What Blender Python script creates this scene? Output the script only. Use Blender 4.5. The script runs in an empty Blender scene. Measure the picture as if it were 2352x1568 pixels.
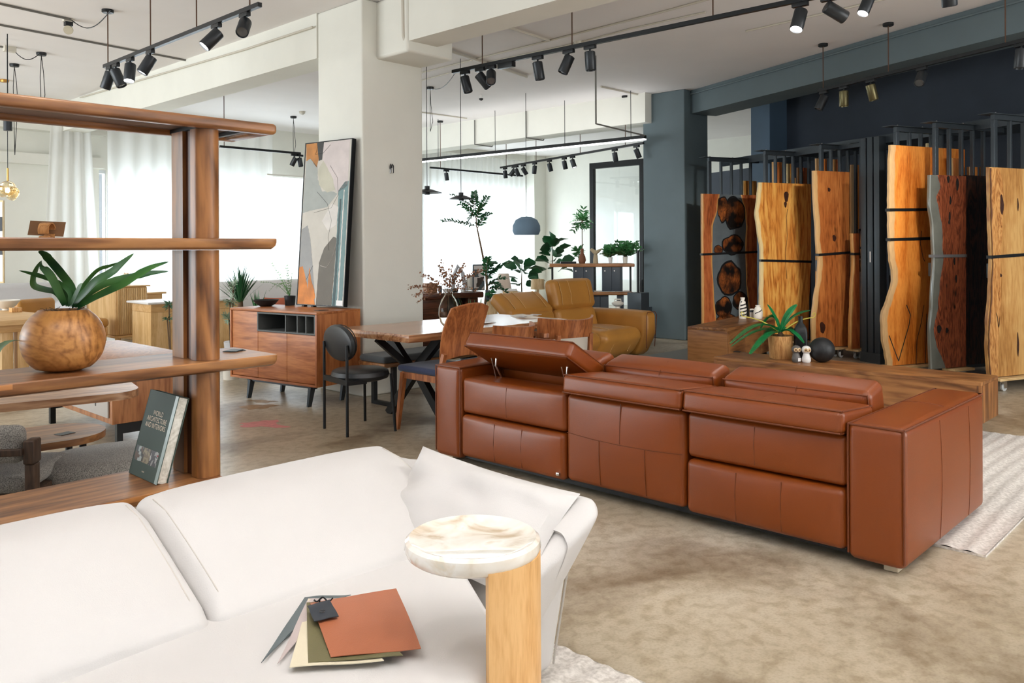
import bpy, bmesh, math, random
from mathutils import Vector, Matrix, noise
random.seed(7)
C = bpy.context.scene.collection
R = math.radians
# ---------------------------------------------------------------- camera
F_, H_, A_, RO, CX, CY = 1900., 1.4, R(43.5), .005, 1176., 568.
c_, s_ = math.cos(RO), math.sin(RO)
FW = Vector((math.cos(A_), math.sin(A_), 0)); r0 = Vector((math.sin(A_), -math.cos(A_), 0)); z0 = Vector((0, 0, 1))
RT = r0 * c_ - z0 * s_; UP = r0 * s_ + z0 * c_
cam = bpy.data.cameras.new('camera'); co = bpy.data.objects.new('camera', cam); C.objects.link(co)
cam.sensor_width = 36; cam.sensor_fit = 'HORIZONTAL'; cam.lens = F_ * 36 / 2352
cam.shift_y = -(784 - CY) / 2352; cam.clip_end = 200; cam.clip_start = .05
m_ = Matrix((RT, UP, -FW)).transposed().to_4x4(); m_.translation = (0, 0, H_); co.matrix_world = m_
bpy.context.scene.camera = co
def ray(px, py): return FW + RT * ((px - CX) / F_) + UP * ((CY - py) / F_)
def O_(t, r): return Vector((0, 0, H_)) + r * t
def PZ(px, py, z=0.): r = ray(px, py); return O_((z - H_) / r.z, r)
def PU(px, py, u): r = ray(px, py); return O_(u / r.x, r)
def PV(px, py, v): r = ray(px, py); return O_(v / r.y, r)
def PD(px, py, d): return O_(d, ray(px, py))
def dep(p): return (Vector(p) - Vector((0, 0, H_))).dot(FW)
def zat(p, px, py): return PD(px, py, dep(p)).z          # height of the sight line at the distance of p
# ---------------------------------------------------------------- world, exposure
SKY_S, EXPO, SPOT_W, WIN_W, UP_W = .42, .62, 17., 300., 68.
w = bpy.data.worlds.new('daylight'); bpy.context.scene.world = w; w.use_nodes = True
w.node_tree.nodes['Background'].inputs[0].default_value = (.86, .94, 1, 1)
w.node_tree.nodes['Background'].inputs[1].default_value = SKY_S
vs = bpy.context.scene.view_settings; vs.view_transform = 'Standard'; vs.look = 'None'; vs.gamma = 1; vs.use_curve_mapping = False
vs.exposure = EXPO
def area(name, loc, sx, sy, watts, direction, color=(1, 1, 1), spread=180):
    l = bpy.data.lights.new(name, 'AREA'); l.shape = 'RECTANGLE'; l.size = sx; l.size_y = sy; l.energy = watts; l.color = color; l.spread = R(spread)
    o = bpy.data.objects.new(name, l); C.objects.link(o); o.location = loc; o.rotation_euler = Vector(direction).to_track_quat('-Z', 'Y').to_euler(); return o
# daylight outside the windows of the back wall
area('window_daylight', (7.3, 15.6, 1.6), 5.2, 2.6, WIN_W, (0, -1, 0), (.84, .93, 1))
area('window_daylight', (14.0, 15.6, 1.6), 4.2, 2.6, WIN_W, (0, -1, 0), (.84, .93, 1))
# daylight from the shop front to the left and from the side behind the viewer
area('window_daylight', (-3.4, 10.5, 1.7), 6.5, 2.6, 300, (1, 0, .06), (.9, .96, 1))
area('window_daylight', (7.5, -3.6, 1.9), 5, 2.6, 170, (0, 1, .05), (1, .99, .96))
# ---------------------------------------------------------------- materials
def nt_(name):
    m = bpy.data.materials.new(name); m.use_nodes = True; nt = m.node_tree
    return m, nt, nt.nodes['Principled BSDF']
def N(nt, t, **k):
    n = nt.nodes.new(t)
    for a, b in k.items(): setattr(n, a, b)
    return n
def L(nt, a, b): nt.links.new(a, b)
def col(c): return (c[0], c[1], c[2], 1)
def srgb(*v): return tuple(((x / 255) / 12.92 if x / 255 < .04045 else ((x / 255 + .055) / 1.055) ** 2.4) for x in v)
def plain(name, c, rough=.5, metal=0., bump=0., bs=200., var=0., emit=None, es=0., spec=.5, vs_=3.):
    m, nt, b = nt_(name)
    b.inputs['Base Color'].default_value = col(c); b.inputs['Roughness'].default_value = rough; b.inputs['Metallic'].default_value = metal
    b.inputs['Specular IOR Level'].default_value = spec
    if emit: b.inputs['Emission Color'].default_value = col(emit); b.inputs['Emission Strength'].default_value = es
    tc = N(nt, 'ShaderNodeTexCoord')
    if var:
        n = N(nt, 'ShaderNodeTexNoise'); n.inputs['Scale'].default_value = vs_; n.inputs['Detail'].default_value = 6; L(nt, tc.outputs['Object'], n.inputs[0])
        cr = N(nt, 'ShaderNodeValToRGB'); cr.color_ramp.elements[0].position = .3; cr.color_ramp.elements[1].position = .7
        cr.color_ramp.elements[0].color = col([x * (1 - var) for x in c]); cr.color_ramp.elements[1].color = col([min(1, x * (1 + var)) for x in c])
        L(nt, n.outputs[0], cr.inputs[0]); L(nt, cr.outputs[0], b.inputs['Base Color'])
    if bump:
        n = N(nt, 'ShaderNodeTexNoise'); n.inputs['Scale'].default_value = bs; n.inputs['Detail'].default_value = 3; L(nt, tc.outputs['Object'], n.inputs[0])
        bp = N(nt, 'ShaderNodeBump'); bp.inputs['Strength'].default_value = bump; bp.inputs['Distance'].default_value = .002
        L(nt, n.outputs[0], bp.inputs['Height']); L(nt, bp.outputs[0], b.inputs['Normal'])
    return m
def wood(name, c1, c2, c3=None, ax=0, sc=1., rough=.4, dist=3., bands=9., streak=40., knot=0., coat=0.):
    """grain runs along axis ax of the object; c1 dark, c2 light"""
    m, nt, b = nt_(name); tc = N(nt, 'ShaderNodeTexCoord')
    mp = N(nt, 'ShaderNodeMapping'); s = [1., 1., 1.]; s[ax] = .12; mp.inputs['Scale'].default_value = [x * sc for x in s]
    L(nt, tc.outputs['Object'], mp.inputs[0])
    n1 = N(nt, 'ShaderNodeTexNoise'); n1.inputs['Scale'].default_value = 3.; n1.inputs['Detail'].default_value = 4; n1.inputs['Distortion'].default_value = .6
    L(nt, mp.outputs[0], n1.inputs[0])
    mu = N(nt, 'ShaderNodeMath', operation='MULTIPLY'); mu.inputs[1].default_value = bands; L(nt, n1.outputs[0], mu.inputs[0])
    fr = N(nt, 'ShaderNodeMath', operation='PINGPONG'); fr.inputs[1].default_value = .5; L(nt, mu.outputs[0], fr.inputs[0])
    n2 = N(nt, 'ShaderNodeTexNoise'); n2.inputs['Scale'].default_value = streak; n2.inputs['Detail'].default_value = 5; L(nt, mp.outputs[0], n2.inputs[0])
    ad = N(nt, 'ShaderNodeMath', operation='ADD'); L(nt, fr.outputs[0], ad.inputs[0]); L(nt, n2.outputs[0], ad.inputs[1])
    cr = N(nt, 'ShaderNodeValToRGB'); e = cr.color_ramp.elements; e[0].position = .3; e[0].color = col(c1); e[1].position = 1.05 if False else 1.; e[1].color = col(c2)
    if c3: k = e.new(.62); k.color = col(c3)
    L(nt, ad.outputs[0], cr.inputs[0]); out = cr.outputs[0]
    if knot:
        v = N(nt, 'ShaderNodeTexVoronoi'); v.inputs['Scale'].default_value = knot; mp2 = N(nt, 'ShaderNodeMapping'); s = [1., 1., 1.]; s[ax] = .5; mp2.inputs['Scale'].default_value = s
        L(nt, tc.outputs['Object'], mp2.inputs[0]); L(nt, mp2.outputs[0], v.inputs[0])
        k = N(nt, 'ShaderNodeValToRGB'); k.color_ramp.elements[0].position = .03; k.color_ramp.elements[0].color = (.12, .1, .08, 1); k.color_ramp.elements[1].position = .16; k.color_ramp.elements[1].color = (1, 1, 1, 1)
        L(nt, v.outputs[0], k.inputs[0]); mx = N(nt, 'ShaderNodeMix', data_type='RGBA', blend_type='MULTIPLY'); mx.inputs[0].default_value = .8
        L(nt, out, mx.inputs[6]); L(nt, k.outputs[0], mx.inputs[7]); out = mx.outputs[2]
    L(nt, out, b.inputs['Base Color']); b.inputs['Roughness'].default_value = rough
    if coat: b.inputs['Coat Weight'].default_value = coat; b.inputs['Coat Roughness'].default_value = .25
    bp = N(nt, 'ShaderNodeBump'); bp.inputs['Strength'].default_value = .12; bp.inputs['Distance'].default_value = .002; L(nt, n2.outputs[0], bp.inputs['Height']); L(nt, bp.outputs[0], b.inputs['Normal'])
    return m
def leather(name, c, rough=.42, var=.12, bs=320.):
    m = plain(name, c, rough, bump=.25, bs=bs, var=var, vs_=2.5); return m
def fabric(name, c, rough=.9, var=.15, bs=500., c2=None):
    m, nt, b = nt_(name); tc = N(nt, 'ShaderNodeTexCoord'); n = N(nt, 'ShaderNodeTexNoise'); n.inputs['Scale'].default_value = bs; n.inputs['Detail'].default_value = 2
    L(nt, tc.outputs['Object'], n.inputs[0]); cr = N(nt, 'ShaderNodeValToRGB'); cr.color_ramp.elements[0].position = .35; cr.color_ramp.elements[1].position = .65
    cr.color_ramp.elements[0].color = col([x * (1 - var) for x in c]); cr.color_ramp.elements[1].color = col(c2 or [min(1, x * (1 + var)) for x in c])
    L(nt, n.outputs[0], cr.inputs[0]); L(nt, cr.outputs[0], b.inputs['Base Color']); b.inputs['Roughness'].default_value = rough
    bp = N(nt, 'ShaderNodeBump'); bp.inputs['Strength'].default_value = .4; bp.inputs['Distance'].default_value = .002; L(nt, n.outputs[0], bp.inputs['Height']); L(nt, bp.outputs[0], b.inputs['Normal'])
    b.inputs['Sheen Weight'].default_value = .2
    return m
def glassy(name, c=(1, 1, 1), rough=.02, ior=1.45):
    m, nt, b = nt_(name); b.inputs['Base Color'].default_value = col(c); b.inputs['Roughness'].default_value = rough
    b.inputs['Transmission Weight'].default_value = 1; b.inputs['IOR'].default_value = ior
    return m
# ---------------------------------------------------------------- geometry
class G:
    def __init__(s): s.v = []; s.f = []; s.m = Matrix.Identity(4)
    def add(s, vs, fs, m=None):
        k = len(s.v); M = s.m @ m if m is not None else s.m
        s.v += [M @ Vector(p) for p in vs]; s.f += [tuple(i + k for i in f) for f in fs]; return s
    def box(s, x0, x1, y0, y1, z0_, z1, m=None):
        v = [(x, y, z) for x in (x0, x1) for y in (y0, y1) for z in (z0_, z1)]
        return s.add(v, [(0, 1, 3, 2), (4, 6, 7, 5), (0, 4, 5, 1), (2, 3, 7, 6), (0, 2, 6, 4), (1, 5, 7, 3)], m)
    def rb(s, x0, x1, y0, y1, z0_, z1, r=.01, seg=2, bulge=0, n=1, fn=None, m=None):
        c = Vector(((x0 + x1) / 2, (y0 + y1) / 2, (z0_ + z1) / 2)); a = [abs(x1 - x0) / 2, abs(y1 - y0) / 2, abs(z1 - z0_) / 2]
        r = min(r, min(a) * .999); B = bulge if isinstance(bulge, (tuple, list)) else (bulge,) * 3
        cs = []
        for h in a:
            e = [r * math.tan(R(45) * k / seg) for k in range(1, seg + 1)]
            i = h - r
            L_ = [-i - t for t in reversed(e)] + [-i + 2 * i * k / n for k in range(n + 1)] + [i + t for t in e]
            if i < 1e-5: L_ = [-t for t in reversed(e)] + [0] + e
            cs.append(L_)
        idx = {}; vs = []; fs = []
        def V(p):
            k = tuple(round(q, 6) for q in p)
            if k in idx: return idx[k]
            inn = [max(-(a[j] - r), min(a[j] - r, p[j])) for j in range(3)]
            d = Vector([p[j] - inn[j] for j in range(3)]); q = Vector(inn) + d.normalized() * r
            if bulge:
                u = [max(-1, min(1, p[j] / a[j])) for j in range(3)]
                for j in range(3):
                    o, t = [i for i in range(3) if i != j]
                    if abs(p[j]) > a[j] - r - 1e-6:
                        q[j] += math.copysign(B[j] * (1 - u[o] ** 2) * (1 - u[t] ** 2) * (abs(u[j]) ** 2), p[j])
            q = q + c
            if fn: q = fn(q)
            idx[k] = len(vs); vs.append(q); return idx[k]
        for j in range(3):
            o, t = (j + 1) % 3, (j + 2) % 3
            for sg in (-1, 1):
                for p in range(len(cs[o]) - 1):
                    for q in range(len(cs[t]) - 1):
                        qd = []
                        for (aa, bb) in ((p, q), (p + 1, q), (p + 1, q + 1), (p, q + 1)):
                            P = [0, 0, 0]; P[j] = sg * a[j]; P[o] = cs[o][aa]; P[t] = cs[t][bb]; qd.append(V(P))
                        if sg < 0: qd.reverse()
                        if len(set(qd)) > 2: fs.append(tuple(qd))
        return s.add(vs, fs, m)
    def lathe(s, prof, n=24, c=(0, 0, 0), m=None, cap=True):
        vs = []; fs = []; K = len(prof)
        for i in range(n):
            a = 2 * math.pi * i / n
            for r, z in prof: vs.append((c[0] + r * math.cos(a), c[1] + r * math.sin(a), c[2] + z))
        for i in range(n):
            j = (i + 1) % n
            for k in range(K - 1): fs.append((i * K + k, j * K + k, j * K + k + 1, i * K + k + 1))
        if cap:
            if prof[0][0] > 1e-4: fs.append(tuple(i * K for i in reversed(range(n))))
            if prof[-1][0] > 1e-4: fs.append(tuple(i * K + K - 1 for i in range(n)))
        return s.add(vs, fs, m)
    def cyl(s, c, r, h, n=20, m=None): return s.lathe([(r, 0), (r, h)], n, c, m)
    def tube(s, pts, r, n=8, m=None, flat=1.):
        pts = [Vector(p) for p in pts]; K = len(pts); rr = r if isinstance(r, (list, tuple)) else [r] * K; vs = []; fs = []
        up = Vector((0, 0, 1)); prev = None
        for i, p in enumerate(pts):
            t = (pts[min(i + 1, K - 1)] - pts[max(i - 1, 0)]).normalized()
            if prev is None: a = t.orthogonal().normalized() if abs(t.z) > .95 else t.cross(up).normalized()
            else: a = (prev - t * prev.dot(t)).normalized()
            prev = a; b = t.cross(a)
            for k in range(n):
                th = 2 * math.pi * k / n; vs.append(p + (a * math.cos(th) + b * math.sin(th) * flat) * rr[i])
        for i in range(K - 1):
            for k in range(n): fs.append((i * n + k, i * n + (k + 1) % n, (i + 1) * n + (k + 1) % n, (i + 1) * n + k))
        fs += [tuple(reversed(range(n))), tuple((K - 1) * n + k for k in range(n))]
        return s.add(vs, fs, m)
    def bar(s, p, q, w_, h_, up=(0, 0, 1), w2=None, h2=None):
        p, q = Vector(p), Vector(q); t = (q - p).normalized(); up = Vector(up)
        if abs(t.dot(up)) > .98: up = Vector((0, 1, 0))
        a = t.cross(up).normalized(); b = a.cross(t); vs = []
        for P, W, Hh in ((p, w_, h_), (q, w2 or w_, h2 or h_)):
            for x, y in ((-1, -1), (1, -1), (1, 1), (-1, 1)): vs.append(P + a * x * W / 2 + b * y * Hh / 2)
        return s.add(vs, [(0, 3, 2, 1), (4, 5, 6, 7), (0, 1, 5, 4), (1, 2, 6, 5), (2, 3, 7, 6), (3, 0, 4, 7)])
    def prism(s, pts, z0_, z1, m=None):
        n = len(pts); v = [(x, y, z0_) for x, y in pts] + [(x, y, z1) for x, y in pts]
        return s.add(v, [tuple(reversed(range(n))), tuple(range(n, 2 * n))] + [(i, (i + 1) % n, n + (i + 1) % n, n + i) for i in range(n)], m)
    def grid(s, fn, nu, nv, th=0., m=None):
        """fn(u,v) -> point; optional thickness along normal"""
        P = [[Vector(fn(i / nu, j / nv)) for j in range(nv + 1)] for i in range(nu + 1)]; vs = [p for r_ in P for p in r_]; W = nv + 1
        fs = [(i * W + j, (i + 1) * W + j, (i + 1) * W + j + 1, i * W + j + 1) for i in range(nu) for j in range(nv)]
        if th:
            K = len(vs); ns = []
            for i in range(nu + 1):
                for j in range(nv + 1):
                    a = P[min(i + 1, nu)][j] - P[max(i - 1, 0)][j]; b = P[i][min(j + 1, nv)] - P[i][max(j - 1, 0)]
                    nn = a.cross(b); ns.append(nn.normalized() if nn.length > 1e-9 else Vector((0, 0, 1)))
            vs = vs + [vs[k] - ns[k] * th for k in range(K)]; fs += [tuple(reversed([q + K for q in f])) for f in fs[:]]
            for i in range(nu): fs += [(i * W, i * W + K, (i + 1) * W + K, (i + 1) * W), ((i + 1) * W + nv, (i + 1) * W + nv + K, i * W + nv + K, i * W + nv)]
            for j in range(nv): fs += [(j + 1, j + 1 + K, j + K, j), (nu * W + j, nu * W + j + K, nu * W + j + 1 + K, nu * W + j + 1)]
        return s.add(vs, fs, m)
    def leaf(s, pts, wd, nrm=(0, 0, 1), fold=.25):
        pts = [Vector(p) for p in pts]; K = len(pts); vs = []; fs = []; nrm = Vector(nrm)
        for i, p in enumerate(pts):
            t = (pts[min(i + 1, K - 1)] - pts[max(i - 1, 0)]).normalized(); a = t.cross(nrm)
            a = a.normalized() if a.length > 1e-3 else t.orthogonal().normalized(); b = a.cross(t)
            w_ = wd[i] / 2; vs += [p - a * w_ + b * w_ * fold, p, p + a * w_ + b * w_ * fold]
        for i in range(K - 1):
            for k in (0, 1): fs.append((i * 3 + k, i * 3 + k + 1, i * 3 + k + 4, i * 3 + k + 3))
        return s.add(vs, fs)
    def mesh(s, name, mat=None, smooth=True, ang=40):
        me = bpy.data.meshes.new(name); me.from_pydata([tuple(v) for v in s.v], [], s.f)
        if smooth:
            me.polygons.foreach_set('use_smooth', [True] * len(me.polygons))
            try: me.set_sharp_from_angle(angle=R(ang))
            except Exception: pass
        if mat: me.materials.append(mat)
        me.update(); return me
    def o(s, name, mat, parent=None, loc=None, rz=None, smooth=True, ang=40, label=None):
        ob = bpy.data.objects.new(name, s.mesh(name, mat, smooth, ang)); C.objects.link(ob)
        if parent: ob.parent = parent
        if loc is not None: ob.location = loc
        if rz is not None: ob.rotation_euler = (0, 0, rz)
        if label: ob['label'] = label
        return ob
def thing(name, label, cat, loc=(0, 0, 0), rz=0., group=None):
    o = bpy.data.objects.new(name, None); C.objects.link(o); o.location = loc; o.rotation_euler = (0, 0, rz); o.empty_display_size = .1
    o['label'] = label; o['category'] = cat
    if group: o['group'] = group
    return o
def tag(o, label, cat, group=None, kind=None):
    o['label'] = label; o['category'] = cat
    if group: o['group'] = group
    if kind: o['kind'] = kind
    return o
def struct(name, g, mat, label=None, smooth=False, parent=None):
    o = g.o(name, mat, parent, smooth=smooth); o['kind'] = 'structure'
    if label: o['label'] = label
    if not parent: o['category'] = 'building part'
    return o
def put(me, name, parent, M_=None, label=None):
    o = bpy.data.objects.new(name, me); C.objects.link(o)
    if parent: o.parent = parent
    if M_ is not None: o.matrix_local = M_
    if label: o['label'] = label
    return o
def dup(root, loc, rz, label, group=None):
    r = root.copy(); C.objects.link(r); r.location = loc; r.rotation_euler = (0, 0, rz); r['label'] = label
    if group: r['group'] = group
    for ch in list(root.children):
        c = ch.copy(); C.objects.link(c); c.parent = r
        for g in ch.children:
            d = g.copy(); C.objects.link(d); d.parent = c
    return r
def T(x=0, y=0, z=0): return Matrix.Translation((x, y, z))
def Rx(a): return Matrix.Rotation(a, 4, 'X')
def Ry(a): return Matrix.Rotation(a, 4, 'Y')
def Rz(a): return Matrix.Rotation(a, 4, 'Z')
def look(d):                                   # rotation taking -Z to direction d
    return Vector(d).to_track_quat('-Z', 'Y').to_matrix().to_4x4()
def smoothstep(t): t = max(0, min(1, t)); return t * t * (3 - 2 * t)
# ---------------------------------------------------------------- palette
m_wall = plain('white_plaster', srgb(233, 232, 222), .85, bump=.25, bs=60, var=.02)
m_ceil = plain('ceiling_paint', srgb(238, 234, 232), .9, bump=.2, bs=40, var=.025, vs_=1.2)
m_dark = plain('slate_paint', srgb(98, 113, 118), .6, bump=.2, bs=50, var=.05)
m_dark2 = plain('navy_slate_paint', srgb(52, 60, 72), .65, bump=.2, bs=50, var=.08)
m_black = plain('black_metal', srgb(30, 32, 34), .42, metal=.3)
m_steel = plain('dark_grey_steel', srgb(66, 74, 80), .4, metal=.35, var=.05)
m_chrome = plain('polished_steel', (.8, .8, .8), .18, metal=1.)
m_rod = plain('bronzed_rod', srgb(96, 72, 58), .45, metal=.5)
m_walnut = wood('oiled_walnut', srgb(84, 52, 28), srgb(170, 118, 70), srgb(130, 84, 48), 0, 1., .36, bands=7)
m_walnuty = wood('oiled_walnut_y', srgb(84, 52, 28), srgb(170, 118, 70), srgb(130, 84, 48), 1, 1., .36, bands=7)
m_walnutz = wood('oiled_walnut_z', srgb(80, 48, 25), srgb(164, 110, 62), srgb(122, 78, 42), 2, 1., .38, bands=7)
m_teak = wood('reddish_veneer', srgb(140, 78, 38), srgb(196, 126, 74), srgb(170, 100, 54), 1, 1.4, .4, bands=6)
m_teakz = wood('reddish_veneer_z', srgb(140, 78, 38), srgb(196, 126, 74), srgb(172, 102, 56), 2, 1.4, .4, bands=6)
m_oak = wood('pale_oak', srgb(196, 150, 92), srgb(228, 190, 136), srgb(214, 172, 114), 2, 1.6, .5, bands=4, streak=60)
m_oakx = wood('pale_oak_x', srgb(196, 148, 90), srgb(228, 188, 134), srgb(214, 170, 112), 0, 1.6, .5, bands=4)
m_ply = wood('plywood', srgb(190, 150, 95), srgb(228, 198, 146), None, 0, 2., .7)
m_cognac = leather('cognac_leather', srgb(131, 62, 16), .36, .05)
m_seam = plain('leather_seam', srgb(112, 54, 20), .5)
m_white_l = leather('ivory_leather', srgb(207, 204, 201), .45, .015, 260)
m_white_s = plain('ivory_seam', srgb(196, 190, 182), .7)
m_tan = leather('tan_leather', srgb(190, 134, 62), .38, .12)
m_tans = plain('tan_seam', srgb(214, 170, 110), .6)
m_greyfab = fabric('grey_boucle', srgb(132, 130, 126), c2=srgb(182, 178, 170), var=.4, bs=260.)
m_lightfab = fabric('pale_grey_fabric', srgb(206, 204, 204))
m_white = plain('white_ceramic', srgb(240, 238, 235), .35)
m_greencer = plain('off_white_stoneware', srgb(232, 226, 214), .8)
m_soil = plain('soil', srgb(60, 48, 38), .95, bump=1., bs=80, var=.4)
m_leafd = plain('deep_green_leaf', srgb(34, 92, 52), .4, var=.25, vs_=6)
m_leafm = plain('mid_green_leaf', srgb(66, 128, 74), .45, var=.25, vs_=8)
m_leafb = plain('bright_green_leaf', srgb(38, 150, 84), .4, var=.2, vs_=14)
m_twig = plain('twig', srgb(104, 80, 56), .8)
def concrete():
    m, nt, b = nt_('stained_concrete'); tc = N(nt, 'ShaderNodeTexCoord')
    def nz(sc, det=6, dist=0.):
        n = N(nt, 'ShaderNodeTexNoise'); n.inputs['Scale'].default_value = sc; n.inputs['Detail'].default_value = det; n.inputs['Distortion'].default_value = dist; L(nt, tc.outputs['Object'], n.inputs[0]); return n
    a = nz(.7, 7, .4); cr = N(nt, 'ShaderNodeValToRGB'); e = cr.color_ramp.elements
    e[0].position = .3; e[0].color = col(srgb(166, 152, 128)); e[1].position = .72; e[1].color = col(srgb(212, 204, 188)); k = e.new(.5); k.color = col(srgb(192, 180, 158)); L(nt, a.outputs[0], cr.inputs[0])
    s = nz(1.1, 12, .6); sr = N(nt, 'ShaderNodeValToRGB'); sr.color_ramp.elements[0].position = .5; sr.color_ramp.elements[0].color = (1, 1, 1, 1); sr.color_ramp.elements[1].position = .68; sr.color_ramp.elements[1].color = col(srgb(132, 104, 70)); L(nt, s.outputs[0], sr.inputs[0])
    mx = N(nt, 'ShaderNodeMix', data_type='RGBA', blend_type='MULTIPLY'); mx.inputs[0].default_value = .85; L(nt, cr.outputs[0], mx.inputs[6]); L(nt, sr.outputs[0], mx.inputs[7])
    f = nz(16, 15, .3); fr = N(nt, 'ShaderNodeValToRGB'); fr.color_ramp.elements[0].position = .34; fr.color_ramp.elements[0].color = (.66, .61, .53, 1); fr.color_ramp.elements[1].position = .56; fr.color_ramp.elements[1].color = (1, 1, 1, 1); L(nt, f.outputs[0], fr.inputs[0])
    m2 = N(nt, 'ShaderNodeMix', data_type='RGBA', blend_type='MULTIPLY'); m2.inputs[0].default_value = .75; L(nt, mx.outputs[2], m2.inputs[6]); L(nt, fr.outputs[0], m2.inputs[7])
    g_ = nz(90, 4); gr = N(nt, 'ShaderNodeValToRGB'); gr.color_ramp.elements[0].position = .3; gr.color_ramp.elements[0].color = (.8, .78, .74, 1); gr.color_ramp.elements[1].position = .55; gr.color_ramp.elements[1].color = (1, 1, 1, 1); L(nt, g_.outputs[0], gr.inputs[0]); m3 = N(nt, 'ShaderNodeMix', data_type='RGBA', blend_type='MULTIPLY'); m3.inputs[0].default_value = .8; L(nt, m2.outputs[2], m3.inputs[6]); L(nt, gr.outputs[0], m3.inputs[7])
    L(nt, m3.outputs[2], b.inputs['Base Color'])
    rr = N(nt, 'ShaderNodeMapRange'); rr.inputs[3].default_value = .22; rr.inputs[4].default_value = .5; L(nt, s.outputs[0], rr.inputs[0]); L(nt, rr.outputs[0], b.inputs['Roughness'])
    bp = N(nt, 'ShaderNodeBump'); bp.inputs['Strength'].default_value = .15; bp.inputs['Distance'].default_value = .003; L(nt, f.outputs[0], bp.inputs['Height']); L(nt, bp.outputs[0], b.inputs['Normal']); return m
m_floor = concrete()
def sheer(name, c=(.95, .95, .94), tr=.3, trl=.62):
    m, nt, b = nt_(name); nt.nodes.remove(b); out = nt.nodes['Material Output']
    d = N(nt, 'ShaderNodeBsdfDiffuse'); d.inputs[0].default_value = col(c); t = N(nt, 'ShaderNodeBsdfTranslucent'); t.inputs[0].default_value = col(c)
    x = N(nt, 'ShaderNodeBsdfTransparent'); a = N(nt, 'ShaderNodeMixShader'); a.inputs[0].default_value = trl; L(nt, d.outputs[0], a.inputs[1]); L(nt, t.outputs[0], a.inputs[2])
    q = N(nt, 'ShaderNodeMixShader'); q.inputs[0].default_value = tr; L(nt, a.outputs[0], q.inputs[1]); L(nt, x.outputs[0], q.inputs[2]); L(nt, q.outputs[0], out.inputs[0]); return m
m_sheer = sheer('sheer_curtain', tr=.34); m_sheer2 = sheer('denser_curtain', tr=.12)
def pane_mat():
    m, nt, b = nt_('window_glass'); nt.nodes.remove(b); x = N(nt, 'ShaderNodeBsdfTransparent'); x.inputs[0].default_value = (.97, .99, 1, 1); g = N(nt, 'ShaderNodeBsdfGlossy'); g.inputs['Roughness'].default_value = .02
    q = N(nt, 'ShaderNodeMixShader'); q.inputs[0].default_value = .08; L(nt, x.outputs[0], q.inputs[1]); L(nt, g.outputs[0], q.inputs[2]); L(nt, q.outputs[0], nt.nodes['Material Output'].inputs[0]); return m
m_pane = pane_mat()
# ---------------------------------------------------------------- room shell
RV = Vector((.923, -.382, 0)); NV = Vector((.382, .923, 0))       # the dark wing stands askew: RV into its wall, NV along it
CZ = 3.75
struct('floor', G().box(-7, 20, -7, 15, -.12, 0), m_floor, 'grey beige stained concrete floor')
struct('ceiling', G().box(-3.5, 17, -3.5, 15, CZ, CZ + .15), m_ceil, 'white painted concrete ceiling')
cg = G().rb(4.67, 5.41, 6.36, 7.10, 0, CZ, .02)
struct('column', cg, m_wall, 'wide white plastered column behind the dining table', smooth=True)
struct('ceiling_beam', G().box(4.66, 5.0, 7.1, 14.7, 3.3, CZ).box(4.86, 5.2, -3, 6.36, 3.3, CZ).rb(4.84, 5.41, 5.9, 6.4, 3.2, CZ, .03), m_wall, 'white beam running through the white column')
struct('ceiling_beam', G().box(10.55, 10.95, 7.2, 14.7, 3.3, CZ), m_wall, 'far white beam behind the second row of track lights')
dc = G().rb(10.72, 11.4, 6.62, 7.36, 0, CZ, .015)
struct('dark_column', dc, m_dark, 'slate grey column between tan sofa and slab racks', smooth=True)
def strip(a, b, z1, z2, wd):                       # wall-like box from a to b thickened along RV
    a, b = Vector(a), Vector(b); v = []
    for p in (a, b, b + RV * wd, a + RV * wd):
        v += [(p.x, p.y, z1), (p.x, p.y, z2)]
    return G().add(v, [(0, 2, 3, 1), (2, 4, 5, 3), (4, 6, 7, 5), (6, 0, 1, 7), (1, 3, 5, 7), (0, 6, 4, 2)])
a = Vector((10.92, 6.66, 0)); struct('dark_beam', strip(a, a - NV * 9, 3.40, CZ, .5), m_dark, 'slate grey beam above the slab racks')
B0 = Vector((9.75, 2.4, 0))                         # fascia line of the racks
WL = B0 + RV * 1.35
def wl(t, o=0): return WL + NV * t + RV * o
def tpx(px, o=0.):                                  # place along the wing's wall line seen at column px
    k = (WL + RV * o).dot(RV); r_ = ray(px, 500); return (O_(k / r_.dot(RV), r_) - WL).dot(NV)
tw = tpx(1792); struct('wall_right', strip(wl(-6), wl(tw), 0, CZ, .12), m_dark2, 'dark navy grey wall behind the slab racks')
struct('wall_rear', strip(wl(tpx(1724)), wl(6.6), 0, zat(wl(tpx(1670)), 1670, 392), .12), m_dark2, 'low dark partition left of the rear pillar')
struct('pillar', strip(wl(tpx(1768, -.35), -.35), wl(tpx(1725, -.35), -.35), 0, CZ, .6), plain('blue_grey_paint', srgb(82, 106, 128), .6, var=.05), 'blue grey pillar behind the slab racks')
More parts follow.
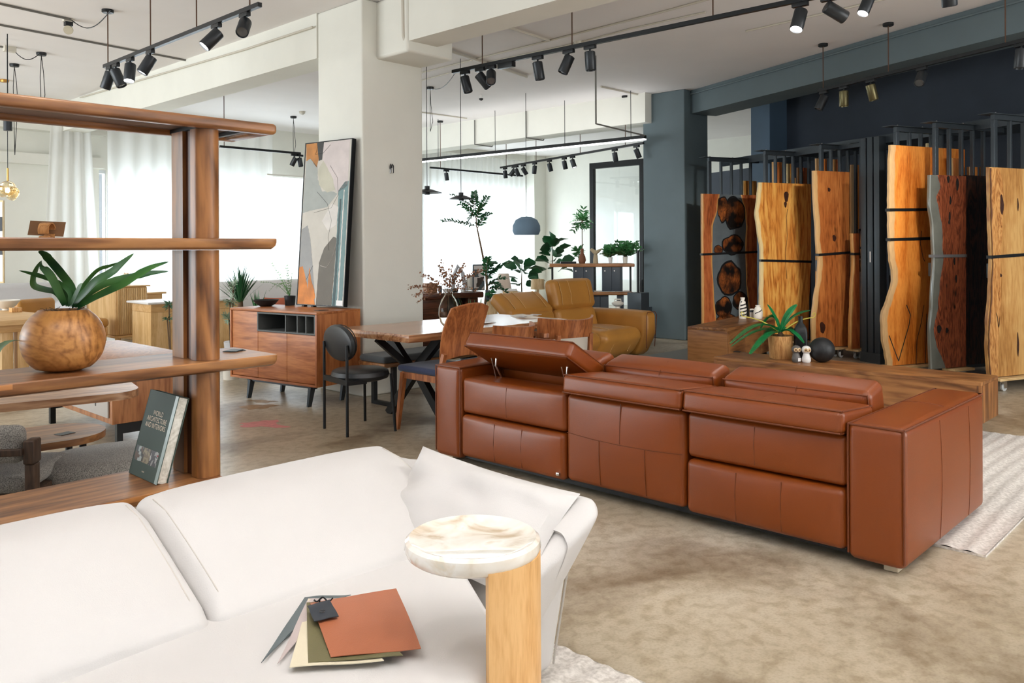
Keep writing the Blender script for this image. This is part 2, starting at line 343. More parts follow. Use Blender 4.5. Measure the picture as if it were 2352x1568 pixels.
# back wall with windows, v = 14.7
uL0, uL1 = PV(246, 500, 14.7).x, PV(690, 500, 14.7).x; uR0, uR1 = PV(960, 500, 14.7).x, PV(1206, 500, 14.7).x
us0, us1 = PV(228, 500, 14.7).x, PV(245, 500, 14.7).x
g = G().box(-3.5, us0, 14.7, 14.9, 0, CZ).box(us1, uL0, 14.7, 14.9, 0, CZ).box(uL1, uR0, 14.7, 14.9, 0, CZ).box(uR1, 17, 14.7, 14.9, 0, CZ)
g.box(us0, us1, 14.7, 14.9, 2.75, CZ).box(uL0, uL1, 14.7, 14.9, 2.5, CZ).box(uR0, uR1, 14.7, 14.9, 2.65, CZ).box(us0, us1, 14.7, 14.9, 0, .35).box(uL0, uL1, 14.7, 14.9, 0, .35).box(uR0, uR1, 14.7, 14.9, 0, .35)
struct('wall_back', g, m_wall, 'white wall with tall curtained windows')
ub = PV(232, 500, 14.7).x
struct('trim_1', G().box(-1, ub, 14.52, 14.7, 2.76, 2.93), m_wall, 'white ledge band across the back wall')
struct('trim_2', G().box(-1, ub, 14.45, 14.7, 3.3, 3.42), m_wall, 'white band high on the back wall')
def window(n, u0, u1, z1, nm, label, fw=.06):
    g = G(); fr = struct('window_%d' % n, G().box(u0, u1, 14.74, 14.8, .35, .41).box(u0, u1, 14.74, 14.8, z1 - .06, z1).box(u0, u0 + fw, 14.74, 14.8, .41, z1 - .06).box(u1 - fw, u1, 14.74, 14.8, .41, z1 - .06), plain('white_frame', srgb(225, 228, 230), .5), label)
    for k in range(1, nm):
        x = u0 + (u1 - u0) * k / nm; G().box(x - .03, x + .03, 14.75, 14.79, .41, z1 - .06).o('mullion', m_wall, fr)
    for k in range(nm):
        x = u0 + (u1 - u0) * k / nm; G().box(x + .031, x + (u1 - u0) / nm - .031, 14.765, 14.772, .41, z1 - .06).o('pane', m_pane, fr)
window(1, uL0, uL1, 2.5, 3, 'wide window behind left sheer curtains'); window(2, uR0, uR1, 2.65, 2, 'window behind the far sheer curtains'); window(3, us0, us1, 2.75, 1, 'narrow window slit between the curtains', fw=.012)
struct('wall_far', G().box(16.2, 16.35, 4, 14.7, 0, CZ), m_wall, 'white far wall behind the display table')
struct('wall_pillar', G().box(15.75, 16.2, 14.15, 14.7, 0, CZ), m_wall, 'white corner pillar beside the far curtain')
# curtains
def curtain(u0, u1, v, z1, amp, per, mat, label, z0_=.03, flare=0., grp=None):
    n = int((u1 - u0) / per * 8); ph = random.random() * 6
    def f(a, b):
        x = u0 + (u1 - u0) * a; z = z0_ + (z1 - z0_) * b; am = amp * (1.15 - .35 * b) * (.75 + .35 * math.sin(x * 2.3 + ph))
        return (x + flare * (1 - b) * (a - .5), v + am * math.sin(2 * math.pi * (x / per + .25 * math.sin(x * 1.7 + ph))), z)
    cu = thing('curtain', label, 'curtain', ((u0 + u1) / 2, v, 0), group=grp); cu_inv = T(-(u0 + u1) / 2, -v, 0)
    g = G(); g.m = cu_inv; g.grid(f, n, 6); g.o('drape', mat, cu, ang=80)
    g = G(); g.m = cu_inv; g.bar((u0 - .05, v, z1 + .03), (u1 + .05, v, z1 + .03), .04, .03); g.o('curtain_rail', m_wall, cu)
    g = G(); g.m = cu_inv; g.box(u0 - .05, u1 + .05, v - .01, v + .01, z1 + .04, CZ if z1 > 3.3 else z1 + .041); g.o('rail_bracket', m_wall, cu) if z1 > 3.3 else None
    return cu
uc0, uc1 = PV(118, 400, 14.3).x, PV(205, 400, 14.3).x
curtain(uc0, uc1, 14.3, 3.6, .05, .14, m_sheer2, 'gathered cream curtain at the far left', flare=.35)
curtain(PV(246, 400, 14.25).x, PV(625, 400, 14.25).x, 14.25, 3.6, .05, .3, m_sheer, 'wide sheer white curtain left of the painting')
curtain(PV(618, 400, 13.9).x, PV(720, 400, 13.9).x, 13.9, 2.75, .05, .13, m_sheer2, 'short pleated white curtain just left of the painting')
curtain(PV(955, 400, 14.3).x, PV(1206, 400, 14.3).x, 14.3, 3.6, .06, .2, m_sheer, 'far sheer curtain behind the disc pendants')
# ---------------------------------------------------------------- track lights
m_lens = plain('lamp_lens_lit', (1, 1, 1), .3, emit=(1, .98, .95), es=14.)
m_lensoff = plain('lamp_lens_off', srgb(120, 122, 124), .15, metal=.6)
m_can = plain('spotlight_body', srgb(44, 48, 52), .38, metal=.2)
m_brass = plain('aged_brass_body', srgb(112, 104, 72), .35, metal=.7)
def head_meshes():
    d = {}
    g = G(); g.rb(-.06, .06, -.018, .018, -.032, 0, .003); d['adapter'] = g.mesh('adapter', m_black)
    g = G(); g.cyl((0, 0, -.085), .009, .055, 10); d['stem'] = g.mesh('stem', m_black)
    g = G(); g.lathe([(0, .0), (.036, 0), (.04, -.004), (.04, -.135), (.036, -.14), (.034, -.128), (0, -.128)], 22); d['can'] = g.mesh('spotlight_body', m_can)
    g = G(); g.lathe([(0, .0), (.036, 0), (.04, -.004), (.04, -.135), (.036, -.14), (.034, -.128), (0, -.128)], 22); d['canb'] = g.mesh('spotlight_body', m_brass)
    g = G(); g.lathe([(0.0, -.1285), (.0335, -.1285), (.0335, -.131), (0, -.134)], 20); d['lens'] = g.mesh('lens', m_lens); g = G(); g.lathe([(0.0, -.1285), (.0335, -.1285), (.0335, -.131), (0, -.134)], 20); d['lensoff'] = g.mesh('lens', m_lensoff)
    g = G(); g.tube([(.05 * math.cos(a), .0, .02 + .05 * math.sin(a)) for a in [R(k) for k in range(-20, 201, 20)]], .003, 6); d['yoke'] = g.mesh('yoke', m_black)
    return d
HM = head_meshes(); HEADS = []
def spot(px, py, p, tr_dir, aim, label, cat='spotlight', lit=0, body='can', watts=None, yoke=False, grp=None, sc=1.):
    """hangs from track point p; aim direction; lit>0 gives off light"""
    th = thing('track_spotlight', label, cat, p, group=grp); a = math.atan2(tr_dir[1], tr_dir[0])
    put(HM['adapter'], 'adapter', th, T(0, 0, -.0) @ Rz(a)); put(HM['stem'], 'stem', th)
    q = look(aim); M_ = T(0, 0, -.085) @ q @ T(0, 0, .03) @ Matrix.Scale(sc, 4)
    b = put(HM[body], 'spotlight_body', th, M_); put(HM['lens' if lit else 'lensoff'], 'lens', th, M_)
    if yoke: put(HM['yoke'], 'yoke', th, T(0, 0, -.12) @ Rz(a))
    if lit:
        l = bpy.data.lights.new('spot_lamp', 'SPOT'); l.energy = watts or SPOT_W; l.spot_size = R(62); l.spot_blend = .7; l.shadow_soft_size = .035; l.color = (1, .97, .93)
        lo = bpy.data.objects.new('spot_lamp', l); C.objects.link(lo); lo.parent = th; lo.matrix_local = T(0, 0, -.085) @ q @ T(0, 0, -.125)
    HEADS.append(th); return th
def track(p, q, label, rods=(), z=3.19, name='light_track', cap=True):
    p, q = Vector(p), Vector(q); th = thing(name, label, 'light track', p)
    g = G(); g.m = T(*(-p)); g.bar(p + Vector((0, 0, .018)), q + Vector((0, 0, .018)), .034, .034); g.o('rail', m_black, th)
    for t in rods:
        r_ = p.lerp(q, t) + Vector((0, 0, .035)) - p; top = CZ - p.z
        if cap is True: g = G(); g.lathe([(0, -.03), (.05, -.03), (.055, -.025), (.055, 0), (0, 0)], 20, (r_.x, r_.y, top)); g.o('ceiling_cap', m_black, th)
        G().cyl((r_.x, r_.y, r_.z), .006, top - r_.z - .03, 8).o('hanging_rod', m_rod, th)
    return th
def on(p, q, px): # point on segment p-q seen at column px
    lo, hi = 0., 1.; p, q = Vector(p), Vector(q)
    def X(t): P = p.lerp(q, t) - Vector((0, 0, H_)); return CX + F_ * P.dot(RT) / P.dot(FW)
    s = 1 if X(1) > X(0) else -1
    lo, hi = -.3, 1.3
    for _ in range(40):
        m = (lo + hi) / 2
        if (X(m) - px) * s < 0: lo = m
        else: hi = m
    return p.lerp(q, lo), lo
a1, b1 = PZ(240, 157, 3.19), PZ(632, 24, 3.19); b1 = Vector((a1.x, b1.y, 3.19)); b1 = a1 + (b1 - a1)
track(a1, b1, 'black ceiling track above the wooden shelf', (0.03, .36, .66, .95))
d1 = (b1 - a1)
def cdir(x, y, z): # direction given in camera terms: right, towards the viewer negative, up
    return RT * x + FW * y + Vector((0, 0, z))
for px, aim, lab, k in ((252, cdir(-.35, 0, -1), 'black spotlight tilted left at the far end of left track', 0), (266, cdir(.45, 0, -1), 'unlit spotlight leaning right, second from far end of left track', 0),
        (299, cdir(.05, -.3, -1), 'glowing spotlight hanging straight down on the left track', 1), (345, cdir(-.5, -.25, -1), 'lit spotlight leaning left, mid left track', 1),
        (497, cdir(-.75, -.5, -1), 'bright spotlight leaning left under the near end of left track', 1)):
    p, t = on(a1, b1, px); spot(px, 0, p, d1, aim, lab, lit=k, sc=1.25, watts=70 if px > 400 else None)
p, t = on(a1, b1, 562); spot(0, 0, p, d1, cdir(0.1, -.9, -.8), 'unlit reflector spotlight on a wire yoke, near end of left track', yoke=True, sc=1.2)
a2, b2 = PZ(1040, 169, 3.19), PZ(1860, 8, 3.19); b2.x = a2.x + .12; d2 = b2 - a2; b2e = a2 + d2 * 1.9
track(a2, b2e, 'long black ceiling track over the dining table and leather sofa', (.06, .22, .42, .95))
for px, aim, lab, k in ((1068, cdir(.25, -.1, -1), 'dark spotlight at the far end of the long track', 0), (1103, cdir(.8, 0, -1), 'dark spotlight leaning far right, second on the long track', 0),
        (1235, cdir(.15, 0, -1), 'dark spotlight in the middle of the long track', 0), (1306, cdir(-.45, 0, -1), 'dark spotlight leaning left on the long track', 0),
        (1355, cdir(.05, 0, -1), 'dark spotlight pointing straight down on the long track', 0), (1838, cdir(-.35, -.3, -1), 'lit spotlight leaning left at the near stretch of the long track', 1),
        (1905, cdir(1., .1, -.55), 'glaring spotlight aimed right above the slab racks', 1), (2178, cdir(.2, .25, -1), 'lit spotlight cut by the top edge of the photo', 1)):
    p, t = on(a2, b2e, px); spot(px, 0, p, d2, aim, lab, lit=k, sc=1.2, watts=60 if k else None)
p, t = on(a2, b2e, 1128); spot(0, 0, p, d2, cdir(.0, -.9, -.8), 'shiny round spotlight turned to the viewer on the long track', yoke=True, sc=1.2)
p, t = on(a2, b2e, 1163); th = thing('track_adapter', 'bare black adapter without lamp on the long track', 'track adapter', p); put(HM['adapter'], 'adapter_body', th, Rz(math.atan2(d2.y, d2.x)) @ Matrix.Scale(1.6, 4))
a3, b3 = PZ(1880, 212, 3.2), PZ(2352, 97, 3.2); d3 = b3 - a3; b3e = a3 + d3 * 1.5
track(a3, b3e, 'black ceiling track in front of the slate beam', (.02, .27, .62))
for px, aim, lab, k, bd, yk in ((1892, cdir(-.5, 0, -1), 'small dark spotlight at the far end of right track', 0, 'can', 0), (1938, cdir(0, 0, -1), 'brassy spotlight in a wire yoke on right track', 0, 'canb', 1),
        (2000, cdir(.25, 0, -1), 'aged brass spotlight leaning right on right track', 0, 'canb', 0), (2117, cdir(-.5, -.6, -.7), 'dark round spotlight in a yoke mid right track', 0, 'can', 1), (2346, cdir(-.1, 0, -1), 'dark spotlight at the right edge of the photo', 0, 'can', 0)):
    p, t = on(a3, b3e, px); spot(px, 0, p, d3, aim, lab, lit=k, body=bd, yoke=yk, sc=1.25)
# far tracks
a4, b4 = PZ(1150, 387, 2.95), PZ(1478, 331, 2.95); d4 = b4 - a4
track(a4, b4, 'far ceiling track with many small dark spotlights', (.05, .3, .62, .9))
for i, (px, aim, lab, k) in enumerate(((1160, cdir(.1, 0, -1), 'far track spotlight at the left end', 0), (1180, cdir(-.7, 0, -1), 'far track spotlight leaning left, second from left end', 0), (1186, cdir(.4, 0, -1), 'far track spotlight crossing its left neighbour', 0),
        (1202, cdir(.6, 0, -1), 'far track spotlight leaning right, fourth from left end', 0), (1228, cdir(-.1, 0, -1), 'far track spotlight hanging straight, fifth from left end', 0), (1262, cdir(.25, 0, -1), 'far track spotlight above the blue dome pendant', 0),
        (1296, cdir(.2, 0, -1), 'small far track spotlight left of the lit one', 0), (1315, cdir(.3, -.2, -1), 'lit far track spotlight with white glow', 1), (1412, cdir(.15, 0, -1), 'far track spotlight above the black glass frame', 0), (1462, cdir(.4, 0, -1), 'far track spotlight beside the slate column', 0))):
    p, t = on(a4, b4, px); spot(px, 0, p, d4, aim, lab, lit=k, sc=1.05, watts=60)
a5, b5 = PZ(988, 387, 2.85), PZ(1200, 406, 2.85); track(a5, b5, 'thin far track crossing in front of the far curtain', (.1,), name='light_track'); p, t = on(a5, b5, 1025); spot(0, 0, p, b5 - a5, cdir(.15, 0, -1), 'single dark spotlight on the thin far track')
a6, b6 = PZ(505, 339, 2.9), PZ(690, 355, 2.9); track(a6, b6, 'thin black track beyond the shelf above the left curtains', (.05,)); 
for px, aim, lab in ((677, cdir(-.5, 0, -1), 'dark spotlight beside the painting leaning left'), (688, cdir(.2, 0, -1), 'dark spotlight half hidden behind the painting')):
    p, t = on(a6, b6, px); spot(0, 0, p, b6 - a6, aim, lab)
# lit spotlights over the part of the showroom behind the viewer
a7 = Vector((1.2, -2.2, 3.19)); b7 = Vector((1.2, 4.2, 3.19)); track(a7, b7, 'black ceiling track above the viewer', (.1, .5, .9))
for i, (t, aim) in enumerate(((.2, (.1, .2, -1)), (.42, (.25, .1, -1)), (.6, (.1, .25, -1)), (.8, (.05, -.1, -1)), (.97, (.3, -.2, -1)))):
    spot(0, 0, a7.lerp(b7, t), b7 - a7, aim, 'lit spotlight above the viewer', lit=1, grp='spotlights above the viewer')
for t, aim in ((1.12, (-.5, .2, -1)), (1.35, (.1, .3, -1)), (1.6, (-.5, .1, -1))):
    spot(0, 0, a2.lerp(b2, t), d2, aim, 'lit spotlight on the long track above the photo edge', lit=1, grp='spotlights above the photo edge')
for t, tgt, wt, lab in ((1.42, (10.7, 5.4, 1.3), 260, 'lit spotlight aimed at the golden slab'), (1.5, (10.6, 4.5, 1.3), 200, 'lit spotlight aimed at the brown knotted slab'), (1.34, (10.7, 6.3, 1.2), 200, 'lit spotlight aimed at the resin slab'), (1.57, (9.6, 2.6, 1.2), 90, 'lit spotlight aimed at the dark burl slab')):
    q_ = a2.lerp(b2, t); spot(0, 0, q_, d2, Vector(tgt) - q_, lab, lit=1, watts=wt)
for l_ in bpy.data.lights:
    if l_.type == 'SPOT' and l_.energy >= 90.: l_.spot_size = R(30)
# linear lamps; each carries an added upward light to brighten the ceiling
m_diff = plain('lit_diffuser', (1, 1, 1), .4, emit=(.95, .98, 1), es=3.)
def linear(p, q, label, up_w, grp=None, wires=(.12, .4, .7, .95)):
    th = thing('linear_lamp', label, 'lamp', p, group=grp); top = CZ - .003 - max(p.z, q.z)
    g = G(); g.m = T(*(-p)); g.bar(p + Vector((0, 0, .05)), q + Vector((0, 0, .05)), .07, .05); g.o('housing', m_black, th); g = G(); g.m = T(*(-p)); g.bar(p + Vector((0, 0, .015)), q + Vector((0, 0, .015)), .06, .02); g.o('diffuser', m_diff, th)
    for t in wires: r_ = p.lerp(q, t) - p; G().cyl((r_.x, r_.y, .075), .005, top - .075, 6).o('suspension_wire', m_black, th)
    o = area('added_uplight', p.lerp(q, .5) + Vector((0, 0, .09)), (q - p).length, .06, up_w, (0, 0, 1), (.98, .99, 1)); o.rotation_euler = (math.pi, 0, math.atan2(q.y - p.y, q.x - p.x)); o.visible_camera = True
p, q = PZ(955, 375, 2.98), PZ(1482, 322, 2.98); linear(p, q, 'long black linear lamp with white strip behind the column', UP_W * .1)
for (x, y), lab in (((-.6, 1.2), 'left'), ((1.6, -.6), 'middle'), ((3.4, -1.4), 'right')):  # three added lamps, out of view, there only to lift the ceiling brightness
    linear(Vector((x, y - 1.2, 2.6)), Vector((x, y + 1.2, 2.6)), 'added unseen linear lamp above the viewer, ' + lab + ' of three', UP_W, wires=(.1, .9))
m_cond = plain('painted_conduit', srgb(206, 200, 186), .6); m_condg = plain('grey_conduit', srgb(120, 118, 112), .6)
def conduit(pts, lab, r=.011, mat=m_cond, z=CZ - .012):
    P_ = [PZ(x, y, z) if len(t) == 0 else None for x, y, *t in pts] if not isinstance(pts[0], Vector) else pts
    o = P_[0].copy(); th = G(); th.m = T(*(-o)); th.tube(P_, r, 6); ob = th.o('conduit', mat); ob.location = o; tag(ob, lab, 'conduit')
conduit([(-60, -4), (163, 45)], 'grey conduit ending at a round ceiling box top left', mat=m_condg); conduit([(-60, 46), (450, 143)], 'long grey conduit crossing the upper left ceiling', mat=m_condg)
conduit([(-20, 104), (12, 109)], 'short conduit stub at the left photo edge', mat=m_condg)
conduit([PU(x, y, 4.63) for x, y in ((184, 224), (560, 114), (718, 62))], 'conduit along the top of the left beam')
conduit([(968, 167), (1104, 133), (1500, 33), (1640, -5)], 'conduit crossing the ceiling above the long track'); conduit([(968, 185), (1126, 142), (1330, 98), (1440, 68), (1620, 28)], 'lower conduit parallel to the long track', r=.009)
conduit([(1158, 60), (1262, 93)], 'short diagonal conduit right of the beam', r=.014); conduit([(1380, 199), (1474, 219)], 'diagonal conduit beside the slate column', r=.014)
conduit([(1713, 72), (1905, 28), (2040, -4)], 'conduit near the lit spotlights'); conduit([(968, 258), (1072, 272)], 'conduit meeting the far beam')
c0 = [PU(925, -20, 4.84), PU(927, 80, 4.84)]; c1_ = Vector((4.86, c0[1].y, 3.28)); conduit([c0[0], Vector((4.84, c0[1].y, 3.35)), c1_, Vector((5.22, c0[1].y - .02, 3.28)), Vector((5.26, c0[1].y, 3.4)), PZ(1000, 106, CZ - .02), PZ(1210, 176, CZ - .02)], 'thick white conduit bending around the beam by the column', r=.018)
for pts, lab in (([(1368, 128, CZ - .02), (1376, 285, 3.0), (1480, 311, 3.0)], 'grey conduit dropping from the ceiling before the slate column'),):
    P0 = PZ(1368, 128, CZ - .02); P1 = Vector((P0.x, P0.y, zat(P0, 1375, 284))); P2 = P1 + (PZ(1480, 311, P1.z) - P1) ; conduit([P0, P1, P2], lab, mat=m_condg)
for xs, lab in (((1090, 276, 326, 1149, 334), 'conduit bent under the far beam near the column'), ((1208, 249, 310, 1253, 317), 'conduit bent under the middle of the far beam')):
    x, y0_, y1_, x2, y2_ = xs; u = 10.53; pa = PU(x, y0_, u); pb = Vector((u, pa.y, 3.29)); conduit([pa, pb, Vector((u + .45, pa.y, 3.285)), Vector((u + .6, pa.y, 3.5))], lab, mat=m_condg)
q0 = a.copy(); P0 = a + Vector((0, 0, 3.69)) - RV * .015; conduit([P0, P0 - NV * 8], 'slate painted conduit along the slate beam', mat=m_dark, r=.014)
# ceiling roses, boxes, detectors
def cap_fix(px, py, lab, r=.055, h=.04, mat=m_black, cat='ceiling rose', name='ceiling_rose'):
    p = PZ(px, py, CZ); g = G().lathe([(0, -h), (r * .9, -h), (r, -h * .7), (r, 0), (0, 0)], 20); ob = g.o(name, mat, loc=p); return tag(ob, lab, cat)
th = thing('ceiling_box_lamp', 'round beige pull box with a dark clip on the left ceiling', 'junction box', PZ(157, 44, CZ)); G().box(-.05, .05, -.03, .03, -.03, 0).o('mount', m_cond, th); G().box(-.035, .035, -.03, .03, -.07, -.03).o('clip', m_black, th); g = G(); g.m = T(0, 0, -.11) @ look(cdir(.2, -1, -.4)); g.cyl((0, 0, -.01), .045, .02, 20); g.o('disc', plain('beige_plastic', srgb(186, 176, 152), .5), th)
p = PZ(22, 107, CZ); ob = G().box(-.06, .06, -.04, .04, -.06, 0).o('junction_box', m_cond, loc=p); tag(ob, 'cream junction box at upper left ceiling', 'junction box')
for px, py, zb, lab, mt in ((95, 121, 2.9, 'black ceiling rose with twin cords at upper left', m_black), (33, 147, 2.6, 'black ceiling rose left of the twin cord one', m_black), (10, 183, 2.6, 'brass ceiling rose at the left edge', plain('brass', srgb(190, 140, 70), .35, metal=.8)), (976, 108, 1.9, 'square black ceiling rose right of the column', m_black), (988, 200, 3.1, 'small black ceiling rose with looping cord', m_black), (674, 267, 3.0, 'tiny black ceiling rose left of the painting', m_black)):
    p = PZ(px, py, CZ); th = thing('ceiling_rose', lab, 'ceiling rose', p); G().lathe([(0, -.035), (.05, -.035), (.055, -.02), (.055, 0), (0, 0)], 20).o('cap', mt, th)
    if px not in (976, 10): g = G(); g.tube([(0, 0, -.03), (.03, .02, -.25), (.03, -.02, -.5), (0, 0, zb - CZ)], .004, 6); g.tube([(0, 0, -.03), (-.02, -.02, -.3), (0, 0, zb - CZ)], .004, 6); g.o('cord', m_black, th)
def cord(pts, lab, r=.005):
    o = pts[0].copy(); g = G(); g.m = T(*(-o)); g.tube(pts, r, 6); ob = g.o('ceiling_cable', m_black, loc=o); tag(ob, lab, 'cord')
def swag(x0, y0_, x1, y1_, dz, lab): 
    p, q = PZ(x0, y0_, CZ - .02), PZ(x1, y1_, CZ - .04); cord([p.lerp(q, t) - Vector((0, 0, dz * math.sin(math.pi * t))) for t in [k / 10 for k in range(11)]], lab)
swag(165, 47, 254, 24, .12, 'black cord sagging between round box and left track rod'); swag(28, 112, 93, 122, .1, 'black cord sagging to the twin cord ceiling rose'); swag(1050, 160, 990, 203, .1, 'black cord sagging from the long track to a small ceiling rose')
for px, py, lab in ((1330, 96, 'small white smoke detector above the long track'), (694, 256, 'small white smoke detector left of the column')):
    p = PZ(px, py, CZ); th = thing('smoke_detector', lab, 'smoke detector', p); G().lathe([(0, -.05), (.025, -.05), (.05, -.03), (.055, 0), (0, 0)], 20).o('housing', m_cond, th); G().lathe([(0, -.065), (.018, -.065), (.018, -.05), (0, -.05)], 12).o('sensor', m_white, th)
p = PZ(1105, 218, CZ); th = thing('ceiling_sensor', 'tiny black ceiling sensor under the long track', 'sensor', p); G().cyl((0, 0, -.05), .02, .05, 12).o('base', m_white, th); G().lathe([(0, -.09), (.03, -.075), (.035, -.055), (0, -.05)], 14).o('knob', m_black, th)
# ---------------------------------------------------------------- slab racks (dark wing)
def PN(px, py, k):
    r = ray(px, py); return O_(k / r.dot(NV), r)
def tz(px, py, k): p = PN(px, py, k); return p.dot(RV), p.z
def W3(t, k, z): return RV * t + NV * k + Vector((0, 0, z))
AR = math.atan2(RV.y, RV.x)
def slabwood(name, dark, mid, light, sap, sapw=.04, bands=10., sc=1.6, dist=1.6, crack=.0, knots=0.):
    m, nt, b = nt_(name); tc = N(nt, 'ShaderNodeTexCoord'); mp = N(nt, 'ShaderNodeMapping'); mp.inputs['Scale'].default_value = (sc, sc, sc * .16); L(nt, tc.outputs['Object'], mp.inputs[0])
    n1 = N(nt, 'ShaderNodeTexNoise'); n1.inputs['Scale'].default_value = 2.4; n1.inputs['Detail'].default_value = 5; n1.inputs['Distortion'].default_value = dist; L(nt, mp.outputs[0], n1.inputs[0])
    mu = N(nt, 'ShaderNodeMath', operation='MULTIPLY'); mu.inputs[1].default_value = bands; L(nt, n1.outputs[0], mu.inputs[0]); fr = N(nt, 'ShaderNodeMath', operation='PINGPONG'); fr.inputs[1].default_value = 1; L(nt, mu.outputs[0], fr.inputs[0])
    n2 = N(nt, 'ShaderNodeTexNoise'); n2.inputs['Scale'].default_value = 30; n2.inputs['Detail'].default_value = 6; L(nt, mp.outputs[0], n2.inputs[0])
    ml = N(nt, 'ShaderNodeMath', operation='MULTIPLY_ADD'); ml.inputs[1].default_value = .45; L(nt, fr.outputs[0], ml.inputs[0]); L(nt, n2.outputs[0], ml.inputs[2])
    cr = N(nt, 'ShaderNodeValToRGB'); e = cr.color_ramp.elements; e[0].position = .34; e[0].color = col(dark); e[1].position = .95; e[1].color = col(light); k = e.new(.6); k.color = col(mid); L(nt, ml.outputs[0], cr.inputs[0]); out = cr.outputs[0]
    if crack or knots:
        v = N(nt, 'ShaderNodeTexVoronoi'); v.inputs['Scale'].default_value = knots or 3; m3 = N(nt, 'ShaderNodeMapping'); m3.inputs['Scale'].default_value = (1.6, 1.6, .45); L(nt, tc.outputs['Object'], m3.inputs[0])
        nn = N(nt, 'ShaderNodeTexNoise'); nn.inputs['Scale'].default_value = 7; L(nt, m3.outputs[0], nn.inputs[0]); mx0 = N(nt, 'ShaderNodeMix', data_type='RGBA', blend_type='ADD'); mx0.inputs[0].default_value = .35; L(nt, m3.outputs[0], mx0.inputs[6]); L(nt, nn.outputs[1], mx0.inputs[7]); L(nt, mx0.outputs[2], v.inputs[0])
        kk = N(nt, 'ShaderNodeValToRGB'); kk.color_ramp.elements[0].position = .07; kk.color_ramp.elements[0].color = (.02, .012, .01, 1); kk.color_ramp.elements[1].position = .17; kk.color_ramp.elements[1].color = (1, 1, 1, 1); L(nt, v.outputs[0], kk.inputs[0])
        mx = N(nt, 'ShaderNodeMix', data_type='RGBA', blend_type='MULTIPLY'); mx.inputs[0].default_value = 1; L(nt, out, mx.inputs[6]); L(nt, kk.outputs[0], mx.inputs[7]); out = mx.outputs[2]
    at = N(nt, 'ShaderNodeAttribute'); at.attribute_name = 'edge'; an = N(nt, 'ShaderNodeMath', operation='MULTIPLY_ADD'); n3 = N(nt, 'ShaderNodeTexNoise'); n3.inputs['Scale'].default_value = 5; L(nt, tc.outputs['Object'], n3.inputs[0])
    an.inputs[1].default_value = -.06; L(nt, n3.outputs[0], an.inputs[0]); L(nt, at.outputs['Fac'], an.inputs[2])
    rp = N(nt, 'ShaderNodeMapRange'); rp.inputs[1].default_value = sapw - .035; rp.inputs[2].default_value = sapw - .02; L(nt, an.outputs[0], rp.inputs[0])
    sn = N(nt, 'ShaderNodeMix', data_type='RGBA'); sn.inputs[6].default_value = col(sap); sn.inputs[7].default_value = col([x * .62 for x in sap]); L(nt, n2.outputs[0], sn.inputs[0])
    mx = N(nt, 'ShaderNodeMix', data_type='RGBA'); L(nt, rp.outputs[0], mx.inputs[0]); L(nt, sn.outputs[2], mx.inputs[6]); L(nt, out, mx.inputs[7]); L(nt, mx.outputs[2], b.inputs['Base Color']); b.inputs['Roughness'].default_value = .42
    bp = N(nt, 'ShaderNodeBump'); bp.inputs['Strength'].default_value = .15; bp.inputs['Distance'].default_value = .003; L(nt, n2.outputs[0], bp.inputs['Height']); L(nt, bp.outputs[0], b.inputs['Normal']); return m
def interp(pts, z):
    pts = sorted(pts, key=lambda p: p[1])
    if z <= pts[0][1]: return pts[0][0]
    for (a0, b0), (a1_, b1_) in zip(pts, pts[1:]):
        if z <= b1_: f = (z - b0) / (b1_ - b0 + 1e-9); f = smoothstep(f) * .6 + f * .4; return a0 + (a1_ - a0) * f
    return pts[-1][0]
def plank(name, k, left, right, z0_, z1, th, mat, parent=None, org=None, jag=.006, nu=10, nv=44, live_r=False):
    """left/right: lists of (t,z); front face at NV-coordinate k (towards the viewer)"""
    sd = random.random() * 9; vs, fs, ed = [], [], []; g = G()
    def X(i, j):
        z = z0_ + (z1 - z0_) * j / nv; l = interp(left, z) + jag * (noise.noise(Vector((sd, 0, z * 9))) + .6 * noise.noise(Vector((sd, 3, z * 28)))); r = interp(right, z) + (jag * noise.noise(Vector((sd, 5, z * 9))) if live_r else 0)
        f = i / nu; f = f ** 1.5; t = l + (r - l) * f; return t, z, min(t - l, (r - t) if live_r else 9)
    Wd = nv + 1
    for side in (0, 1):
        for i in range(nu + 1):
            for j in range(nv + 1):
                t, z, e = X(i, j); off = 0 if side == 0 else th
                if i == 0: off = th * .18 if side == 0 else th * .82; t += .0
                if i == 0 and side == 0: t -= .004
                p = W3(t, k + off, z) - org; vs.append(p); ed.append(max(0, e + (.012 if i else 0)))
    K = (nu + 1) * Wd
    for i in range(nu):
        for j in range(nv):
            a_, b_, c1, d_ = i * Wd + j, (i + 1) * Wd + j, (i + 1) * Wd + j + 1, i * Wd + j + 1
            fs.append((a_, b_, c1, d_)); fs.append((a_ + K, d_ + K, c1 + K, b_ + K))
    for j in range(nv): fs.append((j, j + 1, j + 1 + K, j + K)); q = nu * Wd + j; fs.append((q, q + K, q + 1 + K, q + 1))
    for i in range(nu): q = i * Wd + nv; fs.append((q, q + Wd, q + Wd + K, q + K)); q = i * Wd; fs.append((q, q + K, q + Wd + K, q + Wd))
    g.v = [Rz(-AR) @ v for v in vs]; g.f = fs; ob = g.o(name, mat, parent, ang=50)
    a_ = ob.data.attributes.new('edge', 'FLOAT', 'POINT'); a_.data.foreach_set('value', ed)
    if not parent: ob.location = org; ob.rotation_euler = (0, 0, AR)
    return ob
def caster(g, x, y): pass
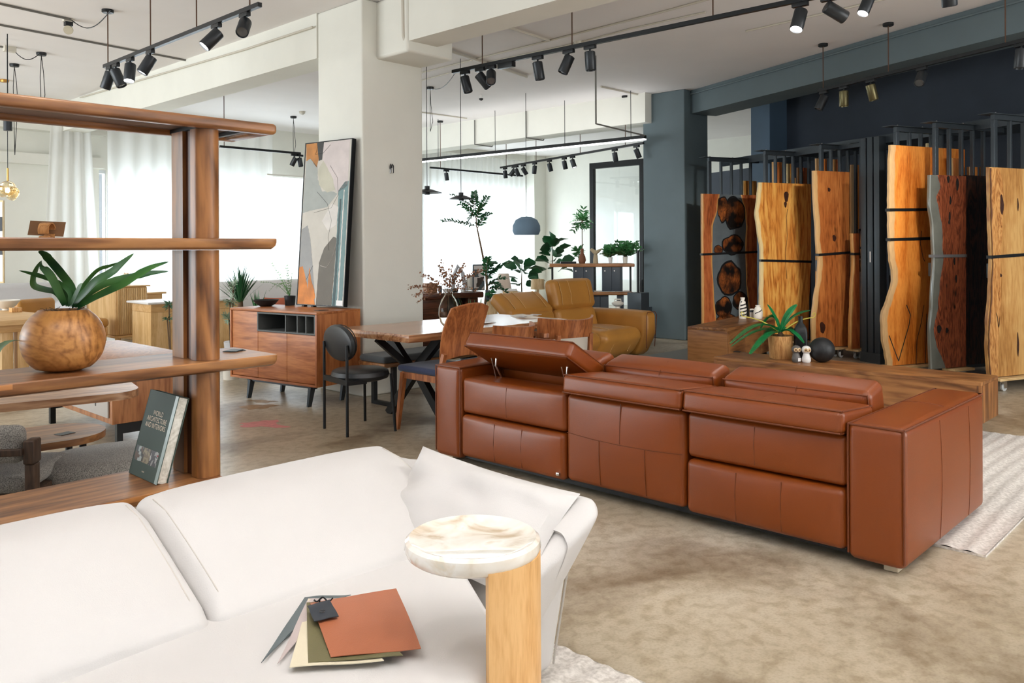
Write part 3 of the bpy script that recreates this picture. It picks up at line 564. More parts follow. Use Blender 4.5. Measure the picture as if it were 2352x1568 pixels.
def dolly(org, l, wd, label, back=0.):
    """board with four swivel casters, x along the slab, y across; org is the near end"""
    d = thing('slab_dolly', label, 'dolly', org, AR, 'plywood dollies under the slabs')
    G().rb(0, l, 0, wd, .105, .13, .003).o('board', m_ply, d)
    me = G(); me.cyl((0, -.012, 0), .034, .024, 18, m=Rx(R(0))); wm = G(); wm.add(*_wheel()); wmesh = wm.mesh('wheel', plain('grey_rubber', srgb(196, 200, 200), .5) if 'grey_rubber' not in bpy.data.materials else bpy.data.materials['grey_rubber'])
    fk = G(); fk.box(-.02, .02, -.02, -.016, .03, .105).box(-.02, .02, .016, .02, .03, .105).box(-.03, .03, -.03, .03, .098, .105); fm = fk.mesh('fork', m_chrome)
    for x in (.12, l - .12):
        for y in (.05, wd - .05):
            w_ = put(wmesh, 'caster', d, T(x, y, .037)); f_ = put(fm, 'fork', w_, T(0, 0, -.037))
    return d
def _wheel():
    g = G(); g.lathe([(0, -.012), (.03, -.012), (.036, -.008), (.036, .008), (.03, .012), (0, .012)], 18, m=Rx(R(90))); return g.v, g.f
w_sunny = slabwood('golden_raintree_slab', srgb(150, 84, 30), srgb(206, 132, 56), srgb(232, 174, 88), srgb(240, 214, 156), .05, bands=9, sc=1.0, dist=3.2)
w_walnut = slabwood('brown_slab', srgb(116, 60, 24), srgb(172, 96, 44), srgb(200, 124, 62), srgb(226, 180, 120), .06, bands=8, sc=1.4, knots=2.2)
w_orange = slabwood('orange_hardwood_slab', srgb(170, 84, 22), srgb(212, 116, 38), srgb(236, 150, 64), srgb(222, 178, 122), .07, bands=6, sc=2.2, dist=.5)
w_burl = slabwood('dark_burl_slab', srgb(48, 22, 14), srgb(112, 54, 32), srgb(154, 84, 52), srgb(128, 66, 40), .0, bands=13, sc=2.6, dist=3., knots=4.5)
w_pale = slabwood('pale_slab', srgb(158, 106, 50), srgb(192, 140, 78), srgb(212, 168, 104), srgb(176, 120, 70), .0, bands=5, sc=1.3, dist=.8)
w_red = slabwood('reddish_slab', srgb(110, 52, 24), srgb(160, 82, 42), srgb(190, 108, 60), srgb(220, 160, 90), .03, bands=6, sc=1.8)
w_cookie = slabwood('charred_cross_cut', srgb(30, 16, 10), srgb(120, 62, 26), srgb(172, 98, 44), srgb(16, 12, 10), .0, bands=16, sc=5, dist=3)
w_resin = plain('grey_resin', srgb(96, 104, 108), .12, var=.12, vs_=4)
ZP = 2.67
def rack(tip, nposts, length, label):
    """sliding steel rack: top plate, posts, handle; tip is the near far-side corner of its top plate"""
    p = PZ(tip[0], tip[1], ZP); k = p.dot(NV); t = p.dot(RV); org = W3(t, k - .14, 0)
    th = thing('slab_rack', label, 'rack', org, AR)
    G().rb(0, length, 0, .14, ZP, ZP + .008, .002).o('top_plate', m_steel, th)
    G().box(.1, length, .03, .075, ZP - .05, ZP - .001).o('top_rail', m_steel, th)
    for i in range(nposts):
        x = .09 + (length - .25) * (i / max(1, nposts - 1)) ** .9
        G().rb(x, x + (.05 if i == 0 else .03), .03, .07, .15, ZP - .051, .004).o('post', m_steel, th)
        G().lathe([(0, .012), (.009, .008), (.011, 0), (0, 0)], 8, (x + .02, .1 if i % 2 else .03, ZP + .0085)).o('bolt', m_chrome, th)
    G().box(.1, length, .03, .075, .1, .149).o('bottom_rail', m_steel, th)
    h = G(); h.bar((.065, .05, 1.25), (.065, .05, 1.6), .014, .014).box(.06, .09, .043, .057, 1.24, 1.27).box(.06, .09, .043, .057, 1.58, 1.61); h.o('handle', m_black, th)
    G().rb(.035, .089, .02, .08, 1.08, 1.22, .004).o('latch_box', m_steel, th)
    return th, k, t
RK = {}
for nm, tip, n_, l_, lab in (('a', (1605, 363), 5, 1.0, 'steel sliding rack holding the resin slab, leftmost rack'), ('b', (1732, 348), 7, 1.15, 'steel sliding rack behind the golden V-figured slab'), ('c', (1858, 334), 7, 1.1, 'steel sliding rack behind the brown knotted slab'),
        ('d', (1950, 331), 5, .9, 'narrow steel rack with two slim slabs, left of the grey frame posts'), ('e', (2025, 293), 7, 1.25, 'steel sliding rack behind the tall orange slab'), ('f', (2113, 284), 6, 1.15, 'steel sliding rack behind the dark burl slab'), ('g', (2245, 265), 6, 1.25, 'steel sliding rack behind the pale slab, rightmost rack')):
    RK[nm] = rack(tip, n_, l_, lab)
def strap(parent, k, t0, t1, z, th, org, tilt=0., name='strap', mat=m_black):
    g = G(); e = .006
    pts = [(t0 - e, k - e), (t1 + e, k - e), (t1 + e, k + th + e), (t0 - e, k + th + e)]
    for i in range(4):
        (a0, k0), (a1_, k1) = pts[i], pts[(i + 1) % 4]; za, zb = z + tilt * (a0 - t0), z + tilt * (a1_ - t0)
        A, B = W3(a0, k0, za) - org, W3(a1_, k1, zb) - org; A = Rz(-AR) @ A; B = Rz(-AR) @ B; g.bar(A, B, .003, .03)
    return g.o(name, mat, parent)
def slab(rk, leftpx, right, ztop_px, label, mat, straps=(), nm='wood_slab', th=.05, koff=-.2, z0_=.14, live_r=False, jag=.006, dol=True):
    k = RK[rk][1] + koff; L_ = [tz(x, y, k) for x, y in leftpx]; z1 = tz(*ztop_px, k)[1]
    Rr = [tz(x, y, k) for x, y in right] if isinstance(right, (list, tuple)) else [(L_[0][0] + right, 0)]
    org = W3(interp(L_, .14), k, 0); ob = plank(nm, k, L_, Rr, z0_, z1, th, mat, org=org, jag=jag, live_r=live_r); tag(ob, label, 'wood slab')
    for x, y, tl in straps:
        z = tz(x, y, k)[1]; strap(ob, k, interp(L_, z), interp(Rr, z), z, th, org, tl)
    if dol: dolly(W3(interp(L_, .14) + .06, k - .06, 0), max(.3, interp(Rr, .14) - interp(L_, .14) - .1), .2, 'plywood dolly carrying the ' + dol)
    return ob
# resin slab: its boards, resin and cross-cut discs
k = RK['a'][1] - .2; z1 = tz(1614, 445, k)[1]; tl = tz(1614, 600, k)[0]; tr_ = tz(1738, 600, k)[0]; org = W3(tl, k, 0)
th = thing('resin_slab', 'grey resin slab with embedded dark wood rounds between two boards', 'wood slab', org, AR)
le = [tz(x, y, k) for x, y in ((1653, 445), (1648, 480), (1637, 520), (1636, 600), (1640, 680), (1645, 735))]; ri = [tz(x, y, k) for x, y in ((1702, 445), (1712, 490), (1714, 520), (1712, 560), (1714, 640), (1722, 735))]
g1 = plank('left_board', k, [(tl, 0)], le, .14, z1, .05, w_red, th, org, jag=0, live_r=True); g2 = plank('right_board', k, ri, [(tr_, 0)], .14, z1, .05, w_red, th, org)
plank('resin', k + .003, [(a + .002, b) for a, b in le], [(a - .002, b) for a, b in ri], .14, z1 - .002, .044, w_resin, th, org, jag=0)
for i, (x, y, rx_, rz_) in enumerate(((1660, 480, 12, 26), (1687, 488, 20, 34), (1683, 562, 22, 20), (1650, 573, 9, 9), (1676, 640, 24, 34), (1662, 706, 17, 22), (1700, 690, 16, 18), (1668, 735, 20, 14))):
    t, z = tz(x, y, k); sx = abs(tz(x + rx_, y, k)[0] - t); sz = rz_ / F_ * dep(PN(x, y, k)); sd = random.random() * 9
    pts = [((1 + .22 * noise.noise(Vector((sd, 1.5 * math.cos(a_), 1.5 * math.sin(a_))))) * math.cos(a_), (1 + .25 * noise.noise(Vector((sd, 1.5 * math.cos(a_), 1.5 * math.sin(a_))))) * math.sin(a_)) for a_ in [2 * math.pi * q / 22 for q in range(22)]]
    ll = t - sx; lo_, hi_ = .0, 9
    g = G(); g.prism([(max(interp(le, z) - tl + .004, min(interp(ri, z) - tl - .004, (t - tl) + px_ * sx)), max(.145, min(z1 - .01, z + pz_ * sz))) for px_, pz_ in pts], -.0015, .004, m=Matrix(((1, 0, 0, 0), (0, 0, 1, 0), (0, 1, 0, 0), (0, 0, 0, 1))) @ T(0, 0, 0)); ob = g.o('wood_round', w_cookie, th)
    g = G(); g.prism([(max(interp(le, z) - tl + .002, min(interp(ri, z) - tl - .002, (t - tl) + px_ * sx * 1.13)), max(.143, min(z1 - .006, z + pz_ * sz * 1.13))) for px_, pz_ in pts], .0, .004, m=Matrix(((1, 0, 0, 0), (0, 0, 1, 0), (0, 1, 0, 0), (0, 0, 0, 1)))); g.o('charred_rim', m_black, ob)
strap(th, k, tl, tr_, tz(1614, 584, k)[1], .05, org, 0.03); dolly(W3(tl + .05, k - .06, 0), tr_ - tl - .1, .2, 'plywood dolly carrying the resin slab')
slab('b', ((1745, 418), (1742, 450), (1737, 492), (1742, 530), (1749, 570), (1748, 640), (1747, 700), (1748, 775)), ((1863, 419), (1863, 600), (1861, 640), (1858, 700), (1857, 775)), (1747, 419), 'golden slab with fanned V figure, tall and wide', w_sunny, ((1748, 598, -.03),), dol='golden slab')
slab('c', ((1870, 391), (1871, 440), (1873, 480), (1878, 560), (1882, 600), (1880, 640), (1872, 690), (1867, 740), (1867, 795)), ((1951, 391), (1952, 800)), (1870, 392), 'brown slab with two dark knots and a pale waney left edge', w_walnut, ((1880, 585, .05),), dol='brown knotted slab')
slab('d', ((1958, 536), (1963, 600), (1958, 660), (1954, 760), (1954, 790)), ((1974, 536), (1974, 600), (1975, 790)), (1958, 536), 'short slim brown slab between two rack posts', w_red, ((1960, 583, 0),), koff=-.18, dol='slim brown slab')
slab('d', ((1987, 462), (1983, 560), (1984, 690), (1992, 725), (1994, 795)), ((2009, 463), (2009, 795)), (1987, 462), 'slim red brown slab beside the grey frame posts', w_red, ((1984, 569, 0),), koff=-.25, dol='slim red brown slab')
slab('e', ((2047, 333), (2045, 400), (2044, 500), (2046, 580), (2054, 640), (2044, 680), (2029, 722), (2030, 775), (2036, 810), (2040, 838)), 1.12, (2047, 333), 'tall orange slab bulging out near its foot, two straps', w_orange, ((2045, 482, .02), (2045, 550, .02)), dol='tall orange slab', jag=.01)
# inlaid cracks of the orange slab
ke = RK['e'][1] - .2
def crack(pts, k, parent, w_=.008, name='crack'):
    g = G()
    for (x0, y0_), (x1, y1_) in zip(pts, pts[1:]):
        A, B = [Rz(-AR) @ (W3(tz(x, y, k)[0], k - .0006, tz(x, y, k)[1]) - parent.location) for x, y in ((x0, y0_), (x1, y1_))]; g.bar(A, B, .0015, w_, up=(1, 0, 0))
    return g.o(name, m_soil, parent)
os_ = [o for o in C.objects if o.name.startswith('wood_slab') and o.type == 'MESH']; os_o = os_[-1]
crack([(2082, 700), (2091, 722), (2088, 745), (2075, 790), (2064, 828), (2055, 805), (2042, 770)], ke, os_o, .012); crack([(2122, 700), (2116, 740), (2106, 780), (2104, 836)], ke, os_o); crack([(2128, 720), (2127, 780), (2125, 835)], ke, os_o); crack([(2116, 530), (2114, 560), (2120, 592), (2124, 600)], ke, os_o)
sb = slab('f', ((2153, 400), (2160, 430), (2150, 452), (2156, 480), (2164, 520), (2167, 600), (2158, 660), (2155, 700), (2144, 755), (2150, 790), (2172, 845)), ((2219, 401), (2219, 850)), (2153, 402), 'dark burl slab full of holes with a smoky resin left edge', w_burl, (), dol='dark burl slab', jag=.012)
kf = RK['f'][1] - .2; Lr = [tz(x, y, kf) for x, y in ((2138, 400), (2137, 470), (2144, 520), (2147, 600), (2142, 700), (2138, 760), (2140, 845))]; Rr2 = [tz(x, y, kf) for x, y in ((2153, 400), (2160, 430), (2150, 452), (2156, 480), (2164, 520), (2167, 600), (2158, 660), (2155, 700), (2144, 755), (2150, 790), (2172, 845))]
m_smoke = plain('smoky_resin', srgb(110, 112, 104), .15, var=.15, vs_=5); rs = plank('resin_edge', kf + .004, Lr, [(a_ + .02, b_) for a_, b_ in Rr2], .14, tz(2138, 402, kf)[1], .042, m_smoke, sb, sb.location.copy(), jag=.0)
strap(sb, kf, tz(2145, 590, kf)[0], tz(2219, 590, kf)[0], tz(2145, 588, kf)[1], .05, sb.location.copy(), 0, mat=plain('grey_strap', srgb(104, 104, 104), .7))
for i, (x, y, a_, b_) in enumerate(((2178, 412, 3, 8), (2199, 424, 3, 14), (2183, 460, 2, 9), (2181, 497, 2, 10), (2180, 510, 2, 5), (2192, 600, 2, 8), (2196, 640, 2, 9), (2157, 755, 5, 9), (2175, 758, 3, 6))):
    t, z = tz(x, y, kf); g = G(); sx = abs(tz(x + a_, y, kf)[0] - t); sz = b_ / F_ * 9
    g.prism([(sx * math.cos(q) * (1 + .2 * math.sin(3 * q + i)), sz * math.sin(q)) for q in [2 * math.pi * c1 / 12 for c1 in range(12)]], 0, .002, m=T(*(Rz(-AR) @ (W3(t, kf - .0015, z) - sb.location))) @ Matrix(((1, 0, 0, 0), (0, 0, 1, 0), (0, 1, 0, 0), (0, 0, 0, 1)))); g.o('bark_hole', plain('hole_black', (.008, .006, .005), .9) if 'hole_black' not in bpy.data.materials else bpy.data.materials['hole_black'], sb)
slab('g', ((2274, 383), (2275, 480), (2279, 600), (2276, 680), (2271, 740), (2270, 800), (2274, 862)), 1.3, (2274, 384), 'pale straw coloured slab with a brown knotty left strip, nearest of the slabs', w_pale, ((2279, 590, .04),), dol='pale slab', jag=.008)
pg_ = [o for o in C.objects if o.name.startswith('wood_slab') and o.type == 'MESH'][-1]; kg = RK['g'][1] - .2
plank('knotty_strip', kg - .0015, [tz(x, y, kg) for x, y in ((2275, 383), (2276, 480), (2280, 600), (2277, 680), (2272, 740), (2271, 800), (2275, 862))], [tz(x, y, kg) for x, y in ((2296, 384), (2304, 430), (2302, 520), (2298, 600), (2298, 700), (2294, 780), (2292, 862))], .141, tz(2275, 386, kg)[1], .003, slabwood('knotty_strip', srgb(120, 70, 30), srgb(186, 126, 66), srgb(214, 160, 96), srgb(110, 70, 50), .02, bands=12, sc=3, dist=3, knots=5), pg_, pg_.location.copy())
def knot(ob, k, x, y, a_, b_, i=0):
    t, z = tz(x, y, k); sx = abs(tz(x + a_, y, k)[0] - t); sz = b_ / F_ * dep(PN(x, y, k)); g = G(); g.prism([(sx * math.cos(q) * (1 + .2 * math.sin(3 * q + i)), sz * math.sin(q) * (1 + .15 * math.cos(2 * q + i))) for q in [2 * math.pi * c1 / 14 for c1 in range(14)]], 0, .002, m=T(*(Rz(-AR) @ (W3(t, k - .0015, z) - ob.location))) @ Matrix(((1, 0, 0, 0), (0, 0, 1, 0), (0, 1, 0, 0), (0, 0, 0, 1)))); g.o('knot', bpy.data.materials['dark_knot'], ob)
plain('dark_knot', srgb(58, 26, 12), .6, var=.4, vs_=30)
lab_ = {o['label'][:12]: o for o in C.objects if o.name.startswith('wood_slab') and 'label' in o}
sB, sC = lab_['golden slab '], lab_['brown slab w']; kB, kC = RK['b'][1] - .2, RK['c'][1] - .2
for x, y, a_, b_ in ((1806, 452, 5, 14), (1804, 470, 3, 8)): knot(sB, kB, x, y, a_, b_)
crack([(1809, 480), (1806, 500), (1808, 540), (1804, 590), (1807, 640)], kB, sB, .006)
for x, y, a_, b_ in ((1904, 436, 3, 5), (1916, 547, 4, 8), (1889, 752, 6, 14)): knot(sC, kC, x, y, a_, b_, 1)
for x, y, a_, b_ in ((2301, 470, 4, 22), (2338, 470, 1.5, 14), (2299, 632, 2, 4), (2338, 790, 2, 26)): knot(pg_, kg - .002, x, y, a_, b_, 2)
# slabs stored further inside the racks
for rk, x0, x1, y, mt, lab in (('a', 1702, 1738, 415, w_sunny, 'stored golden slab showing above the resin slab'), ('b', 1775, 1796, 372, w_walnut, 'stored brown slab top seen between posts above the golden slab'), ('b', 1806, 1811, 376, w_sunny, 'thin stored slab edge above the golden slab'), ('b', 1812, 1828, 408, w_pale, 'pale stored offcut just above the golden slab'), ('b', 1832, 1858, 385, w_red, 'dark stored slab right above the golden slab'),
        ('c', 1875, 1899, 364, w_walnut, 'stored slab with slanted top behind the brown knotted slab'), ('c', 1914, 1931, 366, w_red, 'stored reddish slab above the brown knotted slab'), ('c', 1955, 1976, 378, w_orange, 'stored orange slab behind the slim slabs'), ('d', 1976, 1990, 395, w_red, 'dark stored slab left of the slim red brown slab'), ('e', 2130, 2151, 329, w_sunny, 'stored golden offcut above the orange slab'),
        ('f', 2179, 2214, 363, w_walnut, 'stored brown slab behind the dark burl slab'), ('f', 2226, 2245, 383, w_orange, 'glossy stored slab top right of the dark burl slab'), ('f', 2254, 2264, 383, w_pale, 'pale stored offcut beside the rightmost rack post')):
    k = RK[rk][1] + .09; t0, z1 = tz(x0, y, k); t1, _ = tz(x1, y, k); t1 = max(t1, t0 + .12); org = W3(t0, k, 0)
    ob = plank('stored_slab', k, [(t0, 0), (t0 + .015, 2)], [(t1, 0)], .1, z1, .045, mt, org=org, nu=4, nv=16); tag(ob, lab, 'wood slab')
# dark second piece in the burl rack, with a light edge line
ob = plank('wood_slab', kf + .06, [(tz(2222, 500, kf)[0], 0)], [(tz(2222, 500, kf)[0] + .42, 0)], .14, tz(2222, 401, kf)[1], .045, slabwood('black_brown_slab', srgb(10, 7, 6), srgb(22, 14, 11), srgb(70, 40, 26), srgb(40, 26, 20), 0, sc=3, dist=3), org=W3(tz(2222, 500, kf)[0], kf + .06, 0)); tag(ob, 'nearly black slab right of the dark burl slab', 'wood slab')
# fixed steel frame: fascia, grey posts, roof plate
fr = thing('rack_frame', 'fixed dark steel frame the sliding racks run into', 'rack frame', B0 + Vector((0, 0, 0)), math.atan2(NV.y, NV.x))     # x along NV, y = -RV
G().box(-3.5, 4.3, -.02, .02, ZP - .05, ZP + .05).o('fascia', m_steel, fr); G().box(-3.5, 4.3, -1.2, -.021, ZP + .03, ZP + .05).o('roof_plate', m_steel, fr)
G().box(-3.5, 3.4, -1.25, -1.2, .0, ZP + .05).o('back_panel', m_dark2, fr)
pp = PN(2025, 700, 7.3); ex = Rz(-math.atan2(NV.y, NV.x)) @ (pp - B0)
for dx in (-.12, -.02, .08):
    G().rb(dx + 1.35, dx + 1.43, .0 - abs(dx) * .3 + .05, .13, .0, ZP + .03, .004).o('post', m_steel, fr)
G().box(1.2, 1.5, .02, .16, 0, .12).o('foot_plate', m_steel, fr); G().box(1.355, 1.375, .131, .133, 1.2, 1.33).o('white_label', m_white, fr)
# ---------------------------------------------------------------- low bench and cabinet in front of the racks
zt, zb = .45, .16; A = PZ(1634, 820, zt); Bn = PZ(2253, 879, zt); Bf = PZ(2293, 860, zt); x0, x1 = (A.x + Bn.x) / 2, Bf.x + .05; y0_, y1_ = Bn.y, A.y
x0 = Bn.x; x1 = x0 + .45
o = Vector(((x0 + x1) / 2, y0_, 0)); th = thing('tv_bench', 'long low walnut bench behind the cognac sofa, with plant and ornaments on top', 'bench', o); hw = (x1 - x0) / 2; ln = y1_ - y0_
G().rb(-hw, hw, 0, ln, zt - .025, zt, .002).o('top', m_walnuty, th); G().rb(-hw, hw, 0, .025, zb, zt - .0255, .002).o('end_panel', m_walnutz, th); G().rb(-hw, hw, ln - .025, ln, zb, zt - .0255, .002).o('end_panel', m_walnutz, th)
G().box(-hw + .006, hw - .006, .0255, ln - .0255, zb + .004, zt - .0255).o('carcass', m_walnuty, th); G().box(-hw + .1, hw - .1, .5, ln - .5, .02, zb + .003).o('plinth', m_black, th)
BZ = zt
zt2, zb2 = .5, .1; c0_ = PZ(1579, 749.5, zt2); c1_ = PZ(1670, 754.4, zt2); c2_ = PZ(1694, 727, zt2); ang = math.atan2(c1_.y - c0_.y, c1_.x - c0_.x); wdt = (c1_ - c0_).length; 
th = thing('low_cabinet', 'low walnut cabinet left of the bench, holding striped vases', 'cabinet', (c1_.x, c1_.y, 0), ang + math.pi / 2)   # x away from viewer-right, y back along face
LC = th; # local x: depth direction (perpendicular), local y: towards c0
G().rb(0, 1.7, 0, wdt, zt2 - .03, zt2, .002).o('top', m_walnut, th); G().rb(.0, .03, .0, wdt, zb2, zt2 - .031, .002).o('end_panel', m_walnuty, th); G().box(.031, 1.69, .006, wdt - .006, zb2, zt2 - .031).o('carcass', m_walnut, th)
for k_ in range(3): G().rb(.035 + k_ * .55, .575 + k_ * .55, -.002, .006, zb2 + .01, zt2 - .035, .002).o('door', m_walnut, th)
for x_ in (.15, 1.5): G().box(x_, x_ + .04, .06, wdt - .06, 0, zb2).o('leg', m_black, th)
def onbench(px, py): return PZ(px, py, BZ)
# cycad in teak pot
p = onbench(1793, 822); d_ = dep(p); pw = 57 / F_ * d_ / 2; ph_ = zat(p, 1793, 770) - BZ
m_acacia = wood('acacia_pot', srgb(170, 112, 58), srgb(226, 178, 116), srgb(202, 148, 88), 2, 6, .5, bands=6)
th = thing('potted_cycad', 'green cycad with two yellow coiled shoots in a pale wooden pot on the bench', 'plant', p)
G().lathe([(0, 0), (pw * .82, 0), (pw * .86, .006), (pw, ph_), (pw * .9, ph_), (pw * .87, ph_ - .02), (0, ph_ - .02)], 28).o('pot', m_acacia, th); G().lathe([(0, ph_ - .012), (pw * .86, ph_ - .018)], 20, cap=False).o('soil', m_soil, th)
G().lathe([(0, ph_ - .02), (.022, ph_ - .015), (.026, ph_ + .01), (.012, ph_ + .03), (0, ph_ + .03)], 10).o('trunk', m_twig, th)
def frond(tipv, sag, mat, n_=40, wl_=.062):
    s = Vector((0, 0, ph_ + .02)); g = G(); pts = []
    for i in range(n_ + 1): f = i / n_; q = s.lerp(s + tipv, f); q.z += sag * math.sin(math.pi * f ** .8); pts.append(q)
    g.tube(pts, [.004 * (1 - .7 * i / n_) for i in range(n_ + 1)], 4)
    for i in range(2, n_ + 1):
        t = (pts[min(i + 1, n_)] - pts[i - 1]).normalized(); sd = t.cross(Vector((0, 0, 1))).normalized(); up = sd.cross(t); ln_ = wl_ * math.sin(math.pi * (.12 + .82 * i / n_)) ** .7
        for s2 in (-1, 1):
            e = pts[i] + (sd * s2 * .8 + t * .55 + up * .18) * ln_; md = pts[i].lerp(e, .5) + up * .003; g.leaf([pts[i], md, e], [.009, .011, .002], up)
    return g.o('frond', mat, th)
sc_ = d_ / F_
def vv(dx, dy, dd=0.): return RT * dx * sc_ + Vector((0, 0, 1)) * (-dy) * sc_ + FW * dd
for t_, sg in ((vv(-120, 20, -.1), .10), (vv(-108, 32, .05), .07), (vv(-80, 42, -.15), .05), (vv(-36, -8, .1), .12), (vv(-25, -62, .05), .02), (vv(40, -62, .05), .03), (vv(62, -52, -.05), .05), (vv(44, 8, .12), .05), (vv(40, 18, -.12), .05), (vv(-20, 20, .2), .06)): frond(t_, sg, m_leafb)
m_yel = plain('yellow_shoot', srgb(212, 196, 84), .5)
for t_, cv in ((vv(-86, -38), -1), (vv(76, -36), 1)):
    s = Vector((0, 0, ph_ + .02)); g = G(); pts = [s.lerp(s + t_, f) + Vector((0, 0, .03 * math.sin(math.pi * f))) for f in [q / 8 for q in range(9)]]; e = pts[-1]; dr = t_.normalized(); rr_ = .022
    cc = e + Vector((0, 0, rr_)); pts += [cc + (dr * math.sin(a_) - Vector((0, 0, 1)) * math.cos(a_)) * rr_ * (1 - a_ / 9) for a_ in [q * .6 for q in range(1, 9)]]; g.tube(pts, [.006 - .0002 * i for i in range(len(pts))], 6); g.o('coiled_shoot', m_yel, th)
# bottle, owls, ball, card
m_matb = plain('matte_black_ceramic', srgb(30, 32, 34), .5, bump=.6, bs=60)
p = onbench(1842, 823) + FW * .03; sc_ = dep(p) / F_; hb = zat(p, 1841, 726) - BZ; r_ = 15 * sc_
def sq(r, h): return [(r * (abs(math.cos(a_)) ** .35) * math.copysign(1, math.cos(a_)), r * (abs(math.sin(a_)) ** .35) * math.copysign(1, math.sin(a_)), h) for a_ in [2 * math.pi * q / 24 + .01 for q in range(24)]]
g = G(); rings = [sq(r_ * f, h * hb) for f, h in ((.9, 0), (1, .02), (1, .62), (.92, .7), (.6, .8), (.36, .84))] + [[(.34 * r_ * math.cos(a_), .34 * r_ * math.sin(a_), hb * h) for a_ in [2 * math.pi * q / 24 + .01 for q in range(24)]] for h in (.87, .99, 1.)]
vs = [v for r__ in rings for v in r__]; fs = [(i * 24 + j, i * 24 + (j + 1) % 24, (i + 1) * 24 + (j + 1) % 24, (i + 1) * 24 + j) for i in range(len(rings) - 1) for j in range(24)] + [tuple(reversed(range(24))), tuple(range((len(rings) - 1) * 24, len(rings) * 24))]
g.add(vs, fs, Rz(R(25))); ob = g.o('bottle', m_matb, loc=p); tag(ob, 'matte black square shouldered bottle on the bench', 'bottle')
p = onbench(1888, 831); r_ = 28.5 * dep(p) / F_; g = G(); g.lathe([(r_ * math.sin(R(a_)) if a_ < 180 else 0, r_ * .98 - r_ * math.cos(R(a_))) for a_ in range(12, 181, 7)] + [(0, r_ * 1.98)], 40); ob = g.o('ornament_ball', m_matb, loc=p); tag(ob, 'large matte black ball ornament on the bench', 'ornament')
m_face = plain('pale_wood_face', srgb(226, 196, 150), .6); m_eye = plain('dark_eye_disc', srgb(120, 84, 54), .5)
for px, py, mt, lab, cc in ((1829, 831, plain('grey_glaze', srgb(104, 100, 96), .4), 'small dark grey owl figurine with a price sticker', 1), (1852, 832, m_white, 'small white owl figurine beside the black ball', 0)):
    p = onbench(px, py); s = dep(p) / F_; r_ = 10.5 * s; th = thing('owl_figurine', lab, 'figurine', p)
    G().lathe([(0, 0), (r_ * .75, 0), (r_ * .95, r_ * .3), (r_ * .95, r_ * .9), (r_ * .6, r_ * 2.0), (r_ * .3, r_ * 2.3), (0, r_ * 2.3)], 22).o('body', mt, th)
    hc = Vector((0, 0, r_ * 2.75)); g = G(); g.lathe([(0, -r_ * .9)] + [(r_ * 1.02 * math.sin(R(a_)), -r_ * .92 * math.cos(R(a_))) for a_ in range(15, 170, 12)] + [(0, r_ * .92)], 24, hc); g.o('head', mt, th)
    fw = -FW
    for sx in (-1, 1):
        a_ = (fw + RT * sx * .42).normalized(); M_ = T(*(hc + a_ * r_ * .93)) @ look(-a_); g = G(); g.lathe([(0, .12 * r_), (r_ * .42, .06 * r_), (r_ * .45, -.1 * r_), (0, -.1 * r_)], 16, m=M_); e = g.o('eye_ring', m_face, th); g = G(); g.lathe([(0, .17 * r_), (r_ * .2, .14 * r_), (r_ * .22, .08 * r_), (0, .05 * r_)], 12, m=M_); g.o('pupil', m_eye, e)
    g = G(); g.lathe([(0, 0), (r_ * .13, .0), (0, -r_ * .35)], 8, m=T(*(hc + fw * r_ * 1.02 - Vector((0, 0, r_ * .1))))); g.o('beak', m_eye, th)
    if cc: g = G(); a_ = (fw + RT * .45).normalized(); g.box(-r_ * .4, r_ * .4, -r_ * .35, r_ * .35, 0, .001, m=T(*(a_ * r_ * .96 + Vector((0, 0, r_ * .6)))) @ look(-a_)); g.o('price_sticker', m_white, th)
p = onbench(1693, 808) + FW * .0; ob = G().rb(-.04, .04, -.03, .03, 0, .004, .001).o('card', m_black, loc=p + Vector((0, 0, .0)), rz=.3); tag(ob, 'black card lying near the left end of the bench', 'card')
# vases on the low cabinet
m_stripe_b = plain('black_stripe', srgb(40, 38, 36), .6)
for px, py, ytop, wpx, lab, st in ((1706, 731, 683, 17, 'tall cream bottle vase with black slanting stripes on the low cabinet', 1), (1727, 728, 709, 10, 'small grey cup between the two striped vases', 0), (1741, 731, 701, 20, 'short cream flask vase with one black stripe on the low cabinet', 2)):
    p = PZ(px, py, zt2); s = dep(p) / F_; h = zat(p, px, ytop) - zt2; r_ = wpx / 2 * s; th = thing('vase', lab, 'vase', p)
    prof = [(0, 0), (r_ * .9, 0), (r_, h * .1), (r_ * 1.05, h * .5), (r_ * .7, h * .82), (r_ * .5, h * .88), (r_ * .62, h), (r_ * .5, h), (r_ * .4, h * .9), (0, h * .88)] if st else [(0, 0), (r_, 0), (r_, h), (r_ * .85, h), (r_ * .85, .01), (0, .01)]
    G().lathe(prof, 22).o('body', m_greencer, th)
    for q in range({0: 1, 1: 5, 2: 1}[st]):
        if st == 0: G().lathe([(r_ * 1.01, h * .6), (r_ * 1.015, h * .7), (r_ * 1.01, h * .85)], 22, cap=False).o('dark_band', m_steel, th); continue
        z = h * (.1 + .16 * q) if st == 1 else h * .35; g = G(); w_ = h * .07
        def fs_(a_, b_, z=z): an = R(-85 + 130 * a_) + math.atan2(-FW.y, -FW.x) + .5; zz = z + b_ * w_ + a_ * h * (.1 if st == 1 else .35); rr_ = interp([(prof[i][0], prof[i][1]) for i in range(1, 6)], zz) * 1.02; return (rr_ * math.cos(an), rr_ * math.sin(an), zz)
        g.grid(fs_, 10, 1); g.o('stripe', m_stripe_b, th)
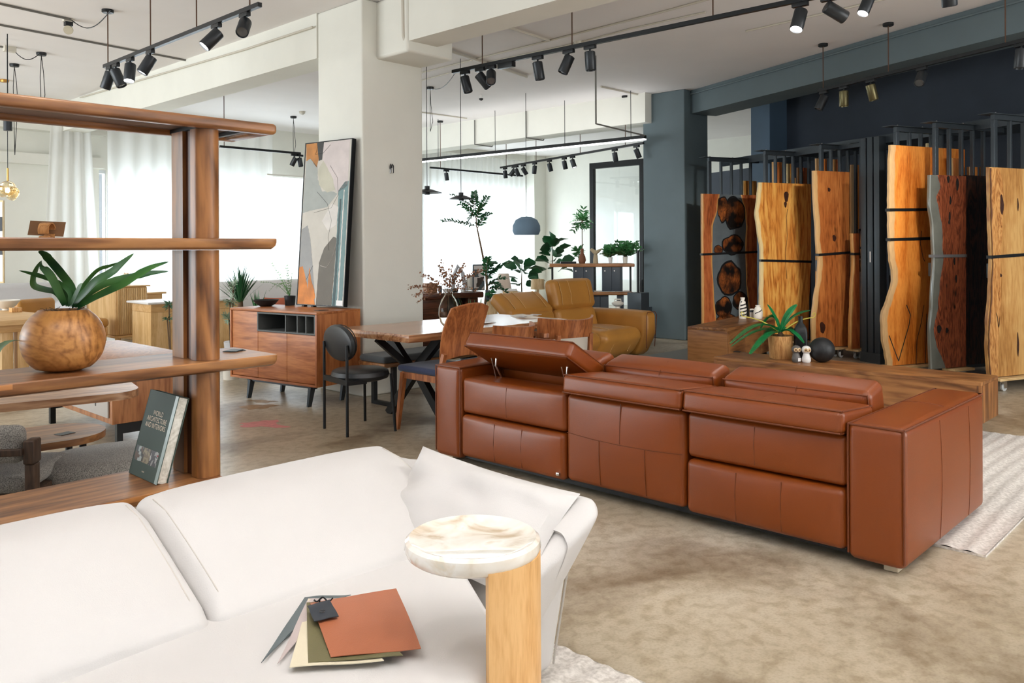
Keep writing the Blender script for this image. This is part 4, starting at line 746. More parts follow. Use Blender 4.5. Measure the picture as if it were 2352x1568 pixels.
# rug to the right
m_rug = fabric('ribbed_pale_rug', srgb(208, 200, 190), bs=60, c2=srgb(228, 222, 214))
def rug(x0, x1, y0_, y1_, label, along='x', n_=60):
    def f(a_, b_): u = x0 + (x1 - x0) * a_; v = y0_ + (y1_ - y0_) * b_; return (u - x0, v - y0_, .012 + .004 * math.sin((v if along == 'x' else u) * 2 * math.pi / .09 + 1.2 * math.sin(u * 2)) + .002 * math.sin(u * 9 + v * 7))
    ob = G().grid(f, n_ if along != 'x' else 14, n_ if along == 'x' else 14, th=-.0).add([(0, 0, .012), (x1 - x0, 0, .012), (x1 - x0, y1_ - y0_, .012), (0, y1_ - y0_, .012), (0, 0, 0), (x1 - x0, 0, 0), (x1 - x0, y1_ - y0_, 0), (0, y1_ - y0_, 0)], [(0, 1, 5, 4), (1, 2, 6, 5), (2, 3, 7, 6), (3, 0, 4, 7), (4, 5, 6, 7)]).o('rug', m_rug, loc=(x0, y0_, 0), ang=80); return tag(ob, label, 'rug')
rc = PZ(2262, 1283, 0); rug(4.14, 6.9, rc.y, 3.6, 'pale ribbed rug under the cognac sofa and bench', 'x', 170)
# ---------------------------------------------------------------- cognac sofa
SX, SY0, SY1, AH = 3.63, 1.19, 4.16, .63
th = thing('leather_sofa', 'cognac brown leather three seat recliner sofa seen from behind, one headrest raised', 'sofa', (SX, SY0, .0))
LN = SY1 - SY0; AW = .245; DP = 1.2
def piping(parent, loops, r=.0045, mat=m_seam):
    g = G()
    for l in loops: g.tube(l, r, 6)
    return g.o('piping', mat, parent)
def rect_loop(x, y0_, y1_, z0_, z1, e=.0): return [(x, y0_, z0_), (x, y1_, z0_), (x, y1_, z1), (x, y0_, z1), (x, y0_, z0_)]
def arm(y0_, y1_):
    a_ = G().rb(0, DP, y0_, y1_, .035, AH, .035, 4, (.012, .012, .012), 8).o('armrest', m_cognac, th)
    c1, c2 = .006, DP - .006; lo, hi = y0_ + .006, y1_ - .006; t_ = AH - .008
    piping(a_, [[(c1, lo, t_), (c1, hi, t_), (c2, hi, t_), (c2, lo, t_), (c1, lo, t_)], [(c1, lo, t_), (c1, lo, .06)], [(c1, hi, t_), (c1, hi, .06)]], .005)
    g = G(); [g.tube([(DP * f_, y0_ - .012 * (1 - (2 * f_ - 1) ** 2) * (1 - ((z_ - .3325) / .2975) ** 2), z_) for z_ in (.06, .12, .2, .3, .4, .5, .6)], .0021, 4) for f_ in (.38, .76)]; g.tube([(DP * .52, y_, AH + .012 * (1 - (2 * (y_ - y0_) / (y1_ - y0_) - 1) ** 2)) for y_ in [lo + .02 + (hi - lo - .04) * q / 6 for q in range(7)]], .0021, 4); g.o('seam', m_seam, a_)
arm(0, AW); arm(LN - AW, LN)
ya = [LN - AW, PU(1297, 1000, SX).y - SY0, PU(1572, 1000, SX).y - SY0, AW]       # module borders
for i in range(3):
    y1_, y0_ = ya[i] - .006, ya[i + 1] + .006; zt_ = .562
    if i == 1:
        b_ = G().rb(.005, .24, y0_, y1_, .07, .562, .03, 3, (.02, 0, .0), 8).o('back_panel', m_cognac, th)
        g = G(); g.tube([(.003, y0_ + .01, .345), (-.0115, (y0_ + y1_) / 2 - .2, .338), (-.0155, (y0_ + y1_) / 2, .335), (-.0115, (y0_ + y1_) / 2 + .2, .338), (.003, y1_ - .01, .345)], .002, 4); m_ = (y0_ + y1_) / 2
        g.tube([(-.001, m_, .555), (-.0105, m_, .46), (-.0155, m_, .34)], .0021, 4); g.tube([(-.0135, m_ - .16, .335), (-.011, m_ - .16, .2), (.001, m_ - .16, .09)], .0021, 4); g.tube([(-.014, m_ + .14, .335), (-.012, m_ + .14, .2), (.001, m_ + .14, .09)], .0021, 4); g.o('seam', m_seam, b_)
    else:
        b1 = G().rb(.015, .24, y0_, y1_, .338, zt_, .025, 3, (.014, 0, 0), 8).o('back_panel', m_cognac, th); b2 = G().rb(.0, .24, y0_, y1_, .06, .328, .03, 3, (.018, 0, 0), 8).o('back_panel', m_cognac, th)
        m_ = (y0_ + y1_) / 2; g = G(); g.tube([(.009, m_ + .03, zt_ - .02), (.0, m_ + .03, .45), (.009, m_ + .03, .36)], .0021, 4); g.o('seam', m_seam, b1)
        g = G()
        for dy in (-.11, .12): g.tube([(-.007, m_ + dy, .31), (-.0175, m_ + dy, .2), (-.007, m_ + dy, .08)], .0021, 4)
        g.o('seam', m_seam, b2)
    # seat
    s_ = G().rb(.42, DP + .0, y0_, y1_, .12, .43, .06, 4, (.02, 0, .03), 8).o('seat', m_cognac, th)
G().box(.06, DP - .05, .06, LN - .06, .035, .12).o('underframe', m_black, th)
for x_ in (.1, DP - .15):
    for y_ in (.08, LN - .08): G().rb(x_ - .04, x_ + .04, y_ - .03, y_ + .03, .001, .036, .004).o('foot', plain('pale_foot', srgb(214, 198, 170), .6) if 'pale_foot' not in bpy.data.materials else bpy.data.materials['pale_foot'], th)
# head cushions on top of the back, lying flat (two) and raised (one)
def headrest(i, raised=False):
    y1_, y0_ = ya[i] - .002, ya[i + 1] + .004
    if i == 2: y0_ += .0
    cu = G(); hx, dz = .37, .108
    M_ = T(-.035, 0, .572) if not raised else T(0, 0, 0)
    wl_ = y1_ - y0_
    def fn(q):
        f = (q.x) / hx; q = q.copy(); q.z += -.025 * f + .0; q.x += .012 * max(0, min(1, q.z / .1)); return q
    cu.rb(0, hx, y0_, y1_, 0, dz, .028, 4, (.006, 0, .012), 8, fn=fn)
    L1 = [(.006, y0_ + .008, .006), (.006, y1_ - .008, .006), (hx - .006, y1_ - .008, -.02), (hx - .006, y0_ + .008, -.02), (.006, y0_ + .008, .006)]
    L2 = [(.020, y0_ + .008, dz - .006), (.020, y1_ - .008, dz - .006), (hx + .004, y1_ - .008, dz - .032), (hx + .004, y0_ + .008, dz - .032), (.020, y0_ + .008, dz - .006)]
    if raised:
        piv = Vector((.34, 0, .585)); M_ = T(*piv) @ Ry(R(26)) @ T(-.36, 0, .025)
    cu.m = Matrix.Identity(4); cu.v = [M_ @ v for v in cu.v]
    h = cu.o('headrest', m_cognac, th)
    piping(h, [[M_ @ Vector(p) for p in L1], [M_ @ Vector(p) for p in L2]], .0045)
    g = G(); m_ = (y0_ + y1_) / 2; g.tube([M_ @ Vector(p) for p in ((.022, m_, dz - .004), (.08, m_, dz + .002), (hx * .5, m_, dz - .001), (hx * .8, m_, dz - .015), (hx, m_, dz - .03))], .0021, 4); g.o('seam', m_seam, h)
    if raised:
        for y_ in (y0_ + .1, y1_ - .18):
            a0 = Vector((.2, y_, .56)); b0_ = M_ @ Vector((.14, y_, .0)); G().tube([a0, a0.lerp(b0_, .5) + Vector((-.03, 0, .01)), b0_], .006, 6).o('hinge', m_chrome, h); G().tube([a0 + Vector((0, .05, 0)), b0_ + Vector((0, .05, .0))], .005, 6).o('hinge', m_chrome, h)
    return h
headrest(0, True); headrest(1); headrest(2)
# loose back cushions on the seat side, showing above
for i in range(3):
    y1_, y0_ = ya[i] - .02, ya[i + 1] + .02
    if i == 0: y0_ -= .0
    M_ = T(.40, 0, .40) @ Ry(R(-14))
    g = G(); 
    g.rb(0, .2, y0_, y1_, 0, .315, .04, 4, (.03, 0, .012), 8); g.v = [M_ @ v for v in g.v]; c = g.o('back_cushion', m_cognac, th)
    H3 = .315; piping(c, [[M_ @ Vector(p) for p in ((.008, y0_ + .01, .1), (.008, y0_ + .01, H3 - .014), (.008, y1_ - .01, H3 - .014), (.008, y1_ - .01, .1))]], .0045)
    g = G(); m_ = (y0_ + y1_) / 2; g.tube([M_ @ Vector(p) for p in ((-.029, m_ - .03, .15), (-.018, m_ - .03, H3 - .06), (-.002, m_ - .03, H3 - .012), (.1, m_ - .03, H3 + .012))], .0021, 4); g.o('seam', m_seam, c)
g = G(); g.rb(-.02, .01, ya[1] + .03, ya[1] + .055, .09, .11, .006); g.o('power_socket', m_chrome, th)
# ---------------------------------------------------------------- ivory sofa in the foreground
ws = thing('ivory_sofa', 'large ivory leather sofa filling the foreground, its back to the wooden shelf', 'sofa', (1.0, 1.35, 0))
def W_(p): return Vector(p) - Vector((1.0, 1.35, 0))
def sheet_cushion(u0, u1, name='back_cushion', topv=2.52, topz=.70, botv=1.985, botz=.458, thk=.17, dipL=0, dipR=0):
    # thick reclined cushion between bottom front edge (botv,botz) and top (topv,topz)
    g = G(); ln_ = math.hypot(topv - botv, topz - botz); an = math.atan2(topz - botz, topv - botv)
    def fn(q):
        u = (q.x - (u0 + u1) / 2) / ((u1 - u0) / 2); s = q.y / ln_
        q = q.copy(); e = abs(u) ** 6
        if s > .6: q.y -= .02 * e * (s - .6) / .4 * ln_ * 2
        q.z -= .03 * max(0, s - .75) * 4 * (s > .75) - .0
        q.z += .025 * math.sin(math.pi * max(0, min(1, s))) * (1 - e)
        if s < .12: q.z -= .01
        return Vector((q.x, botv + q.y * math.cos(an) - q.z * math.sin(an), botz + q.y * math.sin(an) + q.z * math.cos(an)))
    g.rb(u0, u1, 0, ln_, -thk, 0, .04, 5, (0, .02, .012), 14, fn=fn); g.v = [W_(v) for v in g.v]; ob = g.o(name, m_white_l, ws)
    def P3(u, s, dz=0.): return W_(fn(Vector((u, s * ln_, dz))))
    def sf(u, s):      # point on front face of cushion near the edges
        return P3(u, s, .001)
    g = G(); g.tube([sf(u0 + .04 + (u1 - u0 - .08) * k / 16, .085) for k in range(17)], .0014, 4); g.tube([sf(u0 + .05 + (u1 - u0 - .1) * k / 16, .115) for k in range(17)], .0014, 4); [g.tube([sf(uu, .1 + .8 * k / 14) for k in range(15)], .0022, 5) for uu in (u0 + .038, u1 - .038)]
    g.o('stitched_seam', m_white_s, ob); return ob
uS = [-.95, .07, 1.005, 1.93]
for i in range(3):
    sheet_cushion(uS[i] + .001, uS[i + 1] - .001)
# seats
for a_, b_ in ((-.95, .48), (.485, 1.80)):
    def fs_(q):
        q = q.copy(); t = max(0, q.x - 1.15); k_ = max(0, min(1, (1.95 - q.y) / .6)); q.x -= t * .55 * k_; return q
    g = G(); g.rb(a_, b_, 1.32, 2.2, .2, .43, .06, 5, (0, 0, .02), 12, fn=fs_); g.v = [W_(v) for v in g.v]; g.o('seat_cushion', m_white_l, ws)
# back shell and base
g = G(); g.rb(-.95, 2.05, 2.3, 2.66, .06, .58, .05, 4, 0, 6); g.v = [W_(v) for v in g.v]; g.o('back_shell', m_white_l, ws)
g = G(); g.rb(-.95, 1.80, 1.40, 2.4, .05, .24, .03, 3, 0, 12, fn=fs_); g.v = [W_(v) for v in g.v]; g.o('base', m_white_l, ws)
# flared arm: panel + top cushion
def fa(q):
    q = q.copy(); q.y -= .20 * q.z * max(0, (2.6 - q.y) / .86); return q
g = G(); g.rb(1.90, 2.05, 1.76, 2.6, .02, .42, .05, 4, (.012, 0, 0), 8, fn=fa); g.v = [W_(v) for v in g.v]; ar = g.o('arm_panel', m_white_l, ws)
g = G(); g.tube([W_(fa(Vector((2.035, 1.765, z)))) for z in (.05, .15, .25, .35, .40)], .004, 5); g.o('stitched_seam', m_white_s, ar)
def fb(q):
    q = q.copy(); f = (q.y - 1.55) / 1.0; q.z += .02 * math.sin(f * 3.); w_ = noise.noise(Vector((q.x * 5, q.y * 4, q.z * 6))) * .02; q.z += w_; q.x += w_; return q
M_ = T(1.77, 0, .395) @ Ry(R(-28)); g = G()
def fc(q):
    q = q.copy(); tp_ = .415 + (q.x - 1.78) / .3 * .20; q.z = .2 + (q.z - .2) * (tp_ - .2) / .4; lo_ = max(0, 1 - (q.z - .2) / .36); q.x -= .03 * (q.x > 1.95); q.x -= .16 * lo_ * max(0, (q.x - 1.8) / .29) * max(0, (2.3 - q.y) / .7); q.y += .14 * lo_ * max(0, (2.3 - q.y) / .7); return q
g.rb(1.78, 2.09, 1.565, 2.60, .2, .6, .06, 5, (.015, .015, .02), 12, fn=fc); g.v = [W_(fb(v)) for v in g.v]; ac = g.o('arm_cushion', m_white_l, ws)
# loose pillow
def pillow(cx, hx, hy, th_, M_, mat, name, parent=None, wr=.01, sd=1.):
    g = G()
    def f(sgn):
        def q(a_, b_):
            x, y = 2 * a_ - 1, 2 * b_ - 1; r_ = (1 - abs(x) ** 2.6) * (1 - abs(y) ** 2.6); h = th_ * max(0, r_) ** .55; pin = 1 - .07 * (1 - abs(x)) * 0 - .06 * (1 - y * y) * abs(x) ** 4; px_ = hx * x * (1 - .07 * (1 - y * y) * x * x); py_ = hy * y * (1 - .07 * (1 - x * x) * y * y)
            h += wr * noise.noise(Vector((x * 2.4 + sd, y * 2.4, sgn))) * min(1, 4 * r_); return M_ @ Vector((px_, py_, sgn * h))
        return q
    g.grid(f(1), 22, 22); k = len(g.v); g2 = G().grid(f(-1), 22, 22); g.v += g2.v; g.f += [tuple(reversed([i + k for i in fc])) for fc in g2.f]
    ob = g.o(name, mat, parent); return ob
P0 = Vector((1.84, 1.95, .53)); zax = Vector((-.62, -.15, .70)).normalized(); xax = Vector((0.2, -1, -.16)).normalized(); xax = (xax - zax * xax.dot(zax)).normalized(); yax = zax.cross(xax)
Mp = Matrix((xax, yax, zax)).transposed().to_4x4(); ob = pillow(0, .33, .19, .07, Mp, m_white_l, 'pillow', wr=.03); ob.location = P0; tag(ob, 'crumpled ivory leather pillow leaning in the corner of the ivory sofa', 'pillow')
# ---------------------------------------------------------------- C-shaped side table
ct = PZ(1086, 1230, .70); r_ = 157 / F_ * dep(ct); th = thing('side_table', 'round marble topped side table on a curved oak leg over the ivory sofa', 'side table', (ct.x, ct.y, 0))
def marble():
    m, nt, b = nt_('pale_onyx'); tc = N(nt, 'ShaderNodeTexCoord'); n = N(nt, 'ShaderNodeTexNoise'); n.inputs['Scale'].default_value = 9; n.inputs['Detail'].default_value = 8; n.inputs['Distortion'].default_value = .9; L(nt, tc.outputs['Object'], n.inputs[0]); cr = N(nt, 'ShaderNodeValToRGB'); e = cr.color_ramp.elements
    e[0].position = .32; e[0].color = col(srgb(196, 176, 150)); e[1].position = .75; e[1].color = col(srgb(206, 208, 196)); k = e.new(.46); k.color = col(srgb(230, 222, 208)); k = e.new(.58); k.color = col(srgb(240, 236, 228)); k = e.new(.66); k.color = col(srgb(226, 214, 194)); L(nt, n.outputs[0], cr.inputs[0])
    L(nt, cr.outputs[0], b.inputs['Base Color']); b.inputs['Roughness'].default_value = .07; b.inputs['Coat Weight'].default_value = .5; return m
G().lathe([(0, .655), (r_ * .9, .655), (r_ * .97, .664), (r_ * 1., .680), (r_ * .985, .694), (r_ * .93, .7015), (r_ * .86, .697), (r_ * .8, .694), (0, .694)], 64).o('top', marble(), th)
m_oakleg = wood('oak_leg', srgb(196, 144, 84), srgb(226, 180, 120), srgb(212, 162, 100), 2, 5., .45, bands=3, streak=30)
a0 = math.atan2(RT.y, RT.x); pts = [];
for k in range(13): a_ = a0 - R(78) + R(78) * k / 12 + R(3); pts.append((r_ * .99 * math.cos(a_), r_ * .99 * math.sin(a_)))
pts += [(x * .82, y * .82) for x, y in reversed(pts)]; G().prism(pts, .0, .668).o('curved_leg', m_oakleg, th); G().lathe([(0, 0), (r_ * .97, 0), (r_ * .98, .005), (r_ * .97, .012), (0, .012)], 48).o('base_plate', m_oakleg, th)
# ---------------------------------------------------------------- leather sample fan on the seat
def seatp(px, py, dz=0.): return PZ(px, py, .455 + dz)
rg = seatp(722, 1382, .01); th = thing('leather_samples', 'fan of leather swatches tied with a black tag on the ivory seat', 'leather samples', rg)
def swatch(pxs, mat, h, label, name='swatch', curl=.0, n_=8):
    c = [seatp(x, y, h) - rg for x, y in pxs]; sd = random.random() * 9
    def f(a_, b_): p = c[0].lerp(c[1], a_).lerp(c[3].lerp(c[2], a_), b_); w_ = noise.noise(Vector((a_ * 2 + sd, b_ * 2, 0))) * .004; return p + Vector((0, 0, w_ + curl * math.sin(math.pi * b_) * .01))
    return G().grid(f, n_, n_, th=.0018).o(name, mat, th, label=label)
swatch(((700, 1372), (806, 1366), (720, 1400), (600, 1522)), leather('slate_leather', srgb(92, 102, 104), .5), .002, 'slate grey swatch')
swatch(((708, 1376), (800, 1374), (712, 1440), (637, 1524)), leather('mauve_leather', srgb(186, 172, 168), .5), .004, 'pale mauve swatch')
swatch(((708, 1376), (770, 1390), (882, 1518), (665, 1534)), leather('cream_leather', srgb(214, 204, 178), .55), .006, 'cream swatch')
swatch(((704, 1384), (790, 1380), (926, 1507), (708, 1522)), leather('olive_leather', srgb(104, 98, 66), .5), .009, 'olive green swatch')
swatch(((712, 1386), (910, 1352), (967, 1490), (760, 1510)), leather('chestnut_leather', srgb(166, 98, 66), .4), .012, 'large chestnut brown swatch', curl=.6, n_=12)
tg = swatch(((706, 1392), (757, 1378), (778, 1415), (722, 1428)), plain('black_card', srgb(44, 50, 58), .6), .026, 'black square tag with embossed emblem', 'tag'); g = G()
c_t = seatp(741, 1403, .028) - rg; g.tube([c_t + (RT * math.cos(a_) + FW * math.sin(a_)) * .0075 for a_ in [R(q) for q in range(50, 350, 20)]] + [c_t + RT * .001], .0008, 5); g.o('emblem', plain('dark_emboss', srgb(70, 66, 64), .4), tg)
g = G(); kn = seatp(734, 1376, .022) - rg; g.tube([kn + Vector((0, 0, -.012)), kn, kn + RT * .008 + Vector((0, 0, .006))], .0025, 6); g.tube([kn + RT * .03 * k / 6 + Vector((0, 0, .006 * math.sin(k))) for k in range(-3, 8)], .002, 6); g.o('tie', m_black, th)
rug(-.6, 2.2, -.2, 2.12, 'ribbed beige rug under the ivory sofa', 'x', 150)
# ---------------------------------------------------------------- open walnut shelf unit, left foreground
SV0, SV1, SU1, SU0 = 2.97, 3.34, 1.765, -.75
sh = thing('open_shelf', 'tall open walnut shelf unit with rounded posts, left foreground', 'shelf', (SU1, SV0, 0)); S0 = Vector((SU1, SV0, 0))
m_finger = wood('light_walnut_piece', srgb(150, 92, 46), srgb(206, 146, 84), srgb(178, 118, 62), 0, 1., .36, bands=5)
def shelf_board(zt_, th_, recess=False):
    pr = [(0, zt_), (-.0, zt_ - th_ * .35), (.006, zt_ - th_ * .42), (.016, zt_ - th_ * .8), (.04, zt_ - th_), ] 
    # profile across depth (y,z), bull-nosed on both long sides; extruded along x with a rounded end
    def prof(inset):
        y0_, y1_ = inset, SV1 - SV0 - inset
        return [(y0_ + .004, zt_), (y0_, zt_ - .004), (y0_, zt_ - th_ * .45), (y0_ + .008, zt_ - th_ * .8), (y0_ + .03, zt_ - th_), (y1_ - .03, zt_ - th_), (y1_ - .008, zt_ - th_ * .8), (y1_, zt_ - th_ * .45), (y1_, zt_ - .004), (y1_ - .004, zt_)]
    xe = -.235 if zt_ < .6 else 0; g = G(); secs = [(SU0 - SU1, 0), (xe - .04, 0), (xe - .015, 0), (xe - .004, .006), (xe, .014)]; vs = []
    for i, (x, ins) in enumerate(secs):
        for j, (y, z) in enumerate(prof(ins)):
            zz = z
            if i >= 3: zz = zt_ - (zt_ - z) * (1 - (i - 2) * .18)
            vs.append((x, y, zz))
    n_ = 10; fs = [(i * n_ + j, i * n_ + (j + 1) % n_, (i + 1) * n_ + (j + 1) % n_, (i + 1) * n_ + j) for i in range(len(secs) - 1) for j in range(n_)] + [tuple(range(n_)), tuple(reversed([(len(secs) - 1) * n_ + j for j in range(n_)]))]
    fs = [tuple(reversed(f)) for f in fs]
    g.add(vs, fs); return g
m_panelu = plain('brown_laminate', srgb(122, 104, 98), .5, var=.05)
for zt_, th_ in ((1.44, .043), (.975, .046), (.53, .046)):
    b_ = shelf_board(zt_, th_).o('shelf_board', m_walnut, sh, ang=30)
    G().rb(SU0 - SU1, {1.44: -1.02, .975: -.95, .53: -.5}[zt_], -.0012, .02, zt_ - th_ * .44, zt_ - .003, .001).o('lighter_strip', m_finger, b_)
tp = G(); tp.rb(SU0 - SU1, 0, 0, .06, 1.858, 1.90, .015, 3).rb(SU0 - SU1, 0, SV1 - SV0 - .06, SV1 - SV0, 1.858, 1.90, .015, 3).rb(-.07, -.0005, .03, SV1 - SV0 - .03, 1.859, 1.8995, .012, 3); tb = tp.o('top_frame', m_walnut, sh)
G().box(SU0 - SU1, -.08, .055, SV1 - SV0 - .055, 1.878, 1.897).o('top_panel', m_panelu, tb); G().box(SU0 - SU1, -.3, .17, .172, 1.8765, 1.878).o('panel_joint', m_black, tb); G().box(-.3, -.26, .058, SV1 - SV0 - .058, 1.862, 1.8775).o('steel_bracket', m_black, tb); G().box(-.12, -.1, .058, SV1 - SV0 - .058, 1.862, 1.8775).o('steel_bracket', m_black, tb)
def post_(x0, name='post'):
    x1 = x0 + .095; g = G(); y0_, y1_ = .03, .29
    for (za, zb_) in ((.001, .483), (.531, .928), (.976, 1.396), (1.441, 1.857)):
        if x0 > -1 and za < .5: za, zb_ = .001, .53
        def D(ya_, yb_, fr_):  # rounded bar: bull nose on the front or the back
            pts = []
            for k in range(9):
                a_ = math.pi * k / 8
                pts.append(((x0 + x1) / 2 + math.cos(a_) * (x1 - x0) / 2, (ya_ + .035 - math.sin(a_) * .035) if fr_ else (yb_ - .035 + math.sin(a_) * .035)))
            pts += [(x0, yb_ if fr_ else ya_), (x1, yb_ if fr_ else ya_)]; return pts if fr_ else pts[:9] + [(x0, ya_), (x1, ya_)]
        g.prism(list(reversed(D(y0_, .10, True))), za, zb_); g.prism(D(.165, y1_, False), za, zb_)
    p_ = g.o(name, m_walnutz, sh, ang=30); g = G()
    for (za, zb_) in ((.001, .483), (.531, .928), (.976, 1.396), (1.441, 1.857)): g.box(x0 + .014, x1 - .014, .1, .165, za, zb_)
    g.o('post_core', plain('dark_walnut_core', srgb(84, 48, 26), .4), p_)
post_(1.449 - SU1); post_(-.3 - SU1)
# globe planter with strap leaves
p = Vector((0, 0, 0)); r_ = ray(146, 850); p = O_(3.155 / r_.y, r_); p.z = .976; sc_ = dep(p) / F_
def wavewood():
    m = wood('turned_teak', srgb(122, 76, 34), srgb(190, 134, 74), srgb(162, 108, 56), 1, 1.9, .38, bands=11, streak=30); return m
th = thing('globe_planter', 'round turned wood planter with dark green strap leaves on the shelf', 'plant', p); R_, Hh = 88 * sc_, .213
prof = [(0, 0), (.055, 0), (.075, .006)] + [(R_ * math.cos(R(a_)) ** .8, Hh * .5 + Hh * .56 * math.sin(R(a_))) for a_ in range(-54, 60, 9)] + [(.078, Hh), (.070, Hh - .004), (.068, Hh - .02), (0, Hh - .022)]
G().lathe(prof, 48).o('pot', wavewood(), th); g = G(); g.lathe([(0, Hh - .012), (.068, Hh - .018)], 20, cap=False); g.o('moss', m_soil, th)
g = G(); random.seed(3)
for i in range(14): a_ = random.random() * 6.3; b_ = Vector((.045 * math.cos(a_), .045 * math.sin(a_), Hh - .014)); g.tube([b_, b_ + Vector((.01 * math.cos(a_ + 1), .01, .012)), b_ + Vector((.03 * math.cos(a_), .02 * math.sin(a_ * 2), .016 + .01 * random.random()))], .0012, 4)
g.o('root_fibres', m_twig, th)
def m_leaf2():
    m, nt, b = nt_('strap_leaf'); tc = N(nt, 'ShaderNodeTexCoord'); n = N(nt, 'ShaderNodeTexNoise'); n.inputs['Scale'].default_value = 7; L(nt, tc.outputs['Object'], n.inputs[0]); cr = N(nt, 'ShaderNodeValToRGB'); cr.color_ramp.elements[0].position = .35; cr.color_ramp.elements[0].color = col(srgb(22, 74, 40)); cr.color_ramp.elements[1].position = .7; cr.color_ramp.elements[1].color = col(srgb(82, 132, 62)); L(nt, n.outputs[0], cr.inputs[0]); L(nt, cr.outputs[0], b.inputs['Base Color']); b.inputs['Roughness'].default_value = .38; return m
ml2 = m_leaf2()
def strap_leaf(pxs, wpx, d0, d1, parent, org, mat):
    K = len(pxs); pts = [PD(x, y, d0 + (d1 - d0) * i / (K - 1)) - org for i, (x, y) in enumerate(pxs)]
    fine = []
    for i in range(K - 1):
        for j in range(4):
            t = j / 4; p0 = pts[max(i - 1, 0)]; p1 = pts[i]; p2 = pts[i + 1]; p3 = pts[min(i + 2, K - 1)]
            fine.append(.5 * ((2 * p1) + (p2 - p0) * t + (2 * p0 - 5 * p1 + 4 * p2 - p3) * t * t + (3 * p1 - p0 - 3 * p2 + p3) * t ** 3))
    fine.append(pts[-1]); n_ = len(fine) - 1; w_ = wpx * sc_
    g = G(); g.leaf(fine, [w_ * (.5 + .5 * math.sin(math.pi * min(1, (i / n_) * .9 + .1))) if i < n_ * .7 else w_ * max(.02, max(0., 1 - (i / n_ - .7) / .3) ** .7) for i in range(n_ + 1)], -FW + Vector((0, 0, .5)), .3); return g.o('leaf', mat, parent, ang=80)
dd = dep(p)
for pxs, w_, d1 in ((((155, 703), (168, 668), (145, 633), (119, 602), (102, 584), (88, 577)), 14, .05), (((150, 701), (139, 676), (119, 636), (100, 613), (96, 600)), 14, -.08), (((150, 700), (129, 672), (102, 665), (80, 657), (77, 640), (86, 614), (96, 598)), 11, .1), (((160, 700), (160, 672), (136, 650), (102, 637), (75, 629), (43, 621)), 8, .0),
        (((158, 702), (150, 670), (146, 645)), 13, .03), (((166, 702), (187, 664), (204, 642), (226, 620), (252, 611), (279, 601)), 8, .1), (((165, 704), (196, 672), (221, 647), (255, 628), (281, 606), (308, 582)), 17, -.1), (((172, 704), (204, 676), (238, 655), (272, 643), (315, 634), (349, 627), (388, 623)), 14, .08), (((178, 706), (221, 682), (255, 666), (289, 650), (315, 633), (349, 614), (388, 601)), 15, -.02), (((172, 706), (190, 690), (205, 660), (200, 648)), 14, .12), (((162, 706), (175, 680), (190, 650)), 16, -.12)):
    strap_leaf(pxs, w_ * 1.35, dd, dd + d1, th, p, ml2)
pl_ = Vector((.62, 3.15, .976)); th = thing('orchid_pot', 'plant outside the left edge with one broad leaf reaching in over the shelf', 'plant', pl_); G().lathe([(0, 0), (.05, 0), (.07, .1), (.06, .1), (0, .09)], 24).o('pot', m_white, th)
strap_leaf(((-60, 880), (-20, 825), (0, 800), (22, 786), (47, 781)), 26, dep(pl_), dd - .05, th, pl_, ml2)
# card holder on the middle shelf
p = PV(99, 545, 3.15); p.z = 1.441; s = dep(p) / F_; th = thing('card_holder', 'curled bent wood holder carrying a brown card, on the middle shelf', 'card holder', p, R(-46))
m_bent = wood('bent_oak', srgb(150, 98, 50), srgb(196, 142, 86), None, 2, 8, .5)
g = G().grid(lambda a_, b_: (-.005 + .036 * a_, .021 * math.cos(R(-120 + 330 * b_)), .0265 + .0225 * math.sin(R(-120 + 330 * b_))), 2, 16, th=.004); g.rb(-.005, .031, -.02, .02, .0, .006, .002); g.o('curl', m_bent, th)
g = G().box(-.062, .062, 0, .0025, -.026, .026, m=T(0, .022, .033) @ Rx(R(-14)) @ Ry(R(3))); g.o('card', plain('brown_card', srgb(120, 84, 50), .7), th)
p = PV(536, 800, 3.2); p.z = .976; th = thing('card_stack', 'dark cards fanned near the right end of the lower shelf board', 'cards', p, R(10))
for k_ in range(3): G().box(-.03, .045, -.025, .03, .0012 * k_, .0012 * k_ + .001, m=Rz(R(14 * k_))).o('card', m_black, th)
# leaning book
bu, bv0, bv1 = 1.305, 3.05, 3.30; lean = R(15.5); th = thing('leaning_book', 'sage green hardcover on world architecture leaning against the shelf post', 'book', (bu, bv1, .532)); BW, BH, BT = bv1 - bv0, .325, .042
M_ = Ry(lean) @ Matrix(((0, 0, 1, 0), (-1, 0, 0, 0), (0, 1, 0, 0), (0, 0, 0, 1)))    # local x = cover width, y = up, z = thickness (+U)
mb = plain('sage_cover', srgb(66, 82, 74), .7, var=.04); mpg = wood('paper_edges', srgb(190, 184, 168), srgb(232, 228, 216), None, 1, 3, .8)
g = G(); g.box(0, BW, 0, BH, 0, .003, m=M_); cv = g.o('cover', mb, th, smooth=False); g = G(); g.box(0, BW, 0, BH, BT - .003, BT, m=M_); g.o('back_cover', mb, th, smooth=False); g = G(); g.box(-.001, .004, 0, BH, 0, BT, m=M_); g.o('spine', mb, th, smooth=False)
g = G(); g.box(.005, BW - .006, .004, BH - .004, .0031, BT - .0031, m=M_); g.o('page_block', mpg, th, smooth=False); g = G(); g.box(BW - .022, BW + .0005, 0.0, BH, -.0006, -.0001, m=M_); g.o('pale_cover_border', plain('pale_teal', srgb(160, 178, 172), .4), cv)
m_ltr = plain('cream_lettering', srgb(238, 224, 200), .6)
